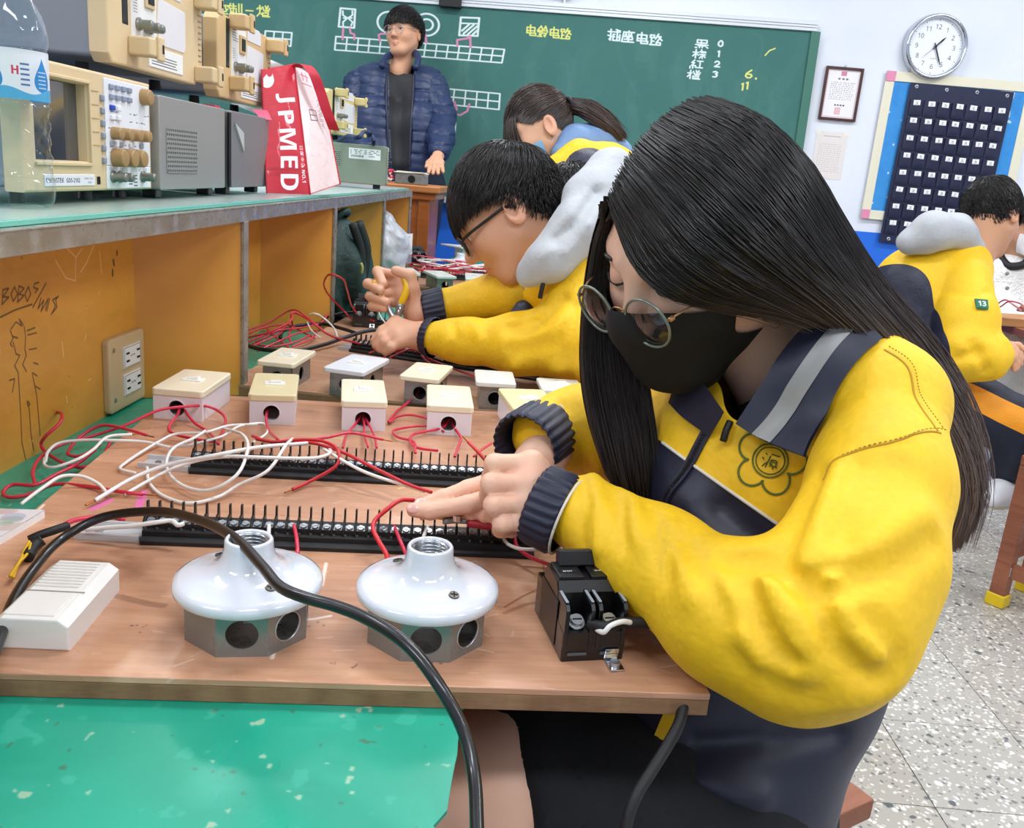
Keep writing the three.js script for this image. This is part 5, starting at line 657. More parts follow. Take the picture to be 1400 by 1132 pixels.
// bags pushed into the shelf bays
{
  const sack = (t, name, pts, m, o = {}) => { const c = pts.map((p) => p.slice(0, 3)), g = new THREE.SphereGeometry(1, 48, 40), p = g.attributes.position; return [g, p]; };
  const blob = (n, fn) => { const g = new THREE.SphereGeometry(1, n, n), p = g.attributes.position; for (let i = 0; i < p.count; i++) { const v = fn(V(p.getX(i), p.getY(i), p.getZ(i))); p.setXYZ(i, v.x, v.y, v.z); } g.computeVertexNormals(); return g; };
  const dg = phy(0x12332f, .62, { sheen: .3, sheenColor: new THREE.Color(0x406a64), bumpMap: bumpTex(60, 2), bumpScale: .002 });
  const t = thing('backpack', 'dark green backpack pushed upright into the third shelf bay', 'backpack', [-.51, .752, -2.27]);
  part(t, 'body', blob(64, (v) => { const k = (1 - .25 * sst(0, 1, v.y)), f = .012 * Math.sin(v.x * 9 + v.y * 2) * (1 - v.y) + .02 * (fbm(v.x * 3, v.y * 1.5, v.z * 3) - .5); return V(Math.sign(v.x) * Math.abs(v.x) ** .75 * (.085 + f) * k, .132 + Math.sign(v.y) * Math.abs(v.y) ** .8 * .132, Math.sign(v.z) * Math.abs(v.z) ** .75 * (.135 + f) * k); }), dg);
  for (const [x, z] of [[.062, .05], [.066, .0], [.056, -.06]]) part(t, 'strap', rod([[x, .25, z + .02], [x + .02, .18, z], [x + .016, .1, z + .01], [x + .012, .03, z + .02]], (s) => .011, 20, 8), mat(0x0d211f, .7)); part(t, 'handle', rod([[0, .25, .05], [.03, .275, .03], [.03, .27, -.02], [0, .25, -.04]], () => .009, 16, 8), dg); part(t, 'zip_pull', rod([[.092, .16, .1], [.096, .15, .102], [.094, .135, .1]], () => .004, 6, 6), mat(0x9aa35c, .5));
  const b = thing('plastic_bag', 'crumpled translucent plastic bag with a printed patch in the end shelf bay', 'bag', [-.5, .752, -2.98]);
  part(b, 'film', blob(72, (v) => { const n = fbm(v.x * 2.5 + 4, v.y * 2.5, v.z * 2.5, 4) - .5, s = 1 - .4 * sst(.1, 1, v.y) + n * .5; return V(v.x * .085 * s, .125 + v.y * .125, v.z * .13 * s); }), phy(0xe6ebf5, .22, { transmission: .45, thickness: 0, roughness: .35, side: THREE.DoubleSide }));
  const pr = new THREE.PlaneGeometry(.09, .1, 6, 6); pr.rotateY(1.25); part(b, 'printed_patch', mv(pr, .074, .13, -.01), mat(0xffffff, .5, { side: THREE.DoubleSide, map: ctex(128, 128, (x) => { x.fillStyle = '#f3f3f3'; x.fillRect(0, 0, 128, 128); x.fillStyle = '#8a8d96'; x.fillRect(0, 90, 128, 38); x.fillStyle = '#444'; for (let i = 0; i < 14; i++) x.fillRect(rr(10, 90), rr(10, 80), rr(6, 24), 4); }) }));
  const j = thing('paper_bag', 'cream paper bag folded at the top behind the plastic bag in the end bay', 'bag', [-.56, .752, -3.12]); const jg = new THREE.BoxGeometry(.08, .27, .14, 8, 14, 8), jp = jg.attributes.position; for (let i = 0; i < jp.count; i++) { const n = fbm(jp.getX(i) * 30, jp.getY(i) * 20, jp.getZ(i) * 30, 3) - .5; jp.setX(i, jp.getX(i) * (1 - .4 * sst(0, .135, jp.getY(i))) + n * .014); jp.setZ(i, jp.getZ(i) + n * .014); } jg.translate(0, .135, 0); jg.computeVertexNormals(); part(j, 'bag', jg, mat(0xc9b77a, .7)); part(j, 'fold', rod([[-.02, .27, .07], [.03, .275, 0], [-.01, .27, -.07]], () => .008, 10, 6), mat(0xd6c890, .7));
}
// things on the lectern
{
  const LT = 1.0752; for (let i = 0; i < 5; i++) { const q = []; for (let k = 0; k < 7; k++) { const a = k * .9 + i * 2; q.push([-.7 + .06 * Math.cos(a) + rr(-.02, .02), LT + .006 + .05 * rnd(), -3.9 + .05 * Math.sin(a)]); } wire(i < 3 ? 'red wire in the small coil on the lectern' : 'white wire in the small coil on the lectern', q, i < 3 ? RW : WW, .004, i < 3 ? 'red coil on the lectern' : 'white coil on the lectern'); }
  const t = thing('metal_switch_box', 'metal box with papers on top, on the lectern under the teacher\'s hand', 'switch box', [-.55, LT, -3.93], .1); part(t, 'body', boxB(.14, .045, .08, 0, 0, 0, .004), M.zinc); part(t, 'hole', cyl(.016, .016, .002, 0, .022, .0405, 20, 'z'), M.dark); part(t, 'papers', [rot(boxB(.15, .003, .09, 0, 0, 0, .0006), 0, .1, 0).translate(-.005, .046, 0), rot(boxB(.12, .003, .09, 0, 0, 0, .0006), 0, -.12, 0).translate(0, .0495, 0)], mat(0xeae4d6, .7));
}

// ---------- soft bodies: signed distance fields and their meshes ----------
const smin = (a, b, k) => { const h = Math.max(k - Math.abs(a - b), 0) / k; return Math.min(a, b) - h * h * k * .25; };
const smax = (a, b, k) => -smin(-a, -b, k);
function seg(a, b) {   // tapered capsule, a and b are [x, y, z, r]
  const bx = b[0] - a[0], by = b[1] - a[1], bz = b[2] - a[2], L = bx * bx + by * by + bz * bz || 1e-9, ra = a[3], dr = b[3] - a[3];
  return (x, y, z) => { const px = x - a[0], py = y - a[1], pz = z - a[2], t = Math.min(1, Math.max(0, (px * bx + py * by + pz * bz) / L)), qx = px - bx * t, qy = py - by * t, qz = pz - bz * t; return Math.sqrt(qx * qx + qy * qy + qz * qz) - ra - dr * t; };
}
function ell(c, r, R) {   // ellipsoid; R optional [X, Y, Z] axes
  return (x, y, z) => { let px = x - c[0], py = y - c[1], pz = z - c[2]; if (R) [px, py, pz] = [px * R[0].x + py * R[0].y + pz * R[0].z, px * R[1].x + py * R[1].y + pz * R[1].z, px * R[2].x + py * R[2].y + pz * R[2].z];
    const a = px / r[0], b = py / r[1], c2 = pz / r[2], k0 = Math.sqrt(a * a + b * b + c2 * c2), k1 = Math.sqrt((a / r[0]) ** 2 + (b / r[1]) ** 2 + (c2 / r[2]) ** 2) || 1e-9; return k0 * (k0 - 1) / k1; };
}
const join = (list, k) => (x, y, z) => { let d = list[0](x, y, z); for (let i = 1; i < list.length; i++) d = smin(d, list[i](x, y, z), k); return d; };
const chain = (pts, k = .02) => join(pts.slice(1).map((p, i) => seg(pts[i], p)), k);
// creases and ridges: strokes [[pts], amplitude, width]
function folds(list, view) {
  const S = list.map(([p, a, w]) => ({ s: p.slice(1).map((q, i) => [p[i], q]), a, w }));
  return (x, y, z) => { let s = 0; for (const { s: ss, a, w } of S) { let m = 9; for (const [p, q] of ss) { const bx = q[0] - p[0], by = q[1] - p[1], bz = q[2] - p[2], L = bx * bx + by * by + bz * bz, px = x - p[0], py = y - p[1], pz = z - p[2], t = clamp((px * bx + py * by + pz * bz) / L), ux = px - bx * t, uy = py - by * t, uz = pz - bz * t; let e = ux * ux + uy * uy + uz * uz; if (view) { const v = ux * view.x + uy * view.y + uz * view.z; e -= v * v * .96; } if (e < m) m = e; } s += a * Math.exp(-m / (w * w)); } return s; };
}
// surface nets
function skinMesh(f, lo, hi, h) {
  const n = [0, 1, 2].map((i) => Math.ceil((hi[i] - lo[i]) / h) + 2), N = n[0] * n[1] * n[2], val = new Float32Array(N), B = 6, sx = 1, sy = n[0], sz = n[0] * n[1];
  for (let bz = 0; bz < n[2]; bz += B) for (let by = 0; by < n[1]; by += B) for (let bx = 0; bx < n[0]; bx += B) {
    const c = f(lo[0] + (bx + B / 2) * h, lo[1] + (by + B / 2) * h, lo[2] + (bz + B / 2) * h), far = Math.abs(c) > h * B * 1.35;
    for (let k = bz; k < Math.min(n[2], bz + B); k++) for (let j = by; j < Math.min(n[1], by + B); j++) for (let i = bx; i < Math.min(n[0], bx + B); i++) val[i + j * sy + k * sz] = far ? c : f(lo[0] + i * h, lo[1] + j * h, lo[2] + k * h);
  }
  const id = new Int32Array(N).fill(-1), pos = [], idx = [], off = [0, sx, sy, sx + sy, sz, sx + sz, sy + sz, sx + sy + sz], E = [[0, 1], [2, 3], [4, 5], [6, 7], [0, 2], [1, 3], [4, 6], [5, 7], [0, 4], [1, 5], [2, 6], [3, 7]];
  for (let k = 0; k < n[2] - 1; k++) for (let j = 0; j < n[1] - 1; j++) for (let i = 0; i < n[0] - 1; i++) {
    const o = i + j * sy + k * sz; let m = 0; for (let q = 0; q < 8; q++) if (val[o + off[q]] < 0) m |= 1 << q; if (m === 0 || m === 255) continue;
    let x = 0, y = 0, z = 0, c = 0; for (const [a, b] of E) { if (((m >> a) & 1) === ((m >> b) & 1)) continue; const va = val[o + off[a]], vb = val[o + off[b]], t = va / (va - vb); x += (a & 1) + t * ((b & 1) - (a & 1)); y += ((a >> 1) & 1) + t * (((b >> 1) & 1) - ((a >> 1) & 1)); z += (a >> 2) + t * ((b >> 2) - (a >> 2)); c++; }
    id[o] = pos.length / 3; pos.push(lo[0] + (i + x / c) * h, lo[1] + (j + y / c) * h, lo[2] + (k + z / c) * h);
  }
  for (let k = 1; k < n[2] - 1; k++) for (let j = 1; j < n[1] - 1; j++) for (let i = 1; i < n[0] - 1; i++) {
    const o = i + j * sy + k * sz, s0 = val[o] < 0;
    for (const [st, u, v] of [[sx, sy, sz], [sy, sz, sx], [sz, sx, sy]]) { const s1 = val[o + st] < 0; if (s0 === s1) continue; const a = id[o], b = id[o - u], c = id[o - u - v], d = id[o - v]; if (a < 0 || b < 0 || c < 0 || d < 0) continue; s0 ? idx.push(a, b, c, a, c, d) : idx.push(a, c, b, a, d, c); }
  }
  const g = new THREE.BufferGeometry(); g.setAttribute('position', new THREE.Float32BufferAttribute(pos, 3)); g.setIndex(idx); g.computeVertexNormals(); return g;
}
function boundsOf(pts, pad) { const lo = [9, 9, 9], hi = [-9, -9, -9]; for (const p of pts) for (let i = 0; i < 3; i++) { lo[i] = Math.min(lo[i], p[i] - (p[3] ?? 0) - pad); hi[i] = Math.max(hi[i], p[i] + (p[3] ?? 0) + pad); } return [lo, hi]; }
// cut a mesh along fn = 0: [where fn > 0, where fn < 0]
function cut(g, fn) {
  const G = g.index ? g.toNonIndexed() : g, p = G.attributes.position, nn = G.attributes.normal, out = [[[], []], [[], []]];
  const put = (o, v) => { o[0].push(v[0], v[1], v[2]); o[1].push(v[3], v[4], v[5]); };
  for (let i = 0; i < p.count; i += 3) {
    const v = [0, 1, 2].map((k) => [p.getX(i + k), p.getY(i + k), p.getZ(i + k), nn.getX(i + k), nn.getY(i + k), nn.getZ(i + k)]), d = v.map((q) => fn(q[0], q[1], q[2]));
    for (const s of [0, 1]) { const poly = []; for (let k = 0; k < 3; k++) { const a = v[k], b = v[(k + 1) % 3], da = s ? -d[k] : d[k], db = s ? -d[(k + 1) % 3] : d[(k + 1) % 3]; if (da >= 0) poly.push(a); if ((da >= 0) !== (db >= 0)) { const t = da / (da - db); poly.push(a.map((q, m) => q + t * (b[m] - q))); } } for (let k = 1; k + 1 < poly.length; k++) { put(out[s], poly[0]); put(out[s], poly[k]); put(out[s], poly[k + 1]); } }
  }
  return out.map(([P, Nn]) => { const o = new THREE.BufferGeometry(); o.setAttribute('position', new THREE.Float32BufferAttribute(P, 3)); o.setAttribute('normal', new THREE.Float32BufferAttribute(Nn, 3)); return o; });
}
function paint(g, fn) { const p = g.attributes.position, c = new Float32Array(p.count * 3); for (let i = 0; i < p.count; i++) { const k = fn(p.getX(i), p.getY(i), p.getZ(i)); c[3 * i] = k[0]; c[3 * i + 1] = k[1]; c[3 * i + 2] = k[2]; } g.setAttribute('color', new THREE.BufferAttribute(c, 3)); return g; }
const grad = (f, x, y, z, e = .0015) => V(f(x + e, y, z) - f(x - e, y, z), f(x, y + e, z) - f(x, y - e, z), f(x, y, z + e) - f(x, y, z - e)).normalize();
function snap(f, p, lift = 0) { const q = p.isVector3 ? p.clone() : VA(p); for (let i = 0; i < 8; i++) { const d = f(q.x, q.y, q.z) - lift; q.addScaledVector(grad(f, q.x, q.y, q.z), -d); } return q; }
function along(pts, n) { const c = new THREE.CatmullRomCurve3(pts.map((p) => p.isVector3 ? p : VA(p)), false, 'centripetal'); return Array.from({ length: n }, (_, i) => c.getPointAt(i / (n - 1))); }
const seamOn = (f, pts, r, n = 30, lift = 0, k = 6) => rod(along(pts, n).map((p) => snap(f, p, lift)), () => r, n * 2, k);
function ribbonOn(f, pts, w, n, lift, th = .0012) {   // a flat band lying on the surface
  const P = along(pts, n).map((p) => snap(f, p, lift)), pos = [], idx = []; 
  for (let i = 0; i < n; i++) { const T = P[Math.min(n - 1, i + 1)].clone().sub(P[Math.max(0, i - 1)]).normalize(), N = grad(f, P[i].x, P[i].y, P[i].z), S = T.clone().cross(N).normalize(), ww = (typeof w === 'function' ? w(i / (n - 1)) : w) / 2;
    for (const [a, b] of [[-ww, -th], [-ww, th], [ww, th], [ww, -th]]) { const q = P[i].clone().addScaledVector(S, a).addScaledVector(N, b); pos.push(q.x, q.y, q.z); }
    if (i) for (let k = 0; k < 4; k++) { const a = (i - 1) * 4 + k, b = (i - 1) * 4 + (k + 1) % 4; idx.push(a, a + 4, b, b, a + 4, b + 4); } }
  idx.push(0, 1, 2, 0, 2, 3); const m = (n - 1) * 4; idx.push(m, m + 2, m + 1, m, m + 3, m + 2);
  const g = new THREE.BufferGeometry(); g.setAttribute('position', new THREE.Float32BufferAttribute(pos, 3)); g.setIndex(idx); const o = toCreasedNormals(g, .9); return o;
}
// a head frame: O between the ears, F forward, U up; local x = the person's left, y = up, z = forward
function headFrame(O, F, U) { const f = VA(F).normalize(), u = VA(U); u.addScaledVector(f, -u.dot(f)).normalize(); const l = u.clone().cross(f), m = new THREE.Matrix4().makeBasis(l, u, f).setPosition(VA(O)); return { m, inv: m.clone().invert(), l, u, f, O: VA(O), at: (x, y, z) => V(x, y, z).applyMatrix4(m) }; }
function headField(o = {}) {
  const w = o.width ?? 1, A = [ell([0, .036, -.01], [.0745 * w, .095, .093]), ell([0, -.018, .034], [.0585 * w, .084, .06]), ell([0, -.08, .062], [.029, .022, .024])];
  const cheek = [-1, 1].map((s) => ell([s * .038, -.014, .058], [.026, .024, .026])), jaw = [-1, 1].map((s) => seg([s * .054 * w, -.035, .01, .014], [s * .022, -.082, .06, .014]));
  const nose = join([seg([0, .026, .088, .008], [0, -.014, .110, .0105]), ell([-.0115, -.0195, .1], [.0085, .0085, .01]), ell([.0115, -.0195, .1], [.0085, .0085, .01]), ell([0, -.017, .109], [.0095, .009, .01])], .008);
  const brow = [-1, 1].map((s) => seg([s * .014, .033, .087, .009], [s * .045, .037, .066, .01])), sock = [-1, 1].map((s) => ell([s * .032, .0155, .096], [.0185, .0115, .012])), lid = [-1, 1].map((s) => ell([s * .0315, .0155, .0765], [.0165, .0135, .0145]));
  const lips = join([seg([-.02, -.0515, .084, .004], [0, -.0475, .0945, .0058]), seg([0, -.0475, .0945, .0058], [.02, -.0515, .084, .004]), seg([-.018, -.054, .084, .0045], [0, -.058, .093, .0068]), seg([0, -.058, .093, .0068], [.018, -.054, .084, .0045])], .004), gap = seg([-.024, -.0525, .09, .0016], [.024, -.0525, .09, .0016]);
  const ear = [-1, 1].map((s) => { const R = [V(.94, 0, -.34 * s).multiplyScalar(1), V(0, .97, -.22), V(.34 * s, .22, .92)].map((v) => v.normalize()); const a = ell([s * .079 * w, .003, -.012], [.0085, .033, .021], R), b = ell([s * .085 * w, .006, -.006], [.006, .019, .0105], R); return (x, y, z) => smax(a(x, y, z), -b(x, y, z), .006); });
  const neck = o.neck ? chain(o.neck, .02) : seg([0, -.03, -.022, .05], [0, -.16, -.05, .052]);
  return (x, y, z) => { let d = smin(A[0](x, y, z), A[1](x, y, z), .05); d = smin(d, A[2](x, y, z), .03); for (const c of cheek) d = smin(d, c(x, y, z), .025); for (const c of jaw) d = smin(d, c(x, y, z), .03); for (const c of brow) d = smin(d, c(x, y, z), .016); for (const c of sock) d = smax(d, -c(x, y, z), .012); for (const c of lid) d = smin(d, c(x, y, z), .004); d = smin(d, nose(x, y, z), .012); if (!o.noLips) { d = smin(d, lips(x, y, z), .006); d = smax(d, -gap(x, y, z), .003); } for (const c of ear) d = smin(d, c(x, y, z), .008); return smin(d, neck(x, y, z), .03); };
}
const skinMat = (c) => phy(c, .5, { vertexColors: true, sheen: .25, sheenColor: new THREE.Color(0xffb8a0), bumpMap: bumpTex(40, 2), bumpScale: .0002 });
const flush = (x, y, z) => { const lip = Math.exp(-((x / .02) ** 2 + ((y + .0535) / .008) ** 2) * 1.2) * (z > .075 ? 1 : 0), ch = Math.exp(-(((Math.abs(x) - .042) / .022) ** 2 + ((y + .02) / .02) ** 2)) * (z > .03 ? 1 : 0), er = Math.abs(x) > .077 ? .6 : 0, ns = Math.exp(-((x / .014) ** 2 + ((y + .016) / .012) ** 2)) * (z > .09 ? 1 : 0), k = clamp(ch * .35 + er * .5 + ns * .4); return [1 - .12 * lip, 1 - .48 * lip - .22 * k, 1 - .42 * lip - .22 * k]; };
function headGeo(fr, o = {}) { const f = headField(o), g = skinMesh(f, [-.105, o.low ?? -.17, -.125], [.105, .145, .135], o.h ?? .003); paint(g, flush); g.applyMatrix4(fr.m); g.computeVertexNormals(); return g; }
// eyes: white, iris and lashes as one small geometry per eye
function eyeParts(P, fr, open = 1, mats = {}) {
  const wm = mats.white ?? M.eyeWhite, im = M.iris, lm = M.lash;
  for (const s of [-1, 1]) { const e = skinless(new THREE.SphereGeometry(.0122, 20, 14)); mv(e, s * .0315, .0142, .0795); e.applyMatrix4(fr.m); const eye = wpart(P, 'eye', e, wm);
    const i = new THREE.SphereGeometry(.0056, 14, 10); i.scale(1, 1, .4); mv(i, s * .0315, .0138, .0902); i.applyMatrix4(fr.m); wpart(eye, 'iris', i, im);
    wpart(eye, 'lash_line', rod([[-.015, -.001, -.003], [-.007, .0035, .0012], [.002, .0042, .0015], [.010, .002, -.001], [.0155, -.002, -.0055]].map((p) => fr.at(s * .0315 + s * p[0], .0155 + p[1] * open, .0905 + p[2])), () => .0011, 14, 5), lm);
    wpart(P, 'eyebrow', rod([[-.016, .018, .004], [-.004, .0205, .006], [.008, .0205, .001], [.018, .017, -.009]].map((p) => fr.at(s * .033 + s * p[0], .018 + p[1], .0865 + p[2])), (t) => .0006 + .0015 * Math.sin(Math.PI * Math.min(1, t * 1.1 + .05)), 16, 6), mats.brow ?? M.hair); }
}
const skinless = (g) => g;
M.eyeWhite = phy(0xe9e6e2, .15, { clearcoat: 1 }); M.iris = phy(0x1c110b, .1, { clearcoat: 1 }); M.lash = mat(0x0b0908, .6); M.hair = phy(0x0f0c0b, .38, { sheen: .2 });
// hair: a bundle of fine strands; each strand is a list of points
function strands(list, r, cols) {
  let nv = 0, ni = 0; for (const s of list) { nv += s.length * 3; ni += (s.length - 1) * 18; }
  const pos = new Float32Array(nv * 3), col = new Float32Array(nv * 3), idx = new Uint32Array(ni); let v = 0, q = 0; const T = V(0, 0, 0), A = V(0, 0, 0), Bn = V(0, 0, 0), up = V(.3, .9, .2);
  list.forEach((s, si) => { const c0 = cols(si), L = s.length, base = v; for (let i = 0; i < L; i++) { T.copy(s[Math.min(L - 1, i + 1)]).sub(s[Math.max(0, i - 1)]).normalize(); A.copy(up).cross(T).normalize(); Bn.copy(T).cross(A); const rad = r * (i === L - 1 ? .15 : 1 - .45 * i / L) * (s.w ?? 1), c = c0(i / (L - 1));
    for (let k = 0; k < 3; k++) { const a = k * 2.0944, ca = Math.cos(a) * rad, sa = Math.sin(a) * rad, o = v * 3; pos[o] = s[i].x + A.x * ca + Bn.x * sa; pos[o + 1] = s[i].y + A.y * ca + Bn.y * sa; pos[o + 2] = s[i].z + A.z * ca + Bn.z * sa; col[o] = c[0]; col[o + 1] = c[1]; col[o + 2] = c[2]; v++; }
    if (i) { const a = base + (i - 1) * 3; for (let k = 0; k < 3; k++) { const k2 = (k + 1) % 3; idx[q++] = a + k; idx[q++] = a + k2; idx[q++] = a + k + 3; idx[q++] = a + k2; idx[q++] = a + k2 + 3; idx[q++] = a + k + 3; } } } });
  const g = new THREE.BufferGeometry(); g.setAttribute('position', new THREE.BufferAttribute(pos, 3)); g.setAttribute('color', new THREE.BufferAttribute(col, 3)); g.setIndex(new THREE.BufferAttribute(idx, 1)); g.computeVertexNormals(); return g;
}
// surface through guide curves: P(s, t), s across the guides, t along them
function loft(guides) {
  const C = guides.map((g) => new THREE.CatmullRomCurve3(g.map(VA), false, 'centripetal')), n = 24, R = C.map((c) => Array.from({ length: n + 1 }, (_, i) => c.getPoint(i / n)));
  const cr = (a, b, c, d, t) => { const t2 = t * t, t3 = t2 * t; return .5 * (2 * b + (c - a) * t + (2 * a - 5 * b + 4 * c - d) * t2 + (3 * b - a - 3 * c + d) * t3); };
  const at = (row, t) => { const x = clamp(t) * n, i = Math.min(n - 1, Math.floor(x)); return row[i].clone().lerp(row[i + 1], x - i); };
  return (s, t) => { const m = C.length - 1, x = clamp(s) * m, i = Math.min(m - 1, Math.floor(x)), u = x - i, P = [R[Math.max(0, i - 1)], R[i], R[i + 1], R[Math.min(m, i + 2)]].map((r) => at(r, t)); return V(cr(P[0].x, P[1].x, P[2].x, P[3].x, u), cr(P[0].y, P[1].y, P[2].y, P[3].y, u), cr(P[0].z, P[1].z, P[2].z, P[3].z, u)); };
}
function loftNormal(P, s, t, center) { const e = .01, a = P(Math.min(1, s + e), t).sub(P(Math.max(0, s - e), t)), b = P(s, Math.min(1, t + e)).sub(P(s, Math.max(0, t - e))), n = a.cross(b).normalize(); if (n.dot(P(s, t).sub(center)) < 0) n.negate(); return n; }
function hairSheet(P, center, o) {   // the mass under the strands, two sided with thickness
  const ns = o.ns ?? 60, nt = o.nt ?? 50, pos = [], idx = [], col = [];
  for (const side of [0, 1]) for (let j = 0; j <= nt; j++) for (let i = 0; i <= ns; i++) { const s = i / ns, t = j / nt, n = loftNormal(P, s, t, center), d = (o.bump ?? .004) * (fbm(s * (o.fs ?? 26), t * 2.2, o.seed ?? 1, 3) - .5) - (side ? o.thick ?? .012 : 0) * Math.sin(Math.PI * clamp(s * .9 + .05)), q = P(s, t).addScaledVector(n, d - .0015); pos.push(q.x, q.y, q.z); const c = o.col(t); col.push(c[0] * .8, c[1] * .8, c[2] * .8);
    if (i < ns && j < nt) { const k = side * (ns + 1) * (nt + 1) + j * (ns + 1) + i; idx.push(k, k + 1, k + ns + 1, k + 1, k + ns + 2, k + ns + 1); } }
  const g = new THREE.BufferGeometry(); g.setAttribute('position', new THREE.Float32BufferAttribute(pos, 3)); g.setAttribute('color', new THREE.Float32BufferAttribute(col, 3)); g.setIndex(idx); g.computeVertexNormals(); return g;
}
function hairStrands(P, center, N, o) {
  const out = []; for (let i = 0; i < N; i++) { const s0 = rnd(), t0 = rnd() * (o.t0 ?? .1), t1 = mix(o.t1 ?? .75, 1, rnd()), dr = (rnd() - .5) * (o.drift ?? .06), lift = (o.lift ?? .0025) * rnd() ** 2, fz = rnd() < (o.fly ?? .02) ? rr(.004, .014) : 0, ph = rnd() * 9, seg = o.seg ?? 14, st = [], lock = (fbm(s0 * 24, 3, o.seed ?? 1, 2) - .5) * .004;
    for (let k = 0; k <= seg; k++) { const u = k / seg, t = mix(t0, t1, u), s = clamp(s0 + dr * u + .006 * Math.sin(ph + t * 7)), n = loftNormal(P, s, t, center); st.push(P(s, t).addScaledVector(n, lift + lock * Math.sin(u * 3.1) + fz * u * u + .0008 * Math.sin(ph * 3 + u * 11))); } st.w = rr(.7, 1.25); out.push(st); }
  return out;
}
// short hair: strands combed over the scalp. dir(p) gives the combing direction at a scalp point, inside(p) the hair region
function scalpHair(fr, o) {
  const f = (x, y, z) => smin(ell([0, .036, -.01], [.0745, .095, .093])(x, y, z), ell([0, -.018, .034], [.0585, .084, .06])(x, y, z), .05), out = [], E = ell([0, .036, -.01], [.0745, .095, .093]);
  let tries = 0; while (out.length < o.n && tries++ < o.n * 12) { const a = rnd() * 6.283, b = Math.acos(rr(-.75, 1)), p = V(Math.sin(b) * Math.cos(a) * .09, .036 + Math.cos(b) * .11, -.01 + Math.sin(b) * Math.sin(a) * .11); const q = snap(f, [p.x, p.y, p.z], .36 * o.vol); if (!o.inside(q.x, q.y, q.z)) continue;
    const L = o.len(q.x, q.y, q.z) * rr(.75, 1.2), st = [], n = o.seg ?? 7, jit = V(rr(-1, 1), rr(-.4, .4), rr(-1, 1)).multiplyScalar(o.jit ?? .25); let c = q.clone(); const vol = o.vol * rr(.5, 1.1);
    for (let k = 0; k <= n; k++) { const u = k / n; st.push(c.clone().applyMatrix4(fr.m)); const N = grad(f, c.x, c.y, c.z), D = o.dir(c.x, c.y, c.z).add(jit), base = .42 * o.vol * (o.lowCap ?? 1), target = base + (vol - base) * Math.sin(Math.min(1, .25 + u * 1.1) * 1.5708) - (o.tuck ?? .3) * vol * u * u * u; D.addScaledVector(N, -D.dot(N)).normalize(); c.addScaledVector(D, L / n); const d = f(c.x, c.y, c.z); c.addScaledVector(N, (target - d) * (o.loose && u > .5 ? .35 : .8)); } st.w = rr(.7, 1.3); out.push(st); }
  return out;
}
const hairCol = (a, b) => (i) => { const k = .65 + .7 * hash(i, 3, 5); return (t) => { const c = lerp3(a, b, t); return [c[0] * k, c[1] * k, c[2] * k]; }; };
const hairMat = phy(0xffffff, .34, { vertexColors: true, sheen: .15, sheenRoughness: .4 });
function scalpCap(fr, inside, lift, col) {   // dark under-layer that follows the skull
  const f = (x, y, z) => smin(ell([0, .036, -.01], [.0745, .095, .093])(x, y, z), ell([0, -.018, .034], [.0585, .084, .06])(x, y, z), .05) - lift(x, y, z); let g = skinMesh(f, [-.12, -.1, -.14], [.12, .18, .14], .004);
  g = cut(g, inside)[0]; paint(g, () => col); g.applyMatrix4(fr.m); return g;
}
function hand(P, name, h, m, grid = .0026) {   // wrist [x,y,z,r], mcp/fingers: arrays of [x,y,z,r]
  const F = [], all = [h.wrist, ...h.fingers.flat(), ...(h.thumb ?? [])]; const M0 = h.fingers.map((f) => f[0]);
  const palm = M0.map((q) => seg([...h.wrist.slice(0, 3), h.wrist[3] * .72], [q[0], q[1], q[2], (q[3] ?? .009) * 1.2])); for (let i = 0; i + 1 < M0.length; i++) palm.push(seg([...M0[i].slice(0, 3), .0095], [...M0[i + 1].slice(0, 3), .0095])); if (h.fore) palm.push(seg(h.fore, h.wrist)), all.push(h.fore);
  if (h.thumb) palm.push(seg([...h.wrist.slice(0, 3), h.wrist[3] * .6], h.thumb[0]));
  const pf = join(palm, .012), ff = [...h.fingers, ...(h.thumb ? [h.thumb] : [])].map((f) => chain(f, .004)), [lo, hi] = boundsOf(all, .012);
  const fld = (x, y, z) => { let d = pf(x, y, z), e = 9; for (const q of ff) e = Math.min(e, q(x, y, z)); return smin(d, e, .006); };
  const g = skinMesh(fld, lo, hi, grid); paint(g, (x, y, z) => { const k = .9 + .2 * fbm(x * 60, y * 60, z * 60, 2); return [1, k * .98, k * .97]; }); return { g, fld };
}
function nailGeo(tip, prev, n, r) { const t = VA(tip), d = t.clone().sub(VA(prev)).normalize(), N = VA(n).addScaledVector(d, -VA(n).dot(d)).normalize(), S = d.clone().cross(N), g = new THREE.SphereGeometry(1, 14, 10); g.scale(r * .62, r * .9, r * .22); const m = new THREE.Matrix4().makeBasis(S, d, N).setPosition(t.addScaledVector(N, r * .86).addScaledVector(d, -r * .05)); g.applyMatrix4(m); return g; }

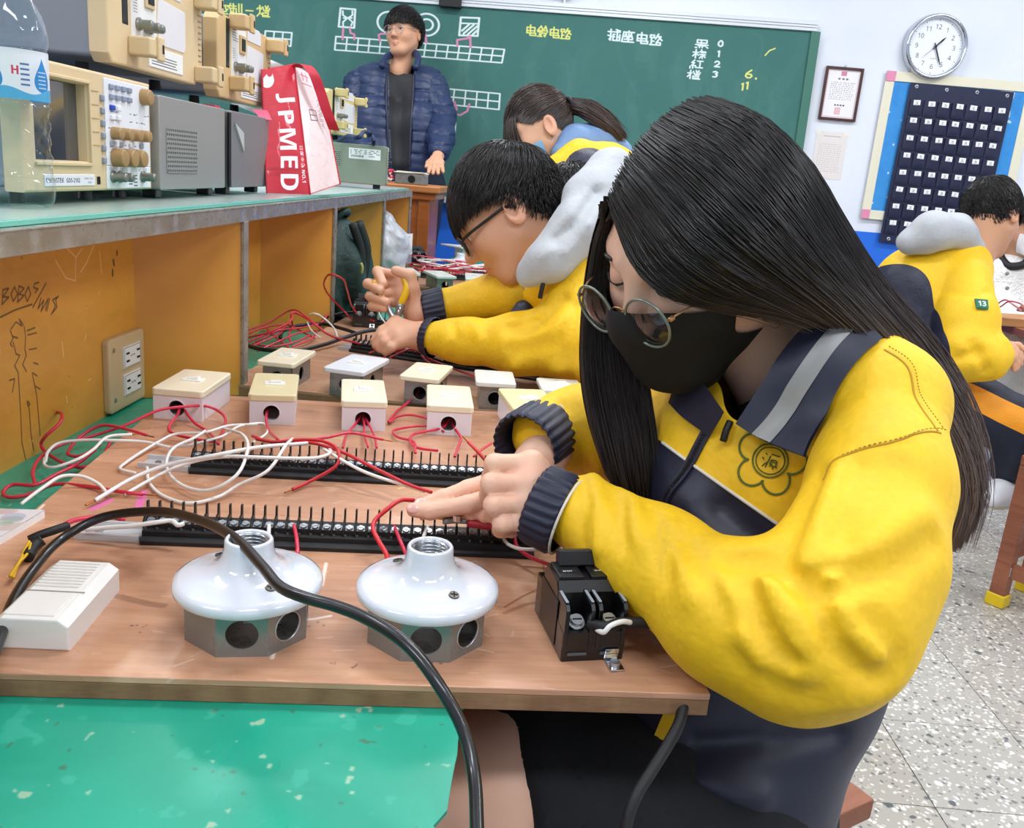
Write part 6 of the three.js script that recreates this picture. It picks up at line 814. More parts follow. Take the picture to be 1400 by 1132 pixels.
// ---------- people ----------
const mergeC = (list) => mergeGeometries(list.map((g) => { const o = new THREE.BufferGeometry(), s = g.index ? g.toNonIndexed() : g; for (const k of ['position', 'normal', 'color']) o.setAttribute(k, s.attributes[k]); return o; }));
const white3 = () => [1, 1, 1];
const yellowTex = dtex(256, 256, (u, v) => { const k = .94 + .1 * fbm(u * 5, v * 5, 2, 3), w = .97 + .05 * fbm(u * 90, v * 90, 3, 2); return [244 * k * w, 196 * k * w, 22 * k]; });
const cloth = (c, o = {}) => phy(c, .62, { sheen: .35, sheenRoughness: .6, bumpMap: bumpTex(70, 2), bumpScale: .0006, ...o });
M.yellow = cloth(0xffffff, { map: yellowTex, sheenColor: new THREE.Color(0xffe070) }); M.navy = cloth(0x1d2036, { roughness: .5, sheenColor: new THREE.Color(0x50587a) }); M.piping = mat(0xd9d6cc, .5); M.grey = mat(0x8f9090, .4); M.hood = cloth(0xb4b8bc, { sheenColor: new THREE.Color(0xe0e4e8) });
// pleated cuff: a thick open tube from a to b
function cuffGeo(a, b, r0, r1, pl = 20, depth = .05, flat = 1) {
  const A = VA(a), B = VA(b), T = B.clone().sub(A).normalize(), S = V(0, 1, 0).cross(T).normalize(), N = T.clone().cross(S), pos = [], idx = [], m = 96, rows = [[0, 1], [.12, 1.03], [.5, 1.02], [.88, 1.02], [1, .97], [.97, .9], [.3, .86], [0, .86]];
  rows.forEach(([t, k], j) => { const c = A.clone().lerp(B, t), r = mix(r0, r1, t) * k; for (let i = 0; i < m; i++) { const an = i / m * 6.28319, q = r * (1 + (j > 0 && j < 6 ? depth * (Math.abs(Math.sin(an * pl / 2 + 1.2 * fbm(an * 2, t * 2, 1))) - .5) : 0)), p = c.clone().addScaledVector(S, Math.cos(an) * q).addScaledVector(N, Math.sin(an) * q * flat); pos.push(p.x, p.y, p.z); if (j) { const k0 = (j - 1) * m + i, k1 = (j - 1) * m + (i + 1) % m; idx.push(k0, k1, k0 + m, k1, k1 + m, k0 + m); } } });
  const g = new THREE.BufferGeometry(); g.setAttribute('position', new THREE.Float32BufferAttribute(pos, 3)); g.setIndex(idx); g.computeVertexNormals(); return g;
}
const ring = (a, b, r, w, m = 40) => { const A = VA(a), T = VA(b).sub(A).normalize(), S = V(0, 1, 0).cross(T).normalize(), N = T.clone().cross(S); return rod(Array.from({ length: m + 1 }, (_, i) => A.clone().addScaledVector(S, Math.cos(i / m * 6.28319) * r).addScaledVector(N, Math.sin(i / m * 6.28319) * r)), () => w, m * 2, 6); };
const DEEP = VA([-.008,-.2606,-.9654]);
const wrinkle = (amp, f, sx = 1, sy = 1, sz = 1) => (x, y, z) => amp * (fbm(x * f * sx + 3, y * f * sy, z * f * sz, 3) - .5);
{
  const P = thing('person', 'long haired girl in round glasses, black mask and yellow jacket, wiring the near board', 'person', [.25, .45, -.95]);
  const fr = headFrame([.168,1.0895,-.8686], [-.6989,-.4502,.552], [-.3355,.8925,.3005]);
  const nb = VA([.2733,.961,-.8835]).applyMatrix4(fr.inv), ho = { noLips: true, width: .97, neck: [[0, -.035, -.022, .047], [nb.x, nb.y, nb.z, .052]] };
  const girlSkin = skinMat(0xe6b89e);
  // hands
  const nearHand = hand(P, 'hand', { wrist: [[.0405,.8499,-.7915,.0245]][0], fore: [[.0636,.8469,-.7836,.027]][0], fingers: [[[.0162,.8864,-.8012,.0098],[-.019,.8876,-.7877,.0093],[-.022,.8665,-.81,.0085],[-.0083,.8554,-.8278,.0078]], [[.0141,.872,-.7869,.0098],[-.0205,.8732,-.7724,.0095],[-.0224,.8534,-.7961,.0086],[-.0067,.8429,-.812,.0078]], [[.015,.8555,-.7783,.0095],[-.016,.856,-.7637,.0092],[-.0172,.8377,-.7877,.0083],[-.0038,.8301,-.8024,.0075]], [[.0186,.8391,-.7739,.0088],[-.0071,.8382,-.7631,.0084],[-.0082,.8235,-.784,.0075],[.0031,.8181,-.796,.007]]], thumb: [[.0227,.8756,-.8221,.011],[-.0017,.861,-.8356,.0098],[-.0211,.8446,-.8372,.0088]] }, girlSkin);
  const farHand = hand(P, 'hand', { wrist: [[.0264,.8594,-.9006,.0235]][0], fore: [[.047,.8738,-.9358,.026]][0], fingers: [[[-.0108,.8447,-.8756,.0098],[-.0457,.8344,-.8591,.009],[-.0713,.8259,-.8473,.0082],[-.091,.8188,-.84,.0072]], [[-.0082,.8313,-.8772,.0095],[-.0411,.822,-.8589,.0088],[-.0648,.8156,-.8487,.008],[-.0818,.8109,-.8421,.0072]], [[-.0013,.8247,-.8703,.009],[-.0285,.8164,-.8471,.0085],[-.0392,.8144,-.8413,.0078],[-.0433,.8089,-.8502,.007]], [[.0055,.8196,-.8638,.0085],[-.016,.8149,-.8417,.0078],[-.0247,.8146,-.8363,.007],[-.0278,.8092,-.8452,.0065]]], thumb: [[-.0003,.8376,-.8531,.011],[-.0434,.8253,-.837,.0095],[-.0809,.8168,-.8313,.0085],[-.0974,.8162,-.833,.0078]] }, girlSkin);
  const legs = join([seg(...[[.2199,.5348,-.7991,.08],[.0139,.5942,-.7978,.062]]), seg(...[[.2058,.5536,-.7315,.08],[.0171,.5961,-.7104,.066]]), seg(...[[.0139,.5942,-.7978,.062],[-.0833,.5819,-.7885,.055]]), seg(...[[.0171,.5961,-.7104,.066],[-.0729,.582,-.7162,.056]]), seg(...[[-.0833,.5819,-.7885,.055],[-.0499,.2343,-.7675,.04]]), seg(...[[-.0729,.582,-.7162,.056],[-.0331,.2254,-.7342,.04]])], .02);
  let lg = skinMesh(legs, [-.12, .33, -1.0], [.34, .68, -.5], .008); paint(lg, white3);
  const head = headGeo(fr, { ...ho, low: -.2 });
  wpart(P, 'body', mergeC([head, nearHand.g, farHand.g, lg]), girlSkin);
  wpart(P, 'fingernail', nailGeo([-.0974,.8162,-.833], [-.0809,.8168,-.8313], [-.2174,.5328,.8938], .0078), phy(0xe8b4a8, .25, { clearcoat: .6 })); wpart(P, 'fingernail', nailGeo([-.091,.8188,-.84], [-.0713,.8259,-.8473], [.0243,.9782,.1501], .0072), phy(0xe8b4a8, .25, { clearcoat: .6 }));
  // eyes are cast down
  eyeParts(P, fr, -.9, {});
  for (const s of [-1, 1]) { const g = new THREE.SphereGeometry(.0136, 20, 14, 0, 6.3, 0, 1.75); mv(g, s * .0315, .0146, .0792); g.applyMatrix4(fr.m); paint(g, () => [.95, .86, .84]); wpart(P, 'eyelid', g, girlSkin); }
  // mask
  {
    const hf = headField({ noLips: true, width: .97 }), sm = (x, y, z) => smin(hf(x, y, z), join([ell([0, -.03, .068], [.037, .05, .046]), seg([0, -.005, .098, .012], [0, -.075, .088, .012])], .03)(x, y, z), .03) - .0035;
    let g = skinMesh(sm, [-.09, -.12, -.02], [.09, .03, .14], .003); const reg = (x, y, z) => Math.min(.006 - .2 * Math.max(0, Math.abs(x) - .01) - y, y + .104, z - .05 + .046 * Math.exp(-(((y + .062) / .012) ** 2)));
    g = cut(g, reg)[0]; g.applyMatrix4(fr.m); const mk = wpart(P, 'face_mask', g, cloth(0x0e0e0f, { roughness: .8, sheenColor: new THREE.Color(0x303033) }));
    for (const s of [-1, 1]) { wpart(mk, 'ear_loop', rod([[.060, -.058, .02], [.068, -.045, .008], [.074, -.03, -.004], [.082, -.012, -.02]].map((p) => fr.at(s * p[0], p[1], p[2])), () => .0022, 14, 6), M.blackSoft); wpart(mk, 'ear_loop', rod([[.062, -.012, .034], [.07, .002, .014], [.08, .02, -.012]].map((p) => fr.at(s * p[0], p[1], p[2])), () => .002, 12, 6), M.blackSoft); }
  }
  // glasses, slipped down the nose
  {
    const G = thing('eyeglasses', 'round thin rimmed glasses on the nose of the girl with the black mask', 'glasses', fr.at(0, 0, .11).toArray()); const rim = mat(0x7d8a80, .3, { metalness: .6 }), gold = mat(0xb08a5c, .3, { metalness: .8 });
    for (const s of [-1, 1]) { const loc = (g) => { g.rotateX(.06); g.rotateY(s * .08); g.translate(s * .0335, -.0015, .1195); g.applyMatrix4(fr.m); return g; }; wpart(G, 'rim', loc(new THREE.TorusGeometry(.0245, .0013, 10, 56)), rim); const lens = new THREE.SphereGeometry(.06, 32, 8, 0, 6.3, 0, .405); lens.rotateX(Math.PI / 2); lens.translate(0, 0, -.0565); wpart(G, 'lens', loc(lens), phy(0xf2f4f4, .03, { transmission: 1, thickness: 0, ior: 1.5 }));
      wpart(G, 'temple', rod([[.0575, .006, .117], [.066, .01, .095], [.074, .012, .05], [.079, .014, -.005], [.08, -.002, -.02]].map((p) => fr.at(s * p[0], p[1], p[2])), () => .0011, 20, 6), gold); wpart(G, 'hinge', mv(box(.004, .004, .006, 0, 0, 0, .001), 0, 0, 0).applyMatrix4(new THREE.Matrix4().makeTranslation(s * .0595, .0065, .114).premultiply(fr.m)), gold); wpart(G, 'nose_pad', (() => { const q = new THREE.SphereGeometry(.0035, 10, 8); q.scale(.4, 1, .7); q.translate(s * .0085, -.006, .1085); q.applyMatrix4(fr.m); return q; })(), phy(0xffffff, .1, { transmission: .8, thickness: 0 })); }
    wpart(G, 'bridge', rod([[-.0095, .004, .1195], [-.004, .0075, .1205], [.004, .0075, .1205], [.0095, .004, .1195]].map((p) => fr.at(...p)), () => .0011, 12, 6), gold);
  }
  // jacket
  const J = part(P, 'jacket', new THREE.BufferGeometry(), M.navy); P.remove(J);
  const slPts = [[.3325,.9785,-.7851,.05],[.3051,.9286,-.7041,.053],[.2737,.8801,-.6441,.0575],[.2435,.844,-.6113,.06],[.2224,.8254,-.6165,.057],[.183,.8277,-.6448,.0515],[.1315,.8378,-.7092,.043],[.0702,.848,-.7788,.0375]];
  const slC = chain(slPts, .03), lay = (pts) => pts.map((p) => { const q = VA(p), d = q.clone().sub(camera.position).normalize(); q.addScaledVector(d, -.12); for (let k = 0; k < 40; k++) { const v = slC(q.x, q.y, q.z); if (v < .0006) break; q.addScaledVector(d, v * .9); if (k > 38) return p; } return q.toArray(); });
  const fold = folds([[[[.1622,.8879,-.6142],[.1813,.8926,-.6053],[.1947,.8937,-.5954],[.2051,.8892,-.5839],[.2119,.8897,-.5737]], -.017, .0085], [[[.2082,.8914,-.5741],[.2189,.9031,-.567],[.2312,.9066,-.5681],[.2454,.9068,-.5682]], -.009, .0075], [[[.2095,.8885,-.5734],[.2174,.8907,-.5637],[.2301,.8913,-.5639],[.243,.9002,-.5664]], -.012, .0075], [[[.2164,.8921,-.5744],[.227,.8974,-.5655],[.2392,.9023,-.567]], .008, .010], [[[.1679,.8851,-.6135],[.1792,.8719,-.5893],[.1803,.8632,-.5663],[.1906,.8508,-.5527],[.2035,.8425,-.5505]], -.012, .0095], [[[.1875,.8858,-.5828],[.1978,.8724,-.5586],[.205,.8545,-.5486],[.2037,.8426,-.5402]], .009, .012], [[[.1649,.8726,-.6308],[.1718,.8605,-.6069],[.175,.8469,-.5825],[.1816,.8374,-.5593]], .007, .012], [[[.2137,.887,-.5626],[.2194,.8776,-.5498],[.2278,.8624,-.5457],[.2473,.8457,-.5414],[.2665,.8365,-.5494]], -.012, .0095], [[[.2274,.8831,-.5513],[.2404,.8673,-.5472],[.2616,.8517,-.5535]], .008, .012], [[[.2536,.8731,-.5592],[.2659,.8604,-.5559],[.2807,.8431,-.5617]], -.007, .010], [[[.2438,.9376,-.6801],[.2287,.9207,-.6547],[.2143,.9025,-.629],[.1997,.892,-.6053]], -.008, .012], [[[.254,.9445,-.6717],[.2411,.9254,-.6457],[.2277,.9049,-.6194]], .006, .014], [[[.2699,.9487,-.673],[.2534,.9264,-.6461],[.2405,.9074,-.6098]], -.005, .012], [[[.3124,.9268,-.6363],[.2714,.9125,-.6114],[.233,.9047,-.5883],[.2154,.8967,-.586]], .007, .016], [[[.3127,.9119,-.622],[.2725,.9029,-.5881],[.2484,.8977,-.5762]], -.006, .013], [[[.3103,.9456,-.6932],[.2922,.928,-.6676],[.2565,.9073,-.6203]], -.004, .014], [[[.1418,.8744,-.6726],[.1519,.8686,-.6504],[.1601,.8635,-.6283],[.169,.8492,-.5935]], -.006, .011], [[[.1339,.8759,-.6936],[.1394,.8634,-.6592],[.1487,.8402,-.6427]], .005, .011], [[[.1184,.8829,-.7265],[.1287,.8648,-.6906],[.1338,.8399,-.6735]], -.005, .009], [[[.0979,.8929,-.7601],[.109,.8785,-.7356],[.114,.8556,-.7087]], .005, .009], [[[.0877,.8953,-.7606],[.0974,.8739,-.7446],[.1018,.8434,-.726]], -.006, .007], [[[.0743,.8876,-.7792],[.0801,.8689,-.7534],[.0822,.8305,-.7431]], .005, .007], [[[.0649,.8836,-.7883],[.0685,.8608,-.7719],[.0676,.8285,-.7528]], -.005, .006], [[[.1741,.8343,-.5584],[.1928,.8264,-.5461],[.2151,.8266,-.536]], -.005, .014], [[[.2241,.8168,-.5438],[.2533,.8144,-.5537],[.2754,.8277,-.5575]], .004, .018]].map(([p, a, w]) => [lay(p), a, w]));
  const wr1 = wrinkle(.006, 10), slF0 = chain(slPts, .03), slF = (x, y, z) => slF0(x, y, z) - fold(x, y, z) + wr1(x, y, z);
  const toF0 = join([seg(...[[.3285,.9781,-.785,.053],[.1371,.8861,-.9968,.055]]), seg(...[[.2877,.9923,-.8506,.06],[.2612,.8761,-.8864,.118]]), seg(...[[.2612,.8761,-.8864,.118],[.2578,.7172,-.8331,.122]]), seg(...[[.2578,.7172,-.8331,.122],[.2248,.5813,-.7858,.118]]), seg(...[[.2248,.5813,-.7858,.118],[.2043,.525,-.7652,.118]]), seg(...[[.3337,.9581,-.8418,.055],[.3251,.8025,-.8411,.075]]), seg(...[[.3251,.8025,-.8411,.075],[.2994,.683,-.7983,.07]])], .05);
  const tf = folds([[[[.1549,.6533,-.6855],[.1863,.6749,-.6761],[.236,.6871,-.6767],[.3095,.6886,-.7067]], -0.0102, .012], [[[.1533,.6341,-.6803],[.1876,.6504,-.6643],[.2409,.6421,-.6676]], 0.0085, .014], [[[.1996,.8724,-.7554],[.2284,.849,-.7493],[.2379,.8177,-.7409]], -0.0085, .014], [[[.1614,.872,-.7653],[.1767,.8319,-.7442],[.1852,.7747,-.7289]], 0.0085, .02], [[[.2477,.9663,-.7811],[.2335,.9394,-.7738]], -0.0068, .012]], DEEP), wr2 = wrinkle(.008, 11), toF = (x, y, z) => toF0(x, y, z) - tf(x, y, z) + wr2(x, y, z);
  const jkF = (x, y, z) => smin(toF(x, y, z), slF(x, y, z), .012);
  const hem = (() => { const a = VA([.143,.6523,-.6955]), b = VA([.2587,.5879,-.6791]), c = VA([.2889,.4606,-.8521]), n = b.clone().sub(a).cross(c.clone().sub(a)).normalize(); if (n.y < 0) n.negate(); return (x, y, z) => (x - a.x) * n.x + (y - a.y) * n.y + (z - a.z) * n.z; })();
  const collarCut = (x, y, z) => smin(seg(...[[.2602,.9949,-.8615,.05],[.1932,1.0394,-.8418,.06]])(x, y, z), seg(...[[.2522,.9894,-.8495,.048],[.1937,.967,-.7809,.02]])(x, y, z), .02);
  const all = skinMesh((x, y, z) => smax(jkF(x, y, z), -hem(x, y, z), .012), [-.02, .42, -1.16], [.5, 1.14, -.48], .0036);
  const sp = VA([.1911,.8929,-.7608]), sn = VA([.4871,.8609,-.1328]).normalize();
  const [neckOut] = [cut(all, collarCut)[0]];
  const [yel, nav] = cut(neckOut, (x, y, z) => Math.max((x - sp.x) * sn.x + (y - sp.y) * sn.y + (z - sp.z) * sn.z, toF(x, y, z) - slF(x, y, z)));
  const jk = wpart(P, 'jacket', nav, M.navy), yk = wpart(jk, 'yellow_panels', uvm(yel, 3), M.yellow, 'yellow yoke and sleeve of the jacket');
  const onSeam = (pts, n) => along(pts, n).map((p) => { for (let k = 0; k < 6; k++) { p = snap(toF, p, .0008); const d = p.clone().sub(sp).dot(sn); p.addScaledVector(sn, -d); } return p; });
  for (const q of [[[.1378,.9156,-.839],[.1525,.9051,-.826],[.1657,.8971,-.8084]], [[.1678,.8955,-.8028],[.1841,.8911,-.7862],[.2058,.885,-.7744],[.2291,.878,-.7571],[.2491,.8681,-.7443]]]) wpart(jk, 'piping', rod(onSeam(q, 22), () => .0017, 44, 6), M.piping);
  wpart(jk, 'zipper', ribbonOn(toF, [[.1885,.9485,-.8121],[.1792,.9235,-.8104],[.1666,.8968,-.8052],[.1543,.8758,-.8025],[.1457,.8611,-.8037],[.1428,.839,-.7977]], .0105, 30, .002), M.navy); { const zp = along([[.1885,.9485,-.8121],[.1792,.9235,-.8104],[.1666,.8968,-.8052],[.1543,.8758,-.8025],[.1457,.8611,-.8037],[.1428,.839,-.7977]], 44).map((p) => snap(toF, p, .0038)); wpart(jk, 'zip_teeth', merge(zp.map((p) => box(.0034, .0012, .0034, p.x, p.y, p.z, 0))), mat(0x15161d, .4)).userData.kind = 'stuff'; wpart(jk, 'zip_pull', rod([snap(toF, [.1813,.957,-.7781], .006), snap(toF, [.1789,.9465,-.7752], .008), snap(toF, [.1765,.9367,-.7725], .006)], () => .0034, 8, 6), M.blackSoft); }
  const stitch = mat(0xb98d10, .7); for (const [pts, f] of [[[[.3106,1.0452,-.7615],[.3273,1.0236,-.7455],[.3269,.9947,-.7273],[.3227,.9579,-.7018]], jkF], [[[.2423,.9385,-.67],[.2654,.9539,-.6743],[.295,.9614,-.6766],[.3251,.9581,-.7018]], jkF]]) { wpart(jk, 'seam', seamOn(f, pts, .0013, 40, -.0004), stitch); const q = along(pts, 60); const dashes = []; for (let i = 0; i + 1 < 60; i += 2) dashes.push(rod([snap(f, q[i].toArray(), .0003).add(V(.0035, .003, 0)), snap(f, q[i + 1].toArray(), .0003).add(V(.0035, .003, 0))], () => .0006, 2, 4)); wpart(jk, 'stitching', dashes, stitch).userData.kind = 'stuff'; }
  // emblem: five petals, ring and a character
  { const c = snap(toF, [.2305,.9205,-.7686]), n = grad(toF, c.x, c.y, c.z), R = VA([.9235,-.1885,.1469]); R.addScaledVector(n, -R.dot(n)).normalize(); const U = n.clone().cross(R), at = (a, b) => snap(toF, c.clone().addScaledVector(R, a).addScaledVector(U, b).toArray(), .0008), g = mat(0x5a6a2a, .7), gg = [];
    const pet = []; for (let i = 0; i <= 150; i++) { const a = i / 150 * 6.28319, r = .0195 + .0125 * Math.abs(Math.sin(a * 2.5)) ** .7; pet.push(at(Math.cos(a + .9) * r, Math.sin(a + .9) * r)); } gg.push(rod(pet, () => .0011, 300, 5)); gg.push(rod(Array.from({ length: 41 }, (_, i) => at(Math.cos(i / 20 * Math.PI) * .0155, Math.sin(i / 20 * Math.PI) * .0155)), () => .0008, 80, 5), rod(Array.from({ length: 41 }, (_, i) => at(Math.cos(i / 20 * Math.PI) * .0125, Math.sin(i / 20 * Math.PI) * .0125)), () => .0006, 80, 5));
    for (const s of GLYPH['源'].split('|')) { const q = s.split(' ').map((p) => at((p[0] / 9 - .5) * .0145, (.5 - p[1] / 9) * .0145)); gg.push(rod(q, () => .0006, q.length * 3, 4)); } wpart(jk, 'emblem', gg, g, 'green flower emblem on the chest'); }
  wpart(jk, 'pocket_trim', ribbonOn(toF, [[.1635,.6984,-.7081],[.1556,.6823,-.7037],[.1518,.6659,-.6992],[.1549,.6539,-.696]], .014, 16, .0015), M.yellow); wpart(jk, 'pocket_edge', seamOn(toF, [[.1702,.6976,-.708],[.1654,.6767,-.7023],[.1579,.6568,-.6968],[.1638,.6502,-.6951],[.1716,.6527,-.6958]], .0016, 20, .002), M.piping);
  // collar with its reflective band
  { const gd = [[[.2732,1.052,-.8045],[.231,1.0035,-.791],[.19,.9546,-.7671]], [[.2925,1.0508,-.7888],[.2406,.9981,-.7586],[.1988,.9515,-.7405]], [[.313,1.0416,-.7761],[.2657,.986,-.7503],[.2252,.9414,-.738]]].map((g, i) => along(g, 9).map((p) => snap(jkF, p.toArray(), [.020, .017, .005][i]))), Pf = loft(gd.map((g) => g.map((p) => p.toArray()))), ce = VA([.3497,.8916,-.969]), sheet = (s0, s1, lift, th) => { const pos = [], idx = []; const ns = 8, nt = 30; for (const sd of [0, 1]) for (let j = 0; j <= nt; j++) for (let i = 0; i <= ns; i++) { const s = mix(s0, s1, i / ns), t = j / nt, n = loftNormal(Pf, s, t, ce), q = Pf(s, t).addScaledVector(n, lift - sd * th); pos.push(q.x, q.y, q.z); if (i < ns && j < nt) { const k = sd * (ns + 1) * (nt + 1) + j * (ns + 1) + i; idx.push(k, k + 1, k + ns + 1, k + 1, k + ns + 2, k + ns + 1); } } const g = new THREE.BufferGeometry(); g.setAttribute('position', new THREE.Float32BufferAttribute(pos, 3)); g.setIndex(idx); g.computeVertexNormals(); return g; };
    wpart(jk, 'collar', sheet(0, 1, 0, .005), M.navy); wpart(jk, 'reflective_band', sheet(.36, .62, .0012, .002), M.grey, 'grey reflective stripe on the collar');
    const gd2 = [[[.1304,.9911,-.849],[.1673,.9778,-.825],[.1914,.9539,-.7929]], [[.1196,.9586,-.8453],[.1512,.9415,-.8254],[.1818,.9279,-.8013]]].map((g, i) => along(g, 7).map((p) => snap(jkF, p.toArray(), [.018, .006][i]).toArray())), P2 = loft(gd2); const pos = [], idx = []; for (let j = 0; j <= 20; j++) for (let i = 0; i <= 4; i++) { const q = P2(i / 4, j / 20); pos.push(q.x, q.y, q.z); if (i < 4 && j < 20) { const k = j * 5 + i; idx.push(k, k + 1, k + 5, k + 1, k + 6, k + 5); } } const g = new THREE.BufferGeometry(); g.setAttribute('position', new THREE.Float32BufferAttribute(pos, 3)); g.setIndex(idx); g.computeVertexNormals(); wpart(jk, 'collar', g, M.navy); }
  // knit shirt at the neck
  wpart(P, 'shirt', (() => { const f = seg(...[[.2648,.9756,-.8666,.062],[.238,1.0109,-.8635,.054]]); const g = skinMesh(f, [.14, .9, -1.0], [.42, 1.12, -.75], .005), n = VA([-.8303,.5584,-.0403]).normalize(), c = VA([.2444,.9984,-.8208]); return cut(g, (x, y, z) => -((x - c.x) * n.x + (y - c.y) * n.y + (z - c.z) * n.z))[0]; })(), cloth(0x101114, { roughness: .9 }));
  // cuffs and far sleeve
  wpart(jk, 'cuff', cuffGeo([.0526,.8445,-.7798], [.0236,.8512,-.7917], .0375, .0375, 26, .09), M.navy); wpart(jk, 'cuff_piping', ring([.0541,.8439,-.7796], [.0236,.8512,-.7917], .0375, .0014), M.piping);
  const fsF0 = chain([[.1467,.8745,-.9937,.06],[.1158,.8747,-.9832,.052],[.068,.878,-.963,.044],[.0303,.8787,-.9369,.037]], .03), wr3 = folds([[[[.0474,.909,-.9297],[.0657,.8811,-.9172],[.0768,.8497,-.914]], -.005, .01], [[[.0709,.9201,-.9433],[.0852,.8889,-.9246],[.0947,.8496,-.9193]], .005, .01], [[[.0273,.9099,-.9194],[.0407,.8909,-.9041],[.0469,.8672,-.9029]], .004, .008]], DEEP), wr4 = wrinkle(.006, 20), fsF = (x, y, z) => fsF0(x, y, z) - wr3(x, y, z) + wr4(x, y, z);
  wpart(jk, 'far_sleeve', uvm(skinMesh(fsF, [-.01, .78, -1.13], [.25, 1.02, -.9], .005), 3), M.yellow, 'yellow far sleeve'); wpart(jk, 'cuff', cuffGeo([.0328,.878,-.9399], [.0082,.8706,-.8963], .0385, .039, 26, .07), M.navy); wpart(jk, 'cuff_piping', ring([.0328,.8783,-.942], [.0082,.8706,-.8963], .0385, .0014), M.piping);
  // knit skirt
  { const f0 = join([seg(...[[.223,.5663,-.7765,.112],[.2057,.5322,-.7568,.118]]), seg(...[[.2174,.5196,-.7949,.1],[.0444,.593,-.7978,.078]]), seg(...[[.1987,.5531,-.7313,.11],[.0488,.5887,-.7138,.082]]), seg(...[[.2585,.5115,-.7827,.1],[.2057,.5322,-.7568,.11]])], .05), a = VA([.012,.6512,-.6941]), n = VA([.8457,.0173,-.5296]).normalize(), f = (x, y, z) => smax(f0(x, y, z) + .0012 * Math.sin((x * .5 + y * .8 + z * .3) * 900) + .006 * (fbm(x * 12, y * 12, z * 12, 2) - .5), -((x - a.x) * n.x + (y - a.y) * n.y + (z - a.z) * n.z), .006); wpart(P, 'skirt', skinMesh(f, [-.03, .33, -1.12], [.42, .68, -.62], .006), cloth(0x0e1014, { roughness: .9, sheenColor: new THREE.Color(0x303540) })); }
  // hair
  const hc = hairCol([.012, .010, .0095], [.030, .021, .019]), tips = (t) => lerp3([.011, .0095, .009], [.2, .145, .128], sst(.42, 1, t));
  wpart(P, 'hair_roots', scalpCap(fr, (x, y, z) => (y - .088) + (.09 - z) * 1.1, () => .006, [.008, .007, .007]), hairMat);
  const near = loft([[[.0651,1.1356,-.8067],[.075,1.1098,-.7822],[.0876,1.0847,-.7652],[.1122,1.0653,-.757],[.1482,1.0579,-.7605],[.19,1.0531,-.7751],[.2342,1.0465,-.7923],[.2862,1.0381,-.806],[.3419,1.0131,-.8256]], [[.0687,1.1572,-.8022],[.0916,1.1282,-.7593],[.1177,1.0998,-.7405],[.1567,1.0792,-.7394],[.2049,1.0662,-.7539],[.2629,1.0501,-.7811],[.3275,1.0188,-.8084],[.3814,.9761,-.8315],[.4192,.9346,-.8465]], [[.0791,1.1797,-.8042],[.111,1.1501,-.7519],[.143,1.122,-.7311],[.1852,1.0959,-.7348],[.2395,1.0688,-.7569],[.3098,1.0315,-.7941],[.381,.9777,-.8247],[.4272,.9159,-.8363],[.437,.8696,-.8394]], [[.0964,1.2031,-.8179],[.1345,1.1771,-.7594],[.1728,1.145,-.7397],[.2171,1.1079,-.7445],[.2698,1.0697,-.7699],[.3423,1.0171,-.806],[.4107,.9499,-.8298],[.4447,.8871,-.836],[.443,.8292,-.8338]], [[.121,1.2219,-.8387],[.1628,1.2008,-.7868],[.201,1.1651,-.7691],[.2415,1.1231,-.7737],[.299,1.0721,-.7998],[.3768,1.0097,-.8301],[.4325,.9425,-.8446],[.4588,.8771,-.8458],[.4521,.8195,-.8395]], [[.1446,1.2304,-.8671],[.1864,1.2133,-.8266],[.2274,1.1766,-.817],[.2695,1.1288,-.8252],[.3253,1.0725,-.8467],[.3969,1.0121,-.862],[.45,.9463,-.8685],[.4725,.8784,-.8628],[.4637,.8206,-.8523]], [[.1672,1.2324,-.9041],[.2109,1.2147,-.8841],[.2561,1.1782,-.8798],[.298,1.1307,-.8881],[.3514,1.0755,-.8995],[.4221,1.0136,-.9041],[.4703,.9452,-.9016],[.4892,.8741,-.8877],[.4768,.823,-.8686]]]);
  const nc = VA([.2507,.9819,-1.0754]), far = loft([[[.0645,1.1336,-.83],[.057,1.0953,-.861],[.0541,1.0336,-.8723],[.0571,.9726,-.8641],[.0709,.9172,-.8493],[.0914,.8694,-.8365]], [[.0667,1.1356,-.8357],[.0677,1.0884,-.8727],[.0673,1.0227,-.8798],[.0765,.9583,-.8687],[.093,.9037,-.85],[.1123,.8485,-.8311]], [[.07,1.1377,-.8466],[.0783,1.0816,-.8792],[.0858,1.0165,-.8824],[.1004,.9536,-.8656],[.115,.8996,-.8449],[.1294,.8372,-.8281]], [[.0746,1.139,-.8626],[.0881,1.0814,-.8917],[.1092,1.0103,-.8871],[.1285,.9554,-.8684],[.1392,.8998,-.8514],[.1414,.8431,-.8361]]]), fc = VA([.1538,.9524,-1.1391]);
  wpart(P, 'hair', hairSheet(near, nc, { ns: 90, nt: 60, bump: .006, fs: 40, thick: .02, seed: 2, col: tips }), hairMat); wpart(P, 'hair', hairSheet(far, fc, { ns: 50, nt: 50, bump: .005, fs: 24, thick: .012, seed: 5, col: () => [.008, .007, .007] }), hairMat);
  const hs = hairStrands(near, nc, 5200, { t0: .06, t1: .8, drift: .09, lift: .005, fly: .035, seed: 2, seg: 16 }); wpart(P, 'hair_strands', strands(hs, .00055, (i) => { const k = .55 + .9 * hash(i, 3, 5); return (t) => { const c = tips(t); return [c[0] * k, c[1] * k, c[2] * k]; }; }), hairMat).userData.kind = 'stuff';
  const hs2 = hairStrands(far, fc, 1500, { t0: .05, t1: .75, drift: .08, lift: .004, fly: .05, seed: 5, seg: 12 }); wpart(P, 'hair_strands', strands(hs2, .00055, hc), hairMat).userData.kind = 'stuff';
}
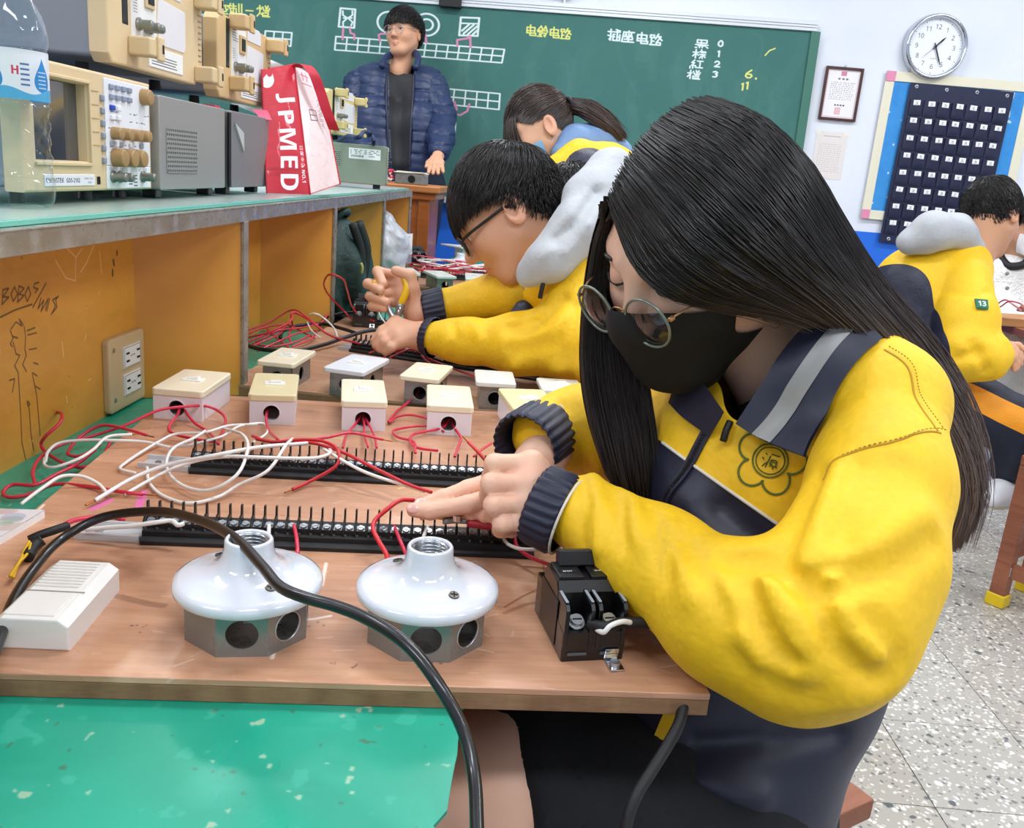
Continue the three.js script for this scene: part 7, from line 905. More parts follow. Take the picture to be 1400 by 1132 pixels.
{
  const c = [.4759,.452,-.9342], t = thing('stool', 'worn brown wooden stool under the girl with the black mask', 'stool', [c[0] - .17 * .84 - .135 * .54, 0, c[2] + .17 * .54 - .135 * .84], .571); 
  part(t, 'seat', uvm(box(.34, .03, .27, 0, .437, 0, .004), 2), woodBrown);
  for (const [x, z] of [[-.14, -.1], [.14, -.1], [-.14, .1], [.14, .1]]) part(t, 'leg', uvm(box(.04, .422, .04, x, .211, z, .004), 2), woodBrown);
  for (const z of [-.1, .1]) { part(t, 'apron', uvm(box(.24, .05, .018, 0, .395, z, .002), 2), woodBrown); part(t, 'stretcher', uvm(box(.24, .03, .018, 0, .12, z, .002), 2), woodBrown); } for (const x of [-.14, .14]) part(t, 'apron', uvm(box(.018, .05, .16, x, .395, 0, .002), 2), woodBrown);
}
M.hairShort = hairMat;
const lim = (z, f = .07, s = .012, b = -.055) => mix(mix(b, s, sst(-.06, .01, z)), f, sst(.03, .085, z));
const darkC = hairCol([.010, .009, .0085], [.016, .013, .012]);
function shortHair(P, fr, o) {
  const L = (x, y, z) => y - lim(z, o.f, o.s, o.b) - (o.part ?? 0) * x;
  wpart(P, 'hair_roots', scalpCap(fr, L, () => o.vol * .38, [.008, .007, .0065]), hairMat);
  const dir = o.dir ?? ((x, y, z) => { const wx = x - (o.wx ?? .01), wz = z + .055; return V(wx * 3 + (o.sweep ?? 0), -.25 - 2.2 * Math.max(0, -y + .06) - .6 * sst(.05, .09, z), wz * 3 + .25).normalize(); });
  const st = scalpHair(fr, { n: o.n, inside: (x, y, z) => L(x, y, z) > -.002, dir, len: o.len ?? ((x, y, z) => mix(.03, .07, sst(-.02, .09, y))), vol: o.vol, jit: o.jit ?? .28, tuck: .5, loose: true });
  wpart(P, 'hair', strands(st, o.r ?? .0011, o.col ?? darkC), hairMat).userData.kind = 'stuff';
}
const field = (pts, k = .03, amp = .008, f = 14) => { const c = chain(pts, k), w = wrinkle(amp, f); return (x, y, z) => c(x, y, z) + w(x, y, z); };
const clothMesh = (f, pts, h, pad = .02) => { const [lo, hi] = boundsOf(pts, pad); return uvm(skinMesh(f, lo, hi, h), 3); };
// ----- the boy with the pliers
{
  const P = thing('person', 'short haired boy in black glasses and yellow jacket with grey hood, gripping pliers', 'person', [.2, .45, -1.6]), skin = skinMat(0xd8a486);
  const fr = headFrame([-.0428,1.0738,-1.6985], [-.7591,-.6417,.0345], [-.6472,.7349,-.1413]), nb = VA([.0671,.9807,-1.695]).applyMatrix4(fr.inv);
  const nh = hand(P, 'hand', { wrist: [[-.1911,.8432,-1.6403,.027]][0], fore: [[-.1486,.8445,-1.6306,.029]][0], fingers: [[[-.25,.8606,-1.6652,.0105],[-.2704,.8474,-1.6407,.0098],[-.2827,.8289,-1.6284,.0085]], [[-.252,.8524,-1.6453,.0105],[-.2695,.8397,-1.6211,.0098],[-.2775,.8232,-1.6165,.0085]], [[-.2449,.8432,-1.6295,.0102],[-.2607,.8309,-1.6125,.0095],[-.2697,.8178,-1.612,.008]], [[-.2335,.8331,-1.6216,.0095],[-.2474,.8232,-1.6085,.0088],[-.2583,.8134,-1.6109,.0078]]], thumb: [[-.2361,.8525,-1.6787,.012],[-.2631,.838,-1.6745,.0105],[-.2809,.8251,-1.6502,.009]] }, skin, .0032);
  const fh = hand(P, 'hand', { wrist: [[-.2113,.8762,-1.706,.0275]][0], fore: [[-.1792,.8844,-1.7084,.029]][0], fingers: [[[-.2581,.9398,-1.7383,.0105],[-.2968,.9495,-1.7095,.0098],[-.2793,.9305,-1.6786,.0088]], [[-.2641,.9254,-1.7343,.0105],[-.313,.9248,-1.7027,.0098],[-.2829,.9187,-1.6702,.0088]], [[-.2625,.9087,-1.7299,.0102],[-.3058,.9028,-1.6916,.0095],[-.2694,.8987,-1.6618,.0085]], [[-.2583,.8938,-1.7259,.0098],[-.2998,.8841,-1.6867,.0088],[-.2748,.8853,-1.6644,.008]]], thumb: [[-.225,.9251,-1.6932,.0125],[-.2306,.9483,-1.6942,.0115],[-.2586,.956,-1.6909,.0095]] }, skin, .0032);
  wpart(P, 'body', mergeC([headGeo(fr, { neck: [[0, -.035, -.022, .05], [nb.x, nb.y, nb.z, .056]], low: -.2, h: .0034 }), nh.g, fh.g]), skin);
  eyeParts(P, fr, .6, {});
  shortHair(P, fr, { n: 7500, vol: .018, f: .07, s: .036, b: -.04, jit: .13, len: (x, y, z) => mix(.016, z > .03 ? .068 : .08, sst(.03, .1, y)), r: .0009 });
  { const G = thing('eyeglasses', 'black framed glasses on the short haired boy with pliers', 'glasses', fr.at(0, .01, .11).toArray()); for (const s of [-1, 1]) { const q = Array.from({ length: 25 }, (_, i) => { const a = i / 24 * 6.2832; return fr.at(s * .033 + .0245 * Math.cos(a), .006 + .0175 * Math.sin(a), .1075 - .006 * Math.abs(Math.cos(a)) * (s * Math.cos(a) > 0 ? 1 : 0)); }); wpart(G, 'rim', rod(q, () => .0028, 50, 6), M.black); wpart(G, 'temple', rod([[.058, .013, .1], [.068, .014, .085], [.0775, .014, .04], [.081, .012, -.002], [.081, .0, -.018]].map((p) => fr.at(s * p[0], p[1], p[2])), () => .0032, 20, 6), M.black); const l = new THREE.CircleGeometry(.0225, 28); l.scale(1, .72, 1); l.translate(s * .033, .006, .1055); l.applyMatrix4(fr.m); wpart(G, 'lens', l, phy(0xf4f6f6, .03, { transmission: 1, thickness: 0 })); } wpart(G, 'bridge', rod([[-.009, .011, .1085], [0, .0135, .1105], [.009, .011, .1085]].map((p) => fr.at(...p)), () => .0018, 8, 6), M.black); }
  const sl = [[.1002,.9558,-1.6057,.075],[.0915,.8833,-1.5395,.072],[-.0107,.8566,-1.578,.052],[-.1203,.846,-1.6209,.038],[-.1711,.8431,-1.6352,.034]], fo = folds([[[[.0578,.9529,-1.501],[.0242,.9108,-1.5101],[-.0254,.8894,-1.535]], -.014, .014], [[[.0334,.8785,-1.4807],[-.0217,.8562,-1.5053],[-.0443,.8132,-1.5142]], -.012, .013], [[[-.0265,.9018,-1.5383],[-.0359,.8637,-1.5279],[-.0198,.8276,-1.5183]], .008, .014], [[[.0826,.9457,-1.4786],[.0635,.8847,-1.4619],[.0811,.8342,-1.4692]], -.012, .014], [[[-.1342,.8753,-1.6028],[-.1244,.8519,-1.5862],[-.1321,.8234,-1.5888]], -.006, .01], [[[-.0961,.8881,-1.5858],[-.0834,.8588,-1.5677],[-.0874,.822,-1.5681]], .006, .012]], DEEP), s0 = field(sl, .03, .012, 12), sf = (x, y, z) => s0(x, y, z) - fo(x, y, z);
  const tp = [[.0936,.9711,-1.6409,.09],[.1403,.8508,-1.6813,.12],[.1999,.6637,-1.6831,.12]], t0 = field(tp, .04, .014, 10), t1 = field([[.0272,.9552,-1.6464,.055],[.1051,.9352,-1.6624,.09]], .03, .01, 12), far = [[.0497,.9458,-1.7062,.065],[-.0341,.9267,-1.7211,.05],[-.1045,.9057,-1.7252,.036],[-.1743,.8882,-1.7147,.0345]], ff = field(far, .03, .012, 13);
  const jk = wpart(P, 'jacket', clothMesh((x, y, z) => smin(t0(x, y, z), t1(x, y, z), .03), tp, .007), M.yellow); wpart(jk, 'near_sleeve', clothMesh(sf, sl, .0052), M.yellow); wpart(jk, 'far_sleeve', clothMesh(ff, far, .006), M.yellow);
  wpart(jk, 'side_panel', clothMesh(field([[.0286,.8662,-1.6845,.03],[-.0429,.8652,-1.7044,.024],[-.1156,.8651,-1.7193,.018],[-.1644,.8611,-1.7178,.012]], .02, .004, 20), [[.0286,.8662,-1.6845,.03],[-.1644,.8611,-1.7178,.02]], .005), M.navy, 'navy underside of the far sleeve'); wpart(jk, 'front_panel', clothMesh(field([[-.008,.9118,-1.6137,.02],[-.0228,.8962,-1.6093,.016]], .02, .003, 20), [[-.008,.9118,-1.6137,.02],[-.0228,.8962,-1.6093,.018]], .004), M.navy);
  wpart(jk, 'cuff', cuffGeo([-.1709,.8434,-1.6332], [-.187,.8436,-1.6404], .038, .035, 24, .05), M.navy); wpart(jk, 'cuff', cuffGeo([-.1629,.8891,-1.715], [-.2047,.8792,-1.7089], .041, .037, 24, .06), M.navy); wpart(jk, 'zipper', rod([[.0245,.9923,-1.5476],[.0214,.9704,-1.5365],[.0184,.9474,-1.5355]], () => .004, 12, 6), M.blackSoft);
  const hp = [[-.0057,.9857,-1.5611,.022],[.0304,1.0125,-1.5531,.032],[.0699,1.0617,-1.5823,.042],[.1012,1.1204,-1.6502,.048],[.1306,1.1693,-1.7051,.045]], h0 = field(hp, .03, .014, 16), h2 = field([[.013,.961,-1.6686,.03],[.0609,.9781,-1.715,.04],[.1085,1.0948,-1.7262,.05]], .03, .012, 16), hf = folds([[[[.0368,1.0476,-1.5264],[.0707,1.0865,-1.5372],[.1001,1.1341,-1.5917]], -.012, .009], [[[.057,1.0311,-1.5221],[.0918,1.0727,-1.5543],[.1162,1.1066,-1.5948]], .008, .011], [[[.0168,1.0194,-1.5186],[.0508,1.0584,-1.5294]], .006, .008]], DEEP); wpart(P, 'hood', clothMesh((x, y, z) => smin(h0(x, y, z) - hf(x, y, z), h2(x, y, z), .03), [...hp, ...[[.013,.961,-1.6686,.03],[.1085,1.0948,-1.7262,.05]]], .006), M.hood, 'light grey hood around the neck');
  const lgp = [[.2072,.6643,-1.6833,.12],[.1442,.5502,-1.6416,.08],[.1828,.1876,-1.658,.06]]; wpart(P, 'trousers', clothMesh(field(lgp, .05, .01, 10), lgp, .012), M.navy);
  const K = thing('pliers', 'yellow handled pliers in the raised hand of the short haired boy', 'pliers', [-.2483,.8952,-1.6797]); const yh = phy(0xe2b40c, .35, { clearcoat: .4 }), st = M.steel;
  wpart(K, 'handle', rod([[-.2428,.9432,-1.6927],[-.2355,.9278,-1.6865],[-.2381,.9099,-1.6817],[-.2453,.8928,-1.6791]], (t) => .0062 + .0012 * Math.sin(t * 3.1), 16, 10), yh); wpart(K, 'handle', rod([[-.2996,.9331,-1.6895],[-.2901,.9174,-1.6874],[-.2789,.899,-1.6846],[-.2709,.8887,-1.6819]], () => .0062, 16, 10), yh); wpart(K, 'jaw', rod([[-.244,.8942,-1.6795],[-.2467,.8777,-1.675],[-.2548,.858,-1.6696],[-.2647,.8436,-1.6657]], (t) => .0085 - .004 * t, 14, 8), M.zinc); wpart(K, 'jaw', rod([[-.2724,.89,-1.6823],[-.2624,.8761,-1.6765],[-.2522,.861,-1.6704],[-.261,.845,-1.6681]], (t) => .0075 - .003 * t, 14, 8), st); for (const q of [[-.2435,.8873,-1.6693], [-.2458,.8817,-1.6678]]) { const s = new THREE.SphereGeometry(.0032, 10, 8); s.translate(...q); wpart(K, 'rivet', s, M.chrome); }
}
// ----- the girl with a ponytail
{
  const P = thing('person', 'girl with a tied ponytail, pale blue mask and blue grey hood, seated beyond the boys', 'person', [.1, .45, -2.5]), skin = skinMat(0xd8a687);
  const fr = headFrame([-.0066,1.2698,-2.684], [-.8138,-.5011,.2663], [-.533,.8382,-.0665]), nb = VA([.1214,1.1821,-2.7236]).applyMatrix4(fr.inv);
  wpart(P, 'body', headGeo(fr, { neck: [[0, -.035, -.022, .047], [nb.x, nb.y, nb.z, .05]], low: -.2, h: .004 }), skin); eyeParts(P, fr, .4, {});
  const L = (x, y, z) => y - lim(z, .07, .03, -.03), tie = V(0, .055, -.125), cA = [.03, .018, .014], cB = [.075, .042, .03];
  wpart(P, 'hair_roots', scalpCap(fr, L, () => .0045, [.03, .02, .016]), hairMat);
  wpart(P, 'hair', strands(scalpHair(fr, { n: 2600, inside: (x, y, z) => L(x, y, z) > -.003, dir: (x, y, z) => tie.clone().sub(V(x, y, z)).normalize(), len: (x, y, z) => Math.max(.02, Math.hypot(x - tie.x, y - tie.y, z - tie.z) * 1.0), vol: .011, jit: .05, tuck: .2 }), .0011, hairCol(cA, cB)), hairMat).userData.kind = 'stuff';
  const bang = []; for (let i = 0; i < 260; i++) { const x = rr(-.055, .06), y0 = .085 - .3 * x * x / .06, a = fr.at(x, y0, .075 - x * x * 4); const e = fr.at(x * 1.15 + rr(-.01, .01), rr(-.035, .02), .105 - x * x * 8 + rr(-.01, .01)), m = fr.at(x * 1.1, .045, .108 - x * x * 8); const c = new THREE.QuadraticBezierCurve3(a, m, e); const s = c.getPoints(8); s.w = 1; bang.push(s); } wpart(P, 'fringe', strands(bang, .0013, hairCol(cA, cB)), hairMat).userData.kind = 'stuff';
  const tp = fr.at(0, .055, -.115), tl = loft([[[.0691,1.3748,-2.713],[.1387,1.3719,-2.7335],[.1996,1.3347,-2.7447],[.2497,1.2811,-2.7513]], [[.0689,1.3612,-2.6679],[.1299,1.3427,-2.6737],[.1892,1.3101,-2.6861],[.2335,1.274,-2.7078]], [[.0666,1.3484,-2.6851],[.1156,1.3198,-2.6778],[.1696,1.2921,-2.6811],[.2126,1.2681,-2.7061]]]), cc = VA([.1624,1.3378,-2.9524]); wpart(P, 'ponytail', hairSheet(tl, cc, { ns: 30, nt: 24, bump: .008, fs: 16, thick: .03, seed: 8, col: () => [.04, .024, .018] }), hairMat); wpart(P, 'ponytail_strands', strands(hairStrands(tl, cc, 900, { lift: .006, drift: .1, fly: .03, seg: 8, seed: 8 }), .0011, hairCol(cA, cB)), hairMat).userData.kind = 'stuff';
  { const g = new THREE.TorusGeometry(.016, .007, 8, 20); g.lookAt(fr.f); g.translate(...[.0695,1.3605,-2.6832]); wpart(P, 'hair_tie', g, M.blackSoft); }
  { const hf = headField({ noLips: true }), sm = (x, y, z) => smin(hf(x, y, z), seg([0, -.02, .095, .016], [0, -.07, .085, .016])(x, y, z), .03) - .004; let g = skinMesh(sm, [-.09, -.12, -.02], [.09, .03, .14], .004); g = cut(g, (x, y, z) => Math.min(-.006 - .2 * Math.abs(x) - y, y + .098, z - .03))[0]; g.applyMatrix4(fr.m); const mk = wpart(P, 'face_mask', g, cloth(0x7fb4dc, { roughness: .8 })); for (const s of [-1, 1]) { wpart(mk, 'ear_loop', rod([[.055, -.02, .05], [.07, .0, .02], [.078, .03, -.008]].map((p) => fr.at(s * p[0], p[1], p[2])), () => .002, 10, 5), M.white); wpart(mk, 'ear_loop', rod([[.05, -.07, .04], [.066, -.045, .01], [.08, -.025, -.012]].map((p) => fr.at(s * p[0], p[1], p[2])), () => .002, 10, 5), M.white); } }
  const hp = [[.0519,1.2196,-2.6088,.03],[.0925,1.2485,-2.6584,.045],[.1566,1.2601,-2.7242,.052],[.2218,1.2332,-2.7693,.05]]; wpart(P, 'hood', clothMesh(field(hp, .04, .02, 12), hp, .007), cloth(0x6f8fb8), 'blue grey hood');
  const jp = [[.0462,1.1825,-2.5573,.034],[.1078,1.2001,-2.604,.05],[.1911,1.1955,-2.6552,.06],[.2634,1.1561,-2.697,.08]], jb = [[.1294,1.1456,-2.5895,.1],[.1496,.9795,-2.6484,.15],[.1749,.7576,-2.6923,.16]]; const jk = wpart(P, 'jacket', clothMesh(field(jp, .05, .015, 10), jp, .008), M.yellow); wpart(jk, 'navy_panels', clothMesh(field(jb, .05, .015, 10), jb, .012), M.navy);
}
// ----- the head between them
{
  const P = thing('person', 'close cropped boy mostly hidden behind the grey hood of the boy with pliers', 'person', [.15, .45, -2.0]), skin = skinMat(0xc9936f);
  const fr = headFrame([.0932,1.063,-2.1007], [-.4995,-.7527,-.3106], [-.5187,.6351,-.4779]), nb = VA([.1292,.959,-2.1247]).applyMatrix4(fr.inv); wpart(P, 'body', headGeo(fr, { neck: [[0, -.035, -.022, .05], [nb.x, nb.y, nb.z, .055]], low: -.2, h: .0045 }), skin);
  shortHair(P, fr, { n: 2400, vol: .010, f: .07, s: .055, b: .035, r: .0013, len: () => .02, jit: .12 });
  const jp = [[.1431,.9601,-2.1252,.09],[.228,.8153,-2.1075,.13],[.2789,.6913,-2.1159,.13]]; wpart(P, 'jacket', clothMesh(field(jp, .05, .012, 10), jp, .012), M.yellow);
}
// ----- the teacher
{
  const P = thing('person', 'man in glasses and open navy quilted jacket standing at the lectern by the chalkboard', 'person', [-.7, .15, -4.5]), skin = skinMat(0xdba583);
  const fr = headFrame([-.7587,1.7913,-4.8799], [-.3799,.0766,.9147], [-.0753,.9896,-.1215]), nb = VA([-.7814,1.6197,-4.8852]).applyMatrix4(fr.inv), m2 = skin;
  const lh = hand(P, 'hand', { wrist: [[-.5064,1.2109,-4.4974,.027]][0], fore: [[-.496,1.258,-4.5413,.03]][0], fingers: [[[-.5294,1.1763,-4.405,.0105],[-.5273,1.1453,-4.3449,.0095],[-.5255,1.1284,-4.3092,.0085]], [[-.5103,1.1743,-4.3943,.0105],[-.505,1.1437,-4.3343,.0095],[-.5033,1.1269,-4.2987,.0085]], [[-.4928,1.1758,-4.3948,.0105],[-.4843,1.1454,-4.3349,.0095],[-.4793,1.1288,-4.2994,.0085]], [[-.4767,1.1807,-4.4066,.01],[-.4663,1.1538,-4.358,.009],[-.458,1.1374,-4.3226,.008]]], thumb: [[-.5268,1.1981,-4.4627,.012],[-.5447,1.1752,-4.415,.0105],[-.5447,1.1542,-4.3678,.009]] }, skin, .004);
  wpart(P, 'body', mergeC([headGeo(fr, { neck: [[0, -.035, -.02, .052], [nb.x, nb.y, nb.z, .06]], low: -.2, h: .0042 }), lh.g]), skin); eyeParts(P, fr, 1, {});
  shortHair(P, fr, { n: 4600, vol: .026, f: .066, s: .034, b: -.03, r: .0013, jit: .16, sweep: -.2, len: (x, y, z) => mix(.014, z > .03 ? .058 : .07, sst(.03, .1, y)) });
  { const G = thing('eyeglasses', 'thin round glasses on the man in the navy quilted jacket', 'glasses', fr.at(0, .01, .11).toArray()), rm = mat(0xb9a59a, .3, { metalness: .6 }); for (const s of [-1, 1]) { const q = new THREE.TorusGeometry(.024, .0014, 6, 36); q.translate(s * .033, .008, .108); q.applyMatrix4(fr.m); wpart(G, 'rim', q, rm); wpart(G, 'temple', rod([[.057, .012, .106], [.07, .014, .08], [.08, .012, -.005]].map((p) => fr.at(s * p[0], p[1], p[2])), () => .0014, 10, 5), rm); const l = new THREE.CircleGeometry(.0235, 24); l.translate(s * .033, .008, .107); l.applyMatrix4(fr.m); wpart(G, 'lens', l, phy(0xf6f8f8, .03, { transmission: 1, thickness: 0 })); } wpart(G, 'bridge', rod([[-.009, .012, .109], [0, .015, .111], [.009, .012, .109]].map((p) => fr.at(...p)), () => .0013, 8, 5), rm); }
  const qn = phy(0x1d2f54, .45, { sheen: .3, sheenColor: new THREE.Color(0x60739c), bumpMap: bumpTex(30, 3), bumpScale: .003 }), quilt = (f, d = .052, a = .011) => (x, y, z) => f(x, y, z) - a * Math.min(1, 2.4 * Math.abs(Math.sin((y + .03 * x) / d * Math.PI))) ** .6 + .014 * (fbm(x * 14, y * 26, z * 14, 3) - .5);
  const tor = [[-.8735,1.5401,-4.8836,.1],[-.8639,1.3456,-4.7898,.115],[-.8305,1.1459,-4.7361,.115]], tor2 = [[-.6821,1.5485,-4.8875,.092],[-.6445,1.3637,-4.7965,.105],[-.63,1.1624,-4.7423,.105]], sh = [[-.9476,1.551,-4.9067,.072],[-.6064,1.5622,-4.8918,.07]], bd = join([chain(tor, .05), chain(tor2, .05), chain(sh, .05)], .08), bq = quilt(bd), [lo, hi] = boundsOf([...tor, ...tor2, ...sh], .04); lo[1] = 1.06;
  let g = skinMesh((x, y, z) => smax(bq(x, y, z), 1.08 - y, .01), lo, hi, .009); const a = VA([-.8204,1.6205,-4.7297]), b = VA([-.7531,1.1394,-4.5693]), c = VA([-.688,1.6314,-4.7337]), d = VA([-.6655,1.1466,-4.572]), az = [-.783,1.6441,-4.9125][2], bz = [-.7312,1.143,-4.7362][2], op = (x, y, z) => { const t = (y - b.y) / (a.y - b.y), x0 = mix(b.x, a.x, t), x1 = mix(d.x, c.x, t); return z > mix(bz, az, t) ? Math.max(x0 - x, x - x1) : 1; };
  const [jg] = cut(g, op); const jk = wpart(P, 'jacket', jg, qn); { const f = (x, y, z) => bd(x, y, z) + .012 + .006 * (fbm(x * 10, y * 6, z * 10, 2) - .5); wpart(P, 'shirt', skinMesh((x, y, z) => smax(f(x, y, z), y - a.y - .012, .01), lo, [hi[0], 1.6, hi[2]], .01), cloth(0x232327)); }
  for (const [p, q] of [[a, b], [c, d]]) { const m = p.clone().lerp(q, .5); wpart(jk, 'zipper', rod([p, p.clone().lerp(q, .33), m, q].map((v) => snap(bd, v, .012)), () => .006, 30, 6), M.navy); }
  for (const q of [[[-.8462,1.6208,-4.7503],[-.8409,1.6682,-4.7942],[-.8089,1.7007,-4.8654]], [[-.6757,1.6277,-4.7535],[-.6699,1.6824,-4.7994],[-.7057,1.7179,-4.8812]]]) wpart(jk, 'collar', rod(q, (t) => .015 + .004 * t, 14, 10), qn);
  for (const [pts, n] of [[[[-.5949,1.5464,-4.8669,.072],[-.5375,1.416,-4.8011,.066],[-.5083,1.2954,-4.6341,.056],[-.5049,1.2362,-4.5353,.046]], 0], [[[-.9804,1.5313,-4.8804,.078],[-.9926,1.3731,-4.8168,.07],[-.9612,1.2605,-4.6831,.06],[-.8769,1.2102,-4.5667,.048]], 1]]) wpart(jk, 'sleeve', clothMesh(quilt(chain(pts, .04), .05, .009), pts, .008, .03), qn);
  const hips = [-.7244,1.118,-4.7502], lg = [[hips[0] - .09, 1.05, hips[2], .13], [hips[0] - .1, .6, hips[2], .09], [hips[0] - .1, .23, hips[2], .07]], l2 = lg.map((p) => [p[0] + .2, p[1], p[2], p[3]]); wpart(P, 'trousers', clothMesh(join([field(lg, .05), field(l2, .05)], .05), [...lg, ...l2], .015), mat(0x1b2236, .8)); for (const s of [0, .2]) wpart(P, 'shoe', (() => { const q = new THREE.SphereGeometry(1, 20, 14); q.scale(.05, .045, .13); q.translate(lg[2][0] + s, .196, hips[2] + .05); return q; })(), M.black);
}
// ----- the boy seen from behind on the right
{
  const P = thing('person', 'boy seen from behind in yellow and navy jacket with grey hood and white shoe', 'person', [1.3, .45, -2.9]), skin = skinMat(0xcf9a78);
  const fr = headFrame([1.4596,1.1387,-2.9611], [.7293,-.4976,-.4725], [.2774,.8476,-.459]), nb = VA([1.4179,.9979,-2.9228]).applyMatrix4(fr.inv);
  const hd = hand(P, 'hand', { wrist: [[1.4383,.7653,-2.6633,.027]][0], fore: [[1.4171,.755,-2.6604,.03]][0], fingers: [[[1.4691,.7678,-2.6643,.0105],[1.4878,.7565,-2.6614,.0098],[1.4981,.7403,-2.6571,.0085]], [[1.4645,.7587,-2.6514,.0105],[1.4812,.7451,-2.6479,.0098],[1.4871,.7286,-2.6435,.0085]], [[1.4556,.7493,-2.6384,.0102],[1.4702,.7335,-2.6343,.0095],[1.4737,.7189,-2.6304,.008]], [[1.4498,.7403,-2.636,.0095],[1.4622,.7244,-2.6318,.0088],[1.4656,.7119,-2.6284,.0078]]], thumb: [[1.4657,.7767,-2.6874,.012],[1.4923,.7789,-2.6882,.0105],[1.5055,.7689,-2.6752,.009]] }, skin, .004);
  const an = [[1.5634,.391,-2.6876,.042],[1.5744,.336,-2.6936,.036]], af = skinMesh(chain(an, .02), ...boundsOf(an, .02), .006); paint(af, white3);
  wpart(P, 'body', mergeC([headGeo(fr, { neck: [[0, -.035, -.022, .052], [nb.x, nb.y, nb.z, .058]], low: -.2, h: .0042 }), hd.g, af]), skin);
  shortHair(P, fr, { n: 5000, vol: .016, f: .06, s: .03, b: -.05, r: .0011, jit: .14, wx: 0, len: (x, y, z) => mix(.012, .05, sst(.0, .09, y)) });
  const hp = [[1.1772,1.0517,-2.8628,.042],[1.2393,1.0848,-2.8515,.056],[1.3284,1.0948,-2.886,.05],[1.4024,1.0508,-2.8851,.028]], hp2 = [[1.4289,1.0331,-2.9324,.03],[1.3885,1.0606,-2.9913,.05]]; wpart(P, 'hood', clothMesh((x, y, z) => smin(field(hp, .04, .016, 14)(x, y, z), chain(hp2, .03)(x, y, z), .03), [...hp, ...hp2], .007), M.hood);
  const sl = [[1.3605,.9439,-2.8352,.082],[1.351,.8298,-2.7422,.085],[1.3398,.7383,-2.676,.078],[1.3923,.7358,-2.655,.055],[1.4175,.7507,-2.6592,.045]], fo = folds([[[[1.2283,.776,-2.6023],[1.2861,.7471,-2.5743],[1.3379,.768,-2.5804]], -.016, .016], [[[1.3147,.7868,-2.5853],[1.3398,.7474,-2.5748],[1.3637,.7141,-2.5867]], -.012, .014], [[[1.2341,.8938,-2.6963],[1.2537,.8376,-2.6399]], -.012, .018], [[[1.2737,.9267,-2.7263],[1.321,.9116,-2.7019],[1.3853,.9251,-2.7268]], -.006, .012]], DEEP), s0 = field(sl, .04, .014, 10), sf = (x, y, z) => s0(x, y, z) - fo(x, y, z);
  const tor = join([chain([[1.3739,1.0117,-2.9365,.085],[1.2715,.8879,-2.9437,.135],[1.2396,.7184,-2.9184,.15],[1.2824,.5529,-2.8948,.15]], .05), seg(...[[1.2488,.9485,-2.9184,.08],[1.3787,.9567,-2.8802,.078]])], .06), tf = (x, y, z) => tor(x, y, z) + .016 * (fbm(x * 9, y * 9, z * 9, 3) - .5), bf = (x, y, z) => smin(tf(x, y, z), sf(x, y, z), .02);
  const seamP = [[1.0827,.9794,-2.8632],[1.1632,.9768,-2.8425],[1.2233,.9327,-2.8103],[1.2548,.89,-2.7887],[1.2568,.8172,-2.7691],[1.2864,.6429,-2.7223]], sc = seamP.map(VA);
  const nrm = (x, y, z) => { const A = VA([1.0984,.9852,-2.8649]), n1 = VA([.034,.9526,-.2574]), B = VA([1.2554,.8834,-2.7869]), n2 = VA([.9674,.2481,.1322]); const p = V(x, y, z); return smax(p.clone().sub(A).dot(n1), p.clone().sub(B).dot(n2), .09); };
  const [lo, hi] = boundsOf([...sl, ...[[1.3739,1.0117,-2.9365,.085],[1.2715,.8879,-2.9437,.135],[1.2824,.5529,-2.8948,.16]]], .02), [yl, nv] = cut(skinMesh(bf, lo, hi, .0075), nrm); const jk = wpart(P, 'jacket', uvm(nv, 3), M.navy); wpart(jk, 'yellow_panels', uvm(yl, 3), M.yellow);
  { const c = snap(bf, [1.3463,.8888,-2.6752], .002), n = grad(bf, c.x, c.y, c.z), g = extr(shape([[-.02, .016], [.02, .016], [.017, -.018], [-.017, -.018]]), .002, .001); g.lookAt(n); g.translate(c.x, c.y, c.z); const bd = wpart(jk, 'badge', g, mat(0x1d6a4e, .6), 'green sleeve badge'), t = new THREE.PlaneGeometry(.036, .03); t.translate(0, 0, .0045); t.lookAt(n); t.translate(c.x, c.y, c.z); wpart(jk, 'badge_print', t, mat(0xffffff, .6, { map: ctex(96, 80, (x) => { x.fillStyle = '#1d6a4e'; x.fillRect(0, 0, 96, 80); x.fillStyle = '#f2f2e8'; x.font = 'bold 60px sans-serif'; x.textAlign = 'center'; x.fillText('13', 48, 62); }) })); }
  const th = [[1.3109,.508,-2.8829,.13],[1.4437,.5496,-2.7709,.1],[1.5889,.5271,-2.6417,.085]], cf = [[1.5889,.5271,-2.6417,.08],[1.5696,.4373,-2.6587,.068],[1.5588,.3906,-2.6875,.06]], lf = join([field(th, .05, .016, 9), field(cf, .04, .014, 10)], .04), ob = VA([1.3876,.6251,-2.6872]), on = VA([.4043,.9058,-.0925]).normalize(), lg = skinMesh(lf, ...boundsOf([...th, ...cf], .02), .008);
  const stripe = (x, y, z) => { const p = V(x, y, z).sub(ob), u = p.dot(on); return .035 - Math.abs(u + .012) + (z < -2.9 ? -1 : 0); }, [og, nb2] = cut(lg, stripe); const tr = wpart(P, 'trousers', uvm(nb2, 3), cloth(0x10182e)); wpart(tr, 'stripe', uvm(og, 3), cloth(0xf09a18), 'orange side stripe');
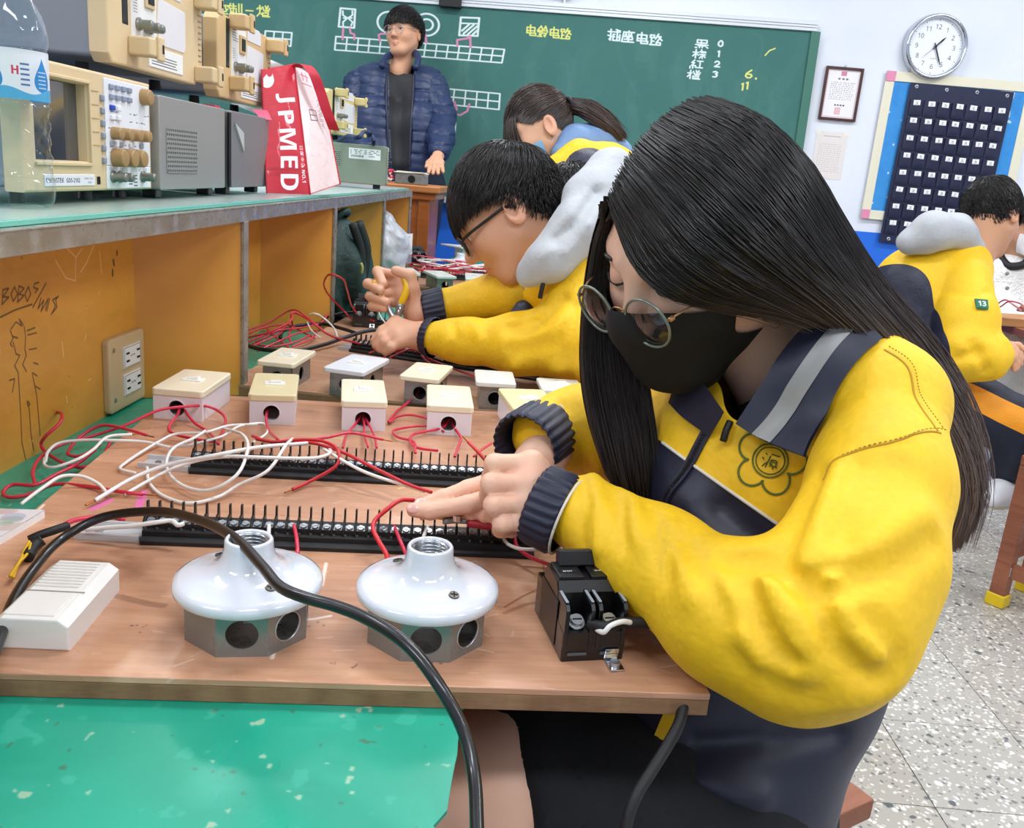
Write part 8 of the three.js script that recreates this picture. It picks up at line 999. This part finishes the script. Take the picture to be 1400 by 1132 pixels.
  const sh = join([seg(...[[1.5849,.3234,-2.6903,.045],[1.5183,.3138,-2.6457,.042]]), seg(...[[1.5183,.3138,-2.6457,.042],[1.48,.3123,-2.6139,.034]]), seg(...[[1.6043,.3317,-2.7134,.042],[1.5778,.3498,-2.6973,.04]])], .03); const shg = skinMesh(sh, ...boundsOf([[1.6043,.3317,-2.7134,.05],[1.48,.3123,-2.6139,.045]], .02), .005), sy = [1.5199,.2962,-2.641][1]; const [up, so] = cut(shg, (x, y, z) => y - sy + .004); const shoe = wpart(P, 'shoe', up, mat(0xe8eaf0, .5)); wpart(shoe, 'sole', so, mat(0xd9d6c6, .6));
}
// ----- the boy in white at the edge
{
  const P = thing('person', 'boy in white fleece jacket and white mask facing the boy seen from behind', 'person', [2.1, .45, -3.95]), skin = skinMat(0xcf9a78);
  const fr = headFrame([2.1315,1.1047,-3.9933], [.544,-.2111,.8087], [.1753,.9687,.141]), nb = VA([2.1468,.9288,-4.0495]).applyMatrix4(fr.inv); wpart(P, 'body', headGeo(fr, { neck: [[0, -.035, -.022, .052], [nb.x, nb.y, nb.z, .058]], low: -.2, h: .0048 }), skin); eyeParts(P, fr, .6, {});
  shortHair(P, fr, { n: 2200, vol: .018, f: .06, s: .03, b: -.05, r: .0016, len: (x, y, z) => mix(.012, .05, sst(.0, .09, y)) });
  { const hf = headField({ noLips: true }), sm = (x, y, z) => smin(hf(x, y, z), seg([0, -.02, .095, .014], [0, -.07, .085, .014])(x, y, z), .03) - .004; let g = skinMesh(sm, [-.09, -.12, -.02], [.09, .03, .14], .0045); g = cut(g, (x, y, z) => Math.min(-.0 - .2 * Math.abs(x) - y, y + .098, z - .026))[0]; g.applyMatrix4(fr.m); const mk = wpart(P, 'face_mask', g, mat(0xeef0f4, .8)); for (const s of [-1, 1]) { wpart(mk, 'ear_loop', rod([[.056, -.015, .05], [.07, .0, .02], [.08, .02, -.01]].map((p) => fr.at(s * p[0], p[1], p[2])), () => .0022, 10, 5), M.white); wpart(mk, 'ear_loop', rod([[.05, -.07, .04], [.066, -.05, .01], [.08, -.02, -.012]].map((p) => fr.at(s * p[0], p[1], p[2])), () => .0022, 10, 5), M.white); } }
  const fl = phy(0xe9e9e6, .95, { sheen: .6, bumpMap: bumpTex(50, 3), bumpScale: .006 }), jp = [[2.1864,.8662,-4.0537,.14],[2.2638,.6698,-4.0324,.18],[2.3244,.3084,-3.9871,.18]], ar = [[2.0656,.8767,-4.0141,.08],[2.0397,.7337,-3.9235,.08],[2.0337,.6231,-3.8107,.075],[2.0897,.6127,-3.7566,.06]]; const jk = wpart(P, 'jacket', clothMesh(join([field(jp, .05, .014, 12), field(ar, .04, .014, 12), field([[2.0641,.8924,-4.0183,.09],[2.1978,.9107,-4.0451,.12]], .05, .01, 12)], .05), [...jp, ...ar], .009), fl); wpart(jk, 'collar', rod([[2.0611,1.0129,-4.0405],[2.0536,.9718,-3.9879],[2.0701,.9459,-3.9396],[2.1155,.9577,-3.9224],[2.1677,.9971,-3.9542]], () => .018, 24, 8), M.blackSoft); for (const q of [[2.0472,.9163,-3.9003], [2.042,.8571,-3.8636]]) { const s = new THREE.SphereGeometry(.009, 12, 8); s.scale(1, 1, .6); s.translate(...q); wpart(jk, 'button', s, mat(0x8a8478, .4)); }
}
// ----- tables and stools on the right
{
  const lw = mat(0xffffff, .5, { map: woodTex(0xa9703f, 0xcf9d68) });
  const t = thing('side_table', 'wooden table between the boy seen from behind and the boy in white', 'table', [2.3, 0, -3.4]); part(t, 'top', uvm(box(.9, .03, .75, 0, .735, 0, .003), 1), woodBrown); for (const [x, z] of [[-.41, -.33], [.41, -.33], [-.41, .33], [.41, .33]]) part(t, 'leg', uvm(box(.05, .72, .05, x, .36, z, .003), 2), woodBrown);
  const a = [1.7403,.785,-3.3936], b = thing('wiring_board', 'light plywood board at the edge of the side table, holding red wires', 'board', [a[0], .7505, a[2]], -.06); part(b, 'board', uvm(box(.7, .032, .4, .35, .016, -.2, .002), 1), lw);
  for (const [px, l] of [[[1.8387,.79,-3.5321], 'brown round wire terminal near the corner of the side board'], [[2.0097,.79,-3.6537], 'brown round wire terminal farther along the side board']]) { const c = thing('wire_terminal', l, 'terminal', [px[0], .7828, px[2]]); part(c, 'base', lathe([[0, 0], [.018, 0], [.02, .006], [.016, .016], [.008, .02], [0, .02]], 20), mat(0x6a2f22, .4)); part(c, 'cap', mv(lathe([[0, .006], [.008, .005], [.009, 0]], 16), 0, .02, 0), M.copper); }
  wire('red wire hopping between the two terminals on the side board', [[1.8013,.8,-3.4615],[1.7517,.84,-3.347],[1.7268,.86,-3.2641],[1.8521,.83,-3.4416],[1.9497,.8,-3.5497]], RW, .003); wire('second red wire bowed above the side board', [[1.8233,.8,-3.4943],[1.7656,.83,-3.3484],[1.7206,.86,-3.2208],[1.7976,.85,-3.3034],[1.9229,.82,-3.4754]], RW, .003);
  { const p = thing('paper_sheet', 'white sheet lying on the side board behind the red wires', 'paper', [a[0] + .2, .7828, a[2] - .26], .2); part(p, 'sheet', boxB(.3, .0015, .2, .05, 0, 0, .0003), mat(0xf1f1f1, .8)); }
  const c = [1.5165,0,-2.5189], s = thing('stool', 'wooden stool with yellow foot caps at the edge of the aisle', 'stool', [c[0] + .1716, 0, c[2] + .0553], -.9); part(s, 'seat', uvm(box(.345, .03, .245, 0, .465, 0, .004), 2), woodBrown);
  for (const [x, z] of [[-.15, -.1], [.15, -.1], [-.15, .1], [.15, .1]]) { const l = part(s, 'leg', uvm(box(.045, .44, .04, x, .23, z, .003), 2), woodBrown); part(l, 'foot_cap', box(.056, .04, .05, x, .02, z, .004), mat(0xe6c31a, .4), 'yellow rubber foot cap'); } for (const z of [-.1, .1]) part(s, 'stretcher', uvm(box(.26, .045, .02, 0, .12, z, .002), 2), woodBrown); for (const x of [-.15, .15]) { part(s, 'stretcher', uvm(box(.02, .045, .16, x, .17, 0, .002), 2), woodBrown); } part(s, 'bracket', box(.004, .03, .012, -.1275, .12, .112, .001), M.steel);
  const s2 = s.clone(); s2.name = numbered('stool'); s2.position.set(1.1, 0, -3.05); s2.rotation.y = .6; s2.userData.label = 'wooden stool under the boy seen from behind'; scene.add(s2);
  const s3 = s.clone(); s3.name = numbered('stool'); s3.position.set(.36, 0, -1.9); s3.rotation.y = .2; s3.userData.label = 'wooden stool under the boy with the pliers'; scene.add(s3);
}
renderer.render(scene, camera);
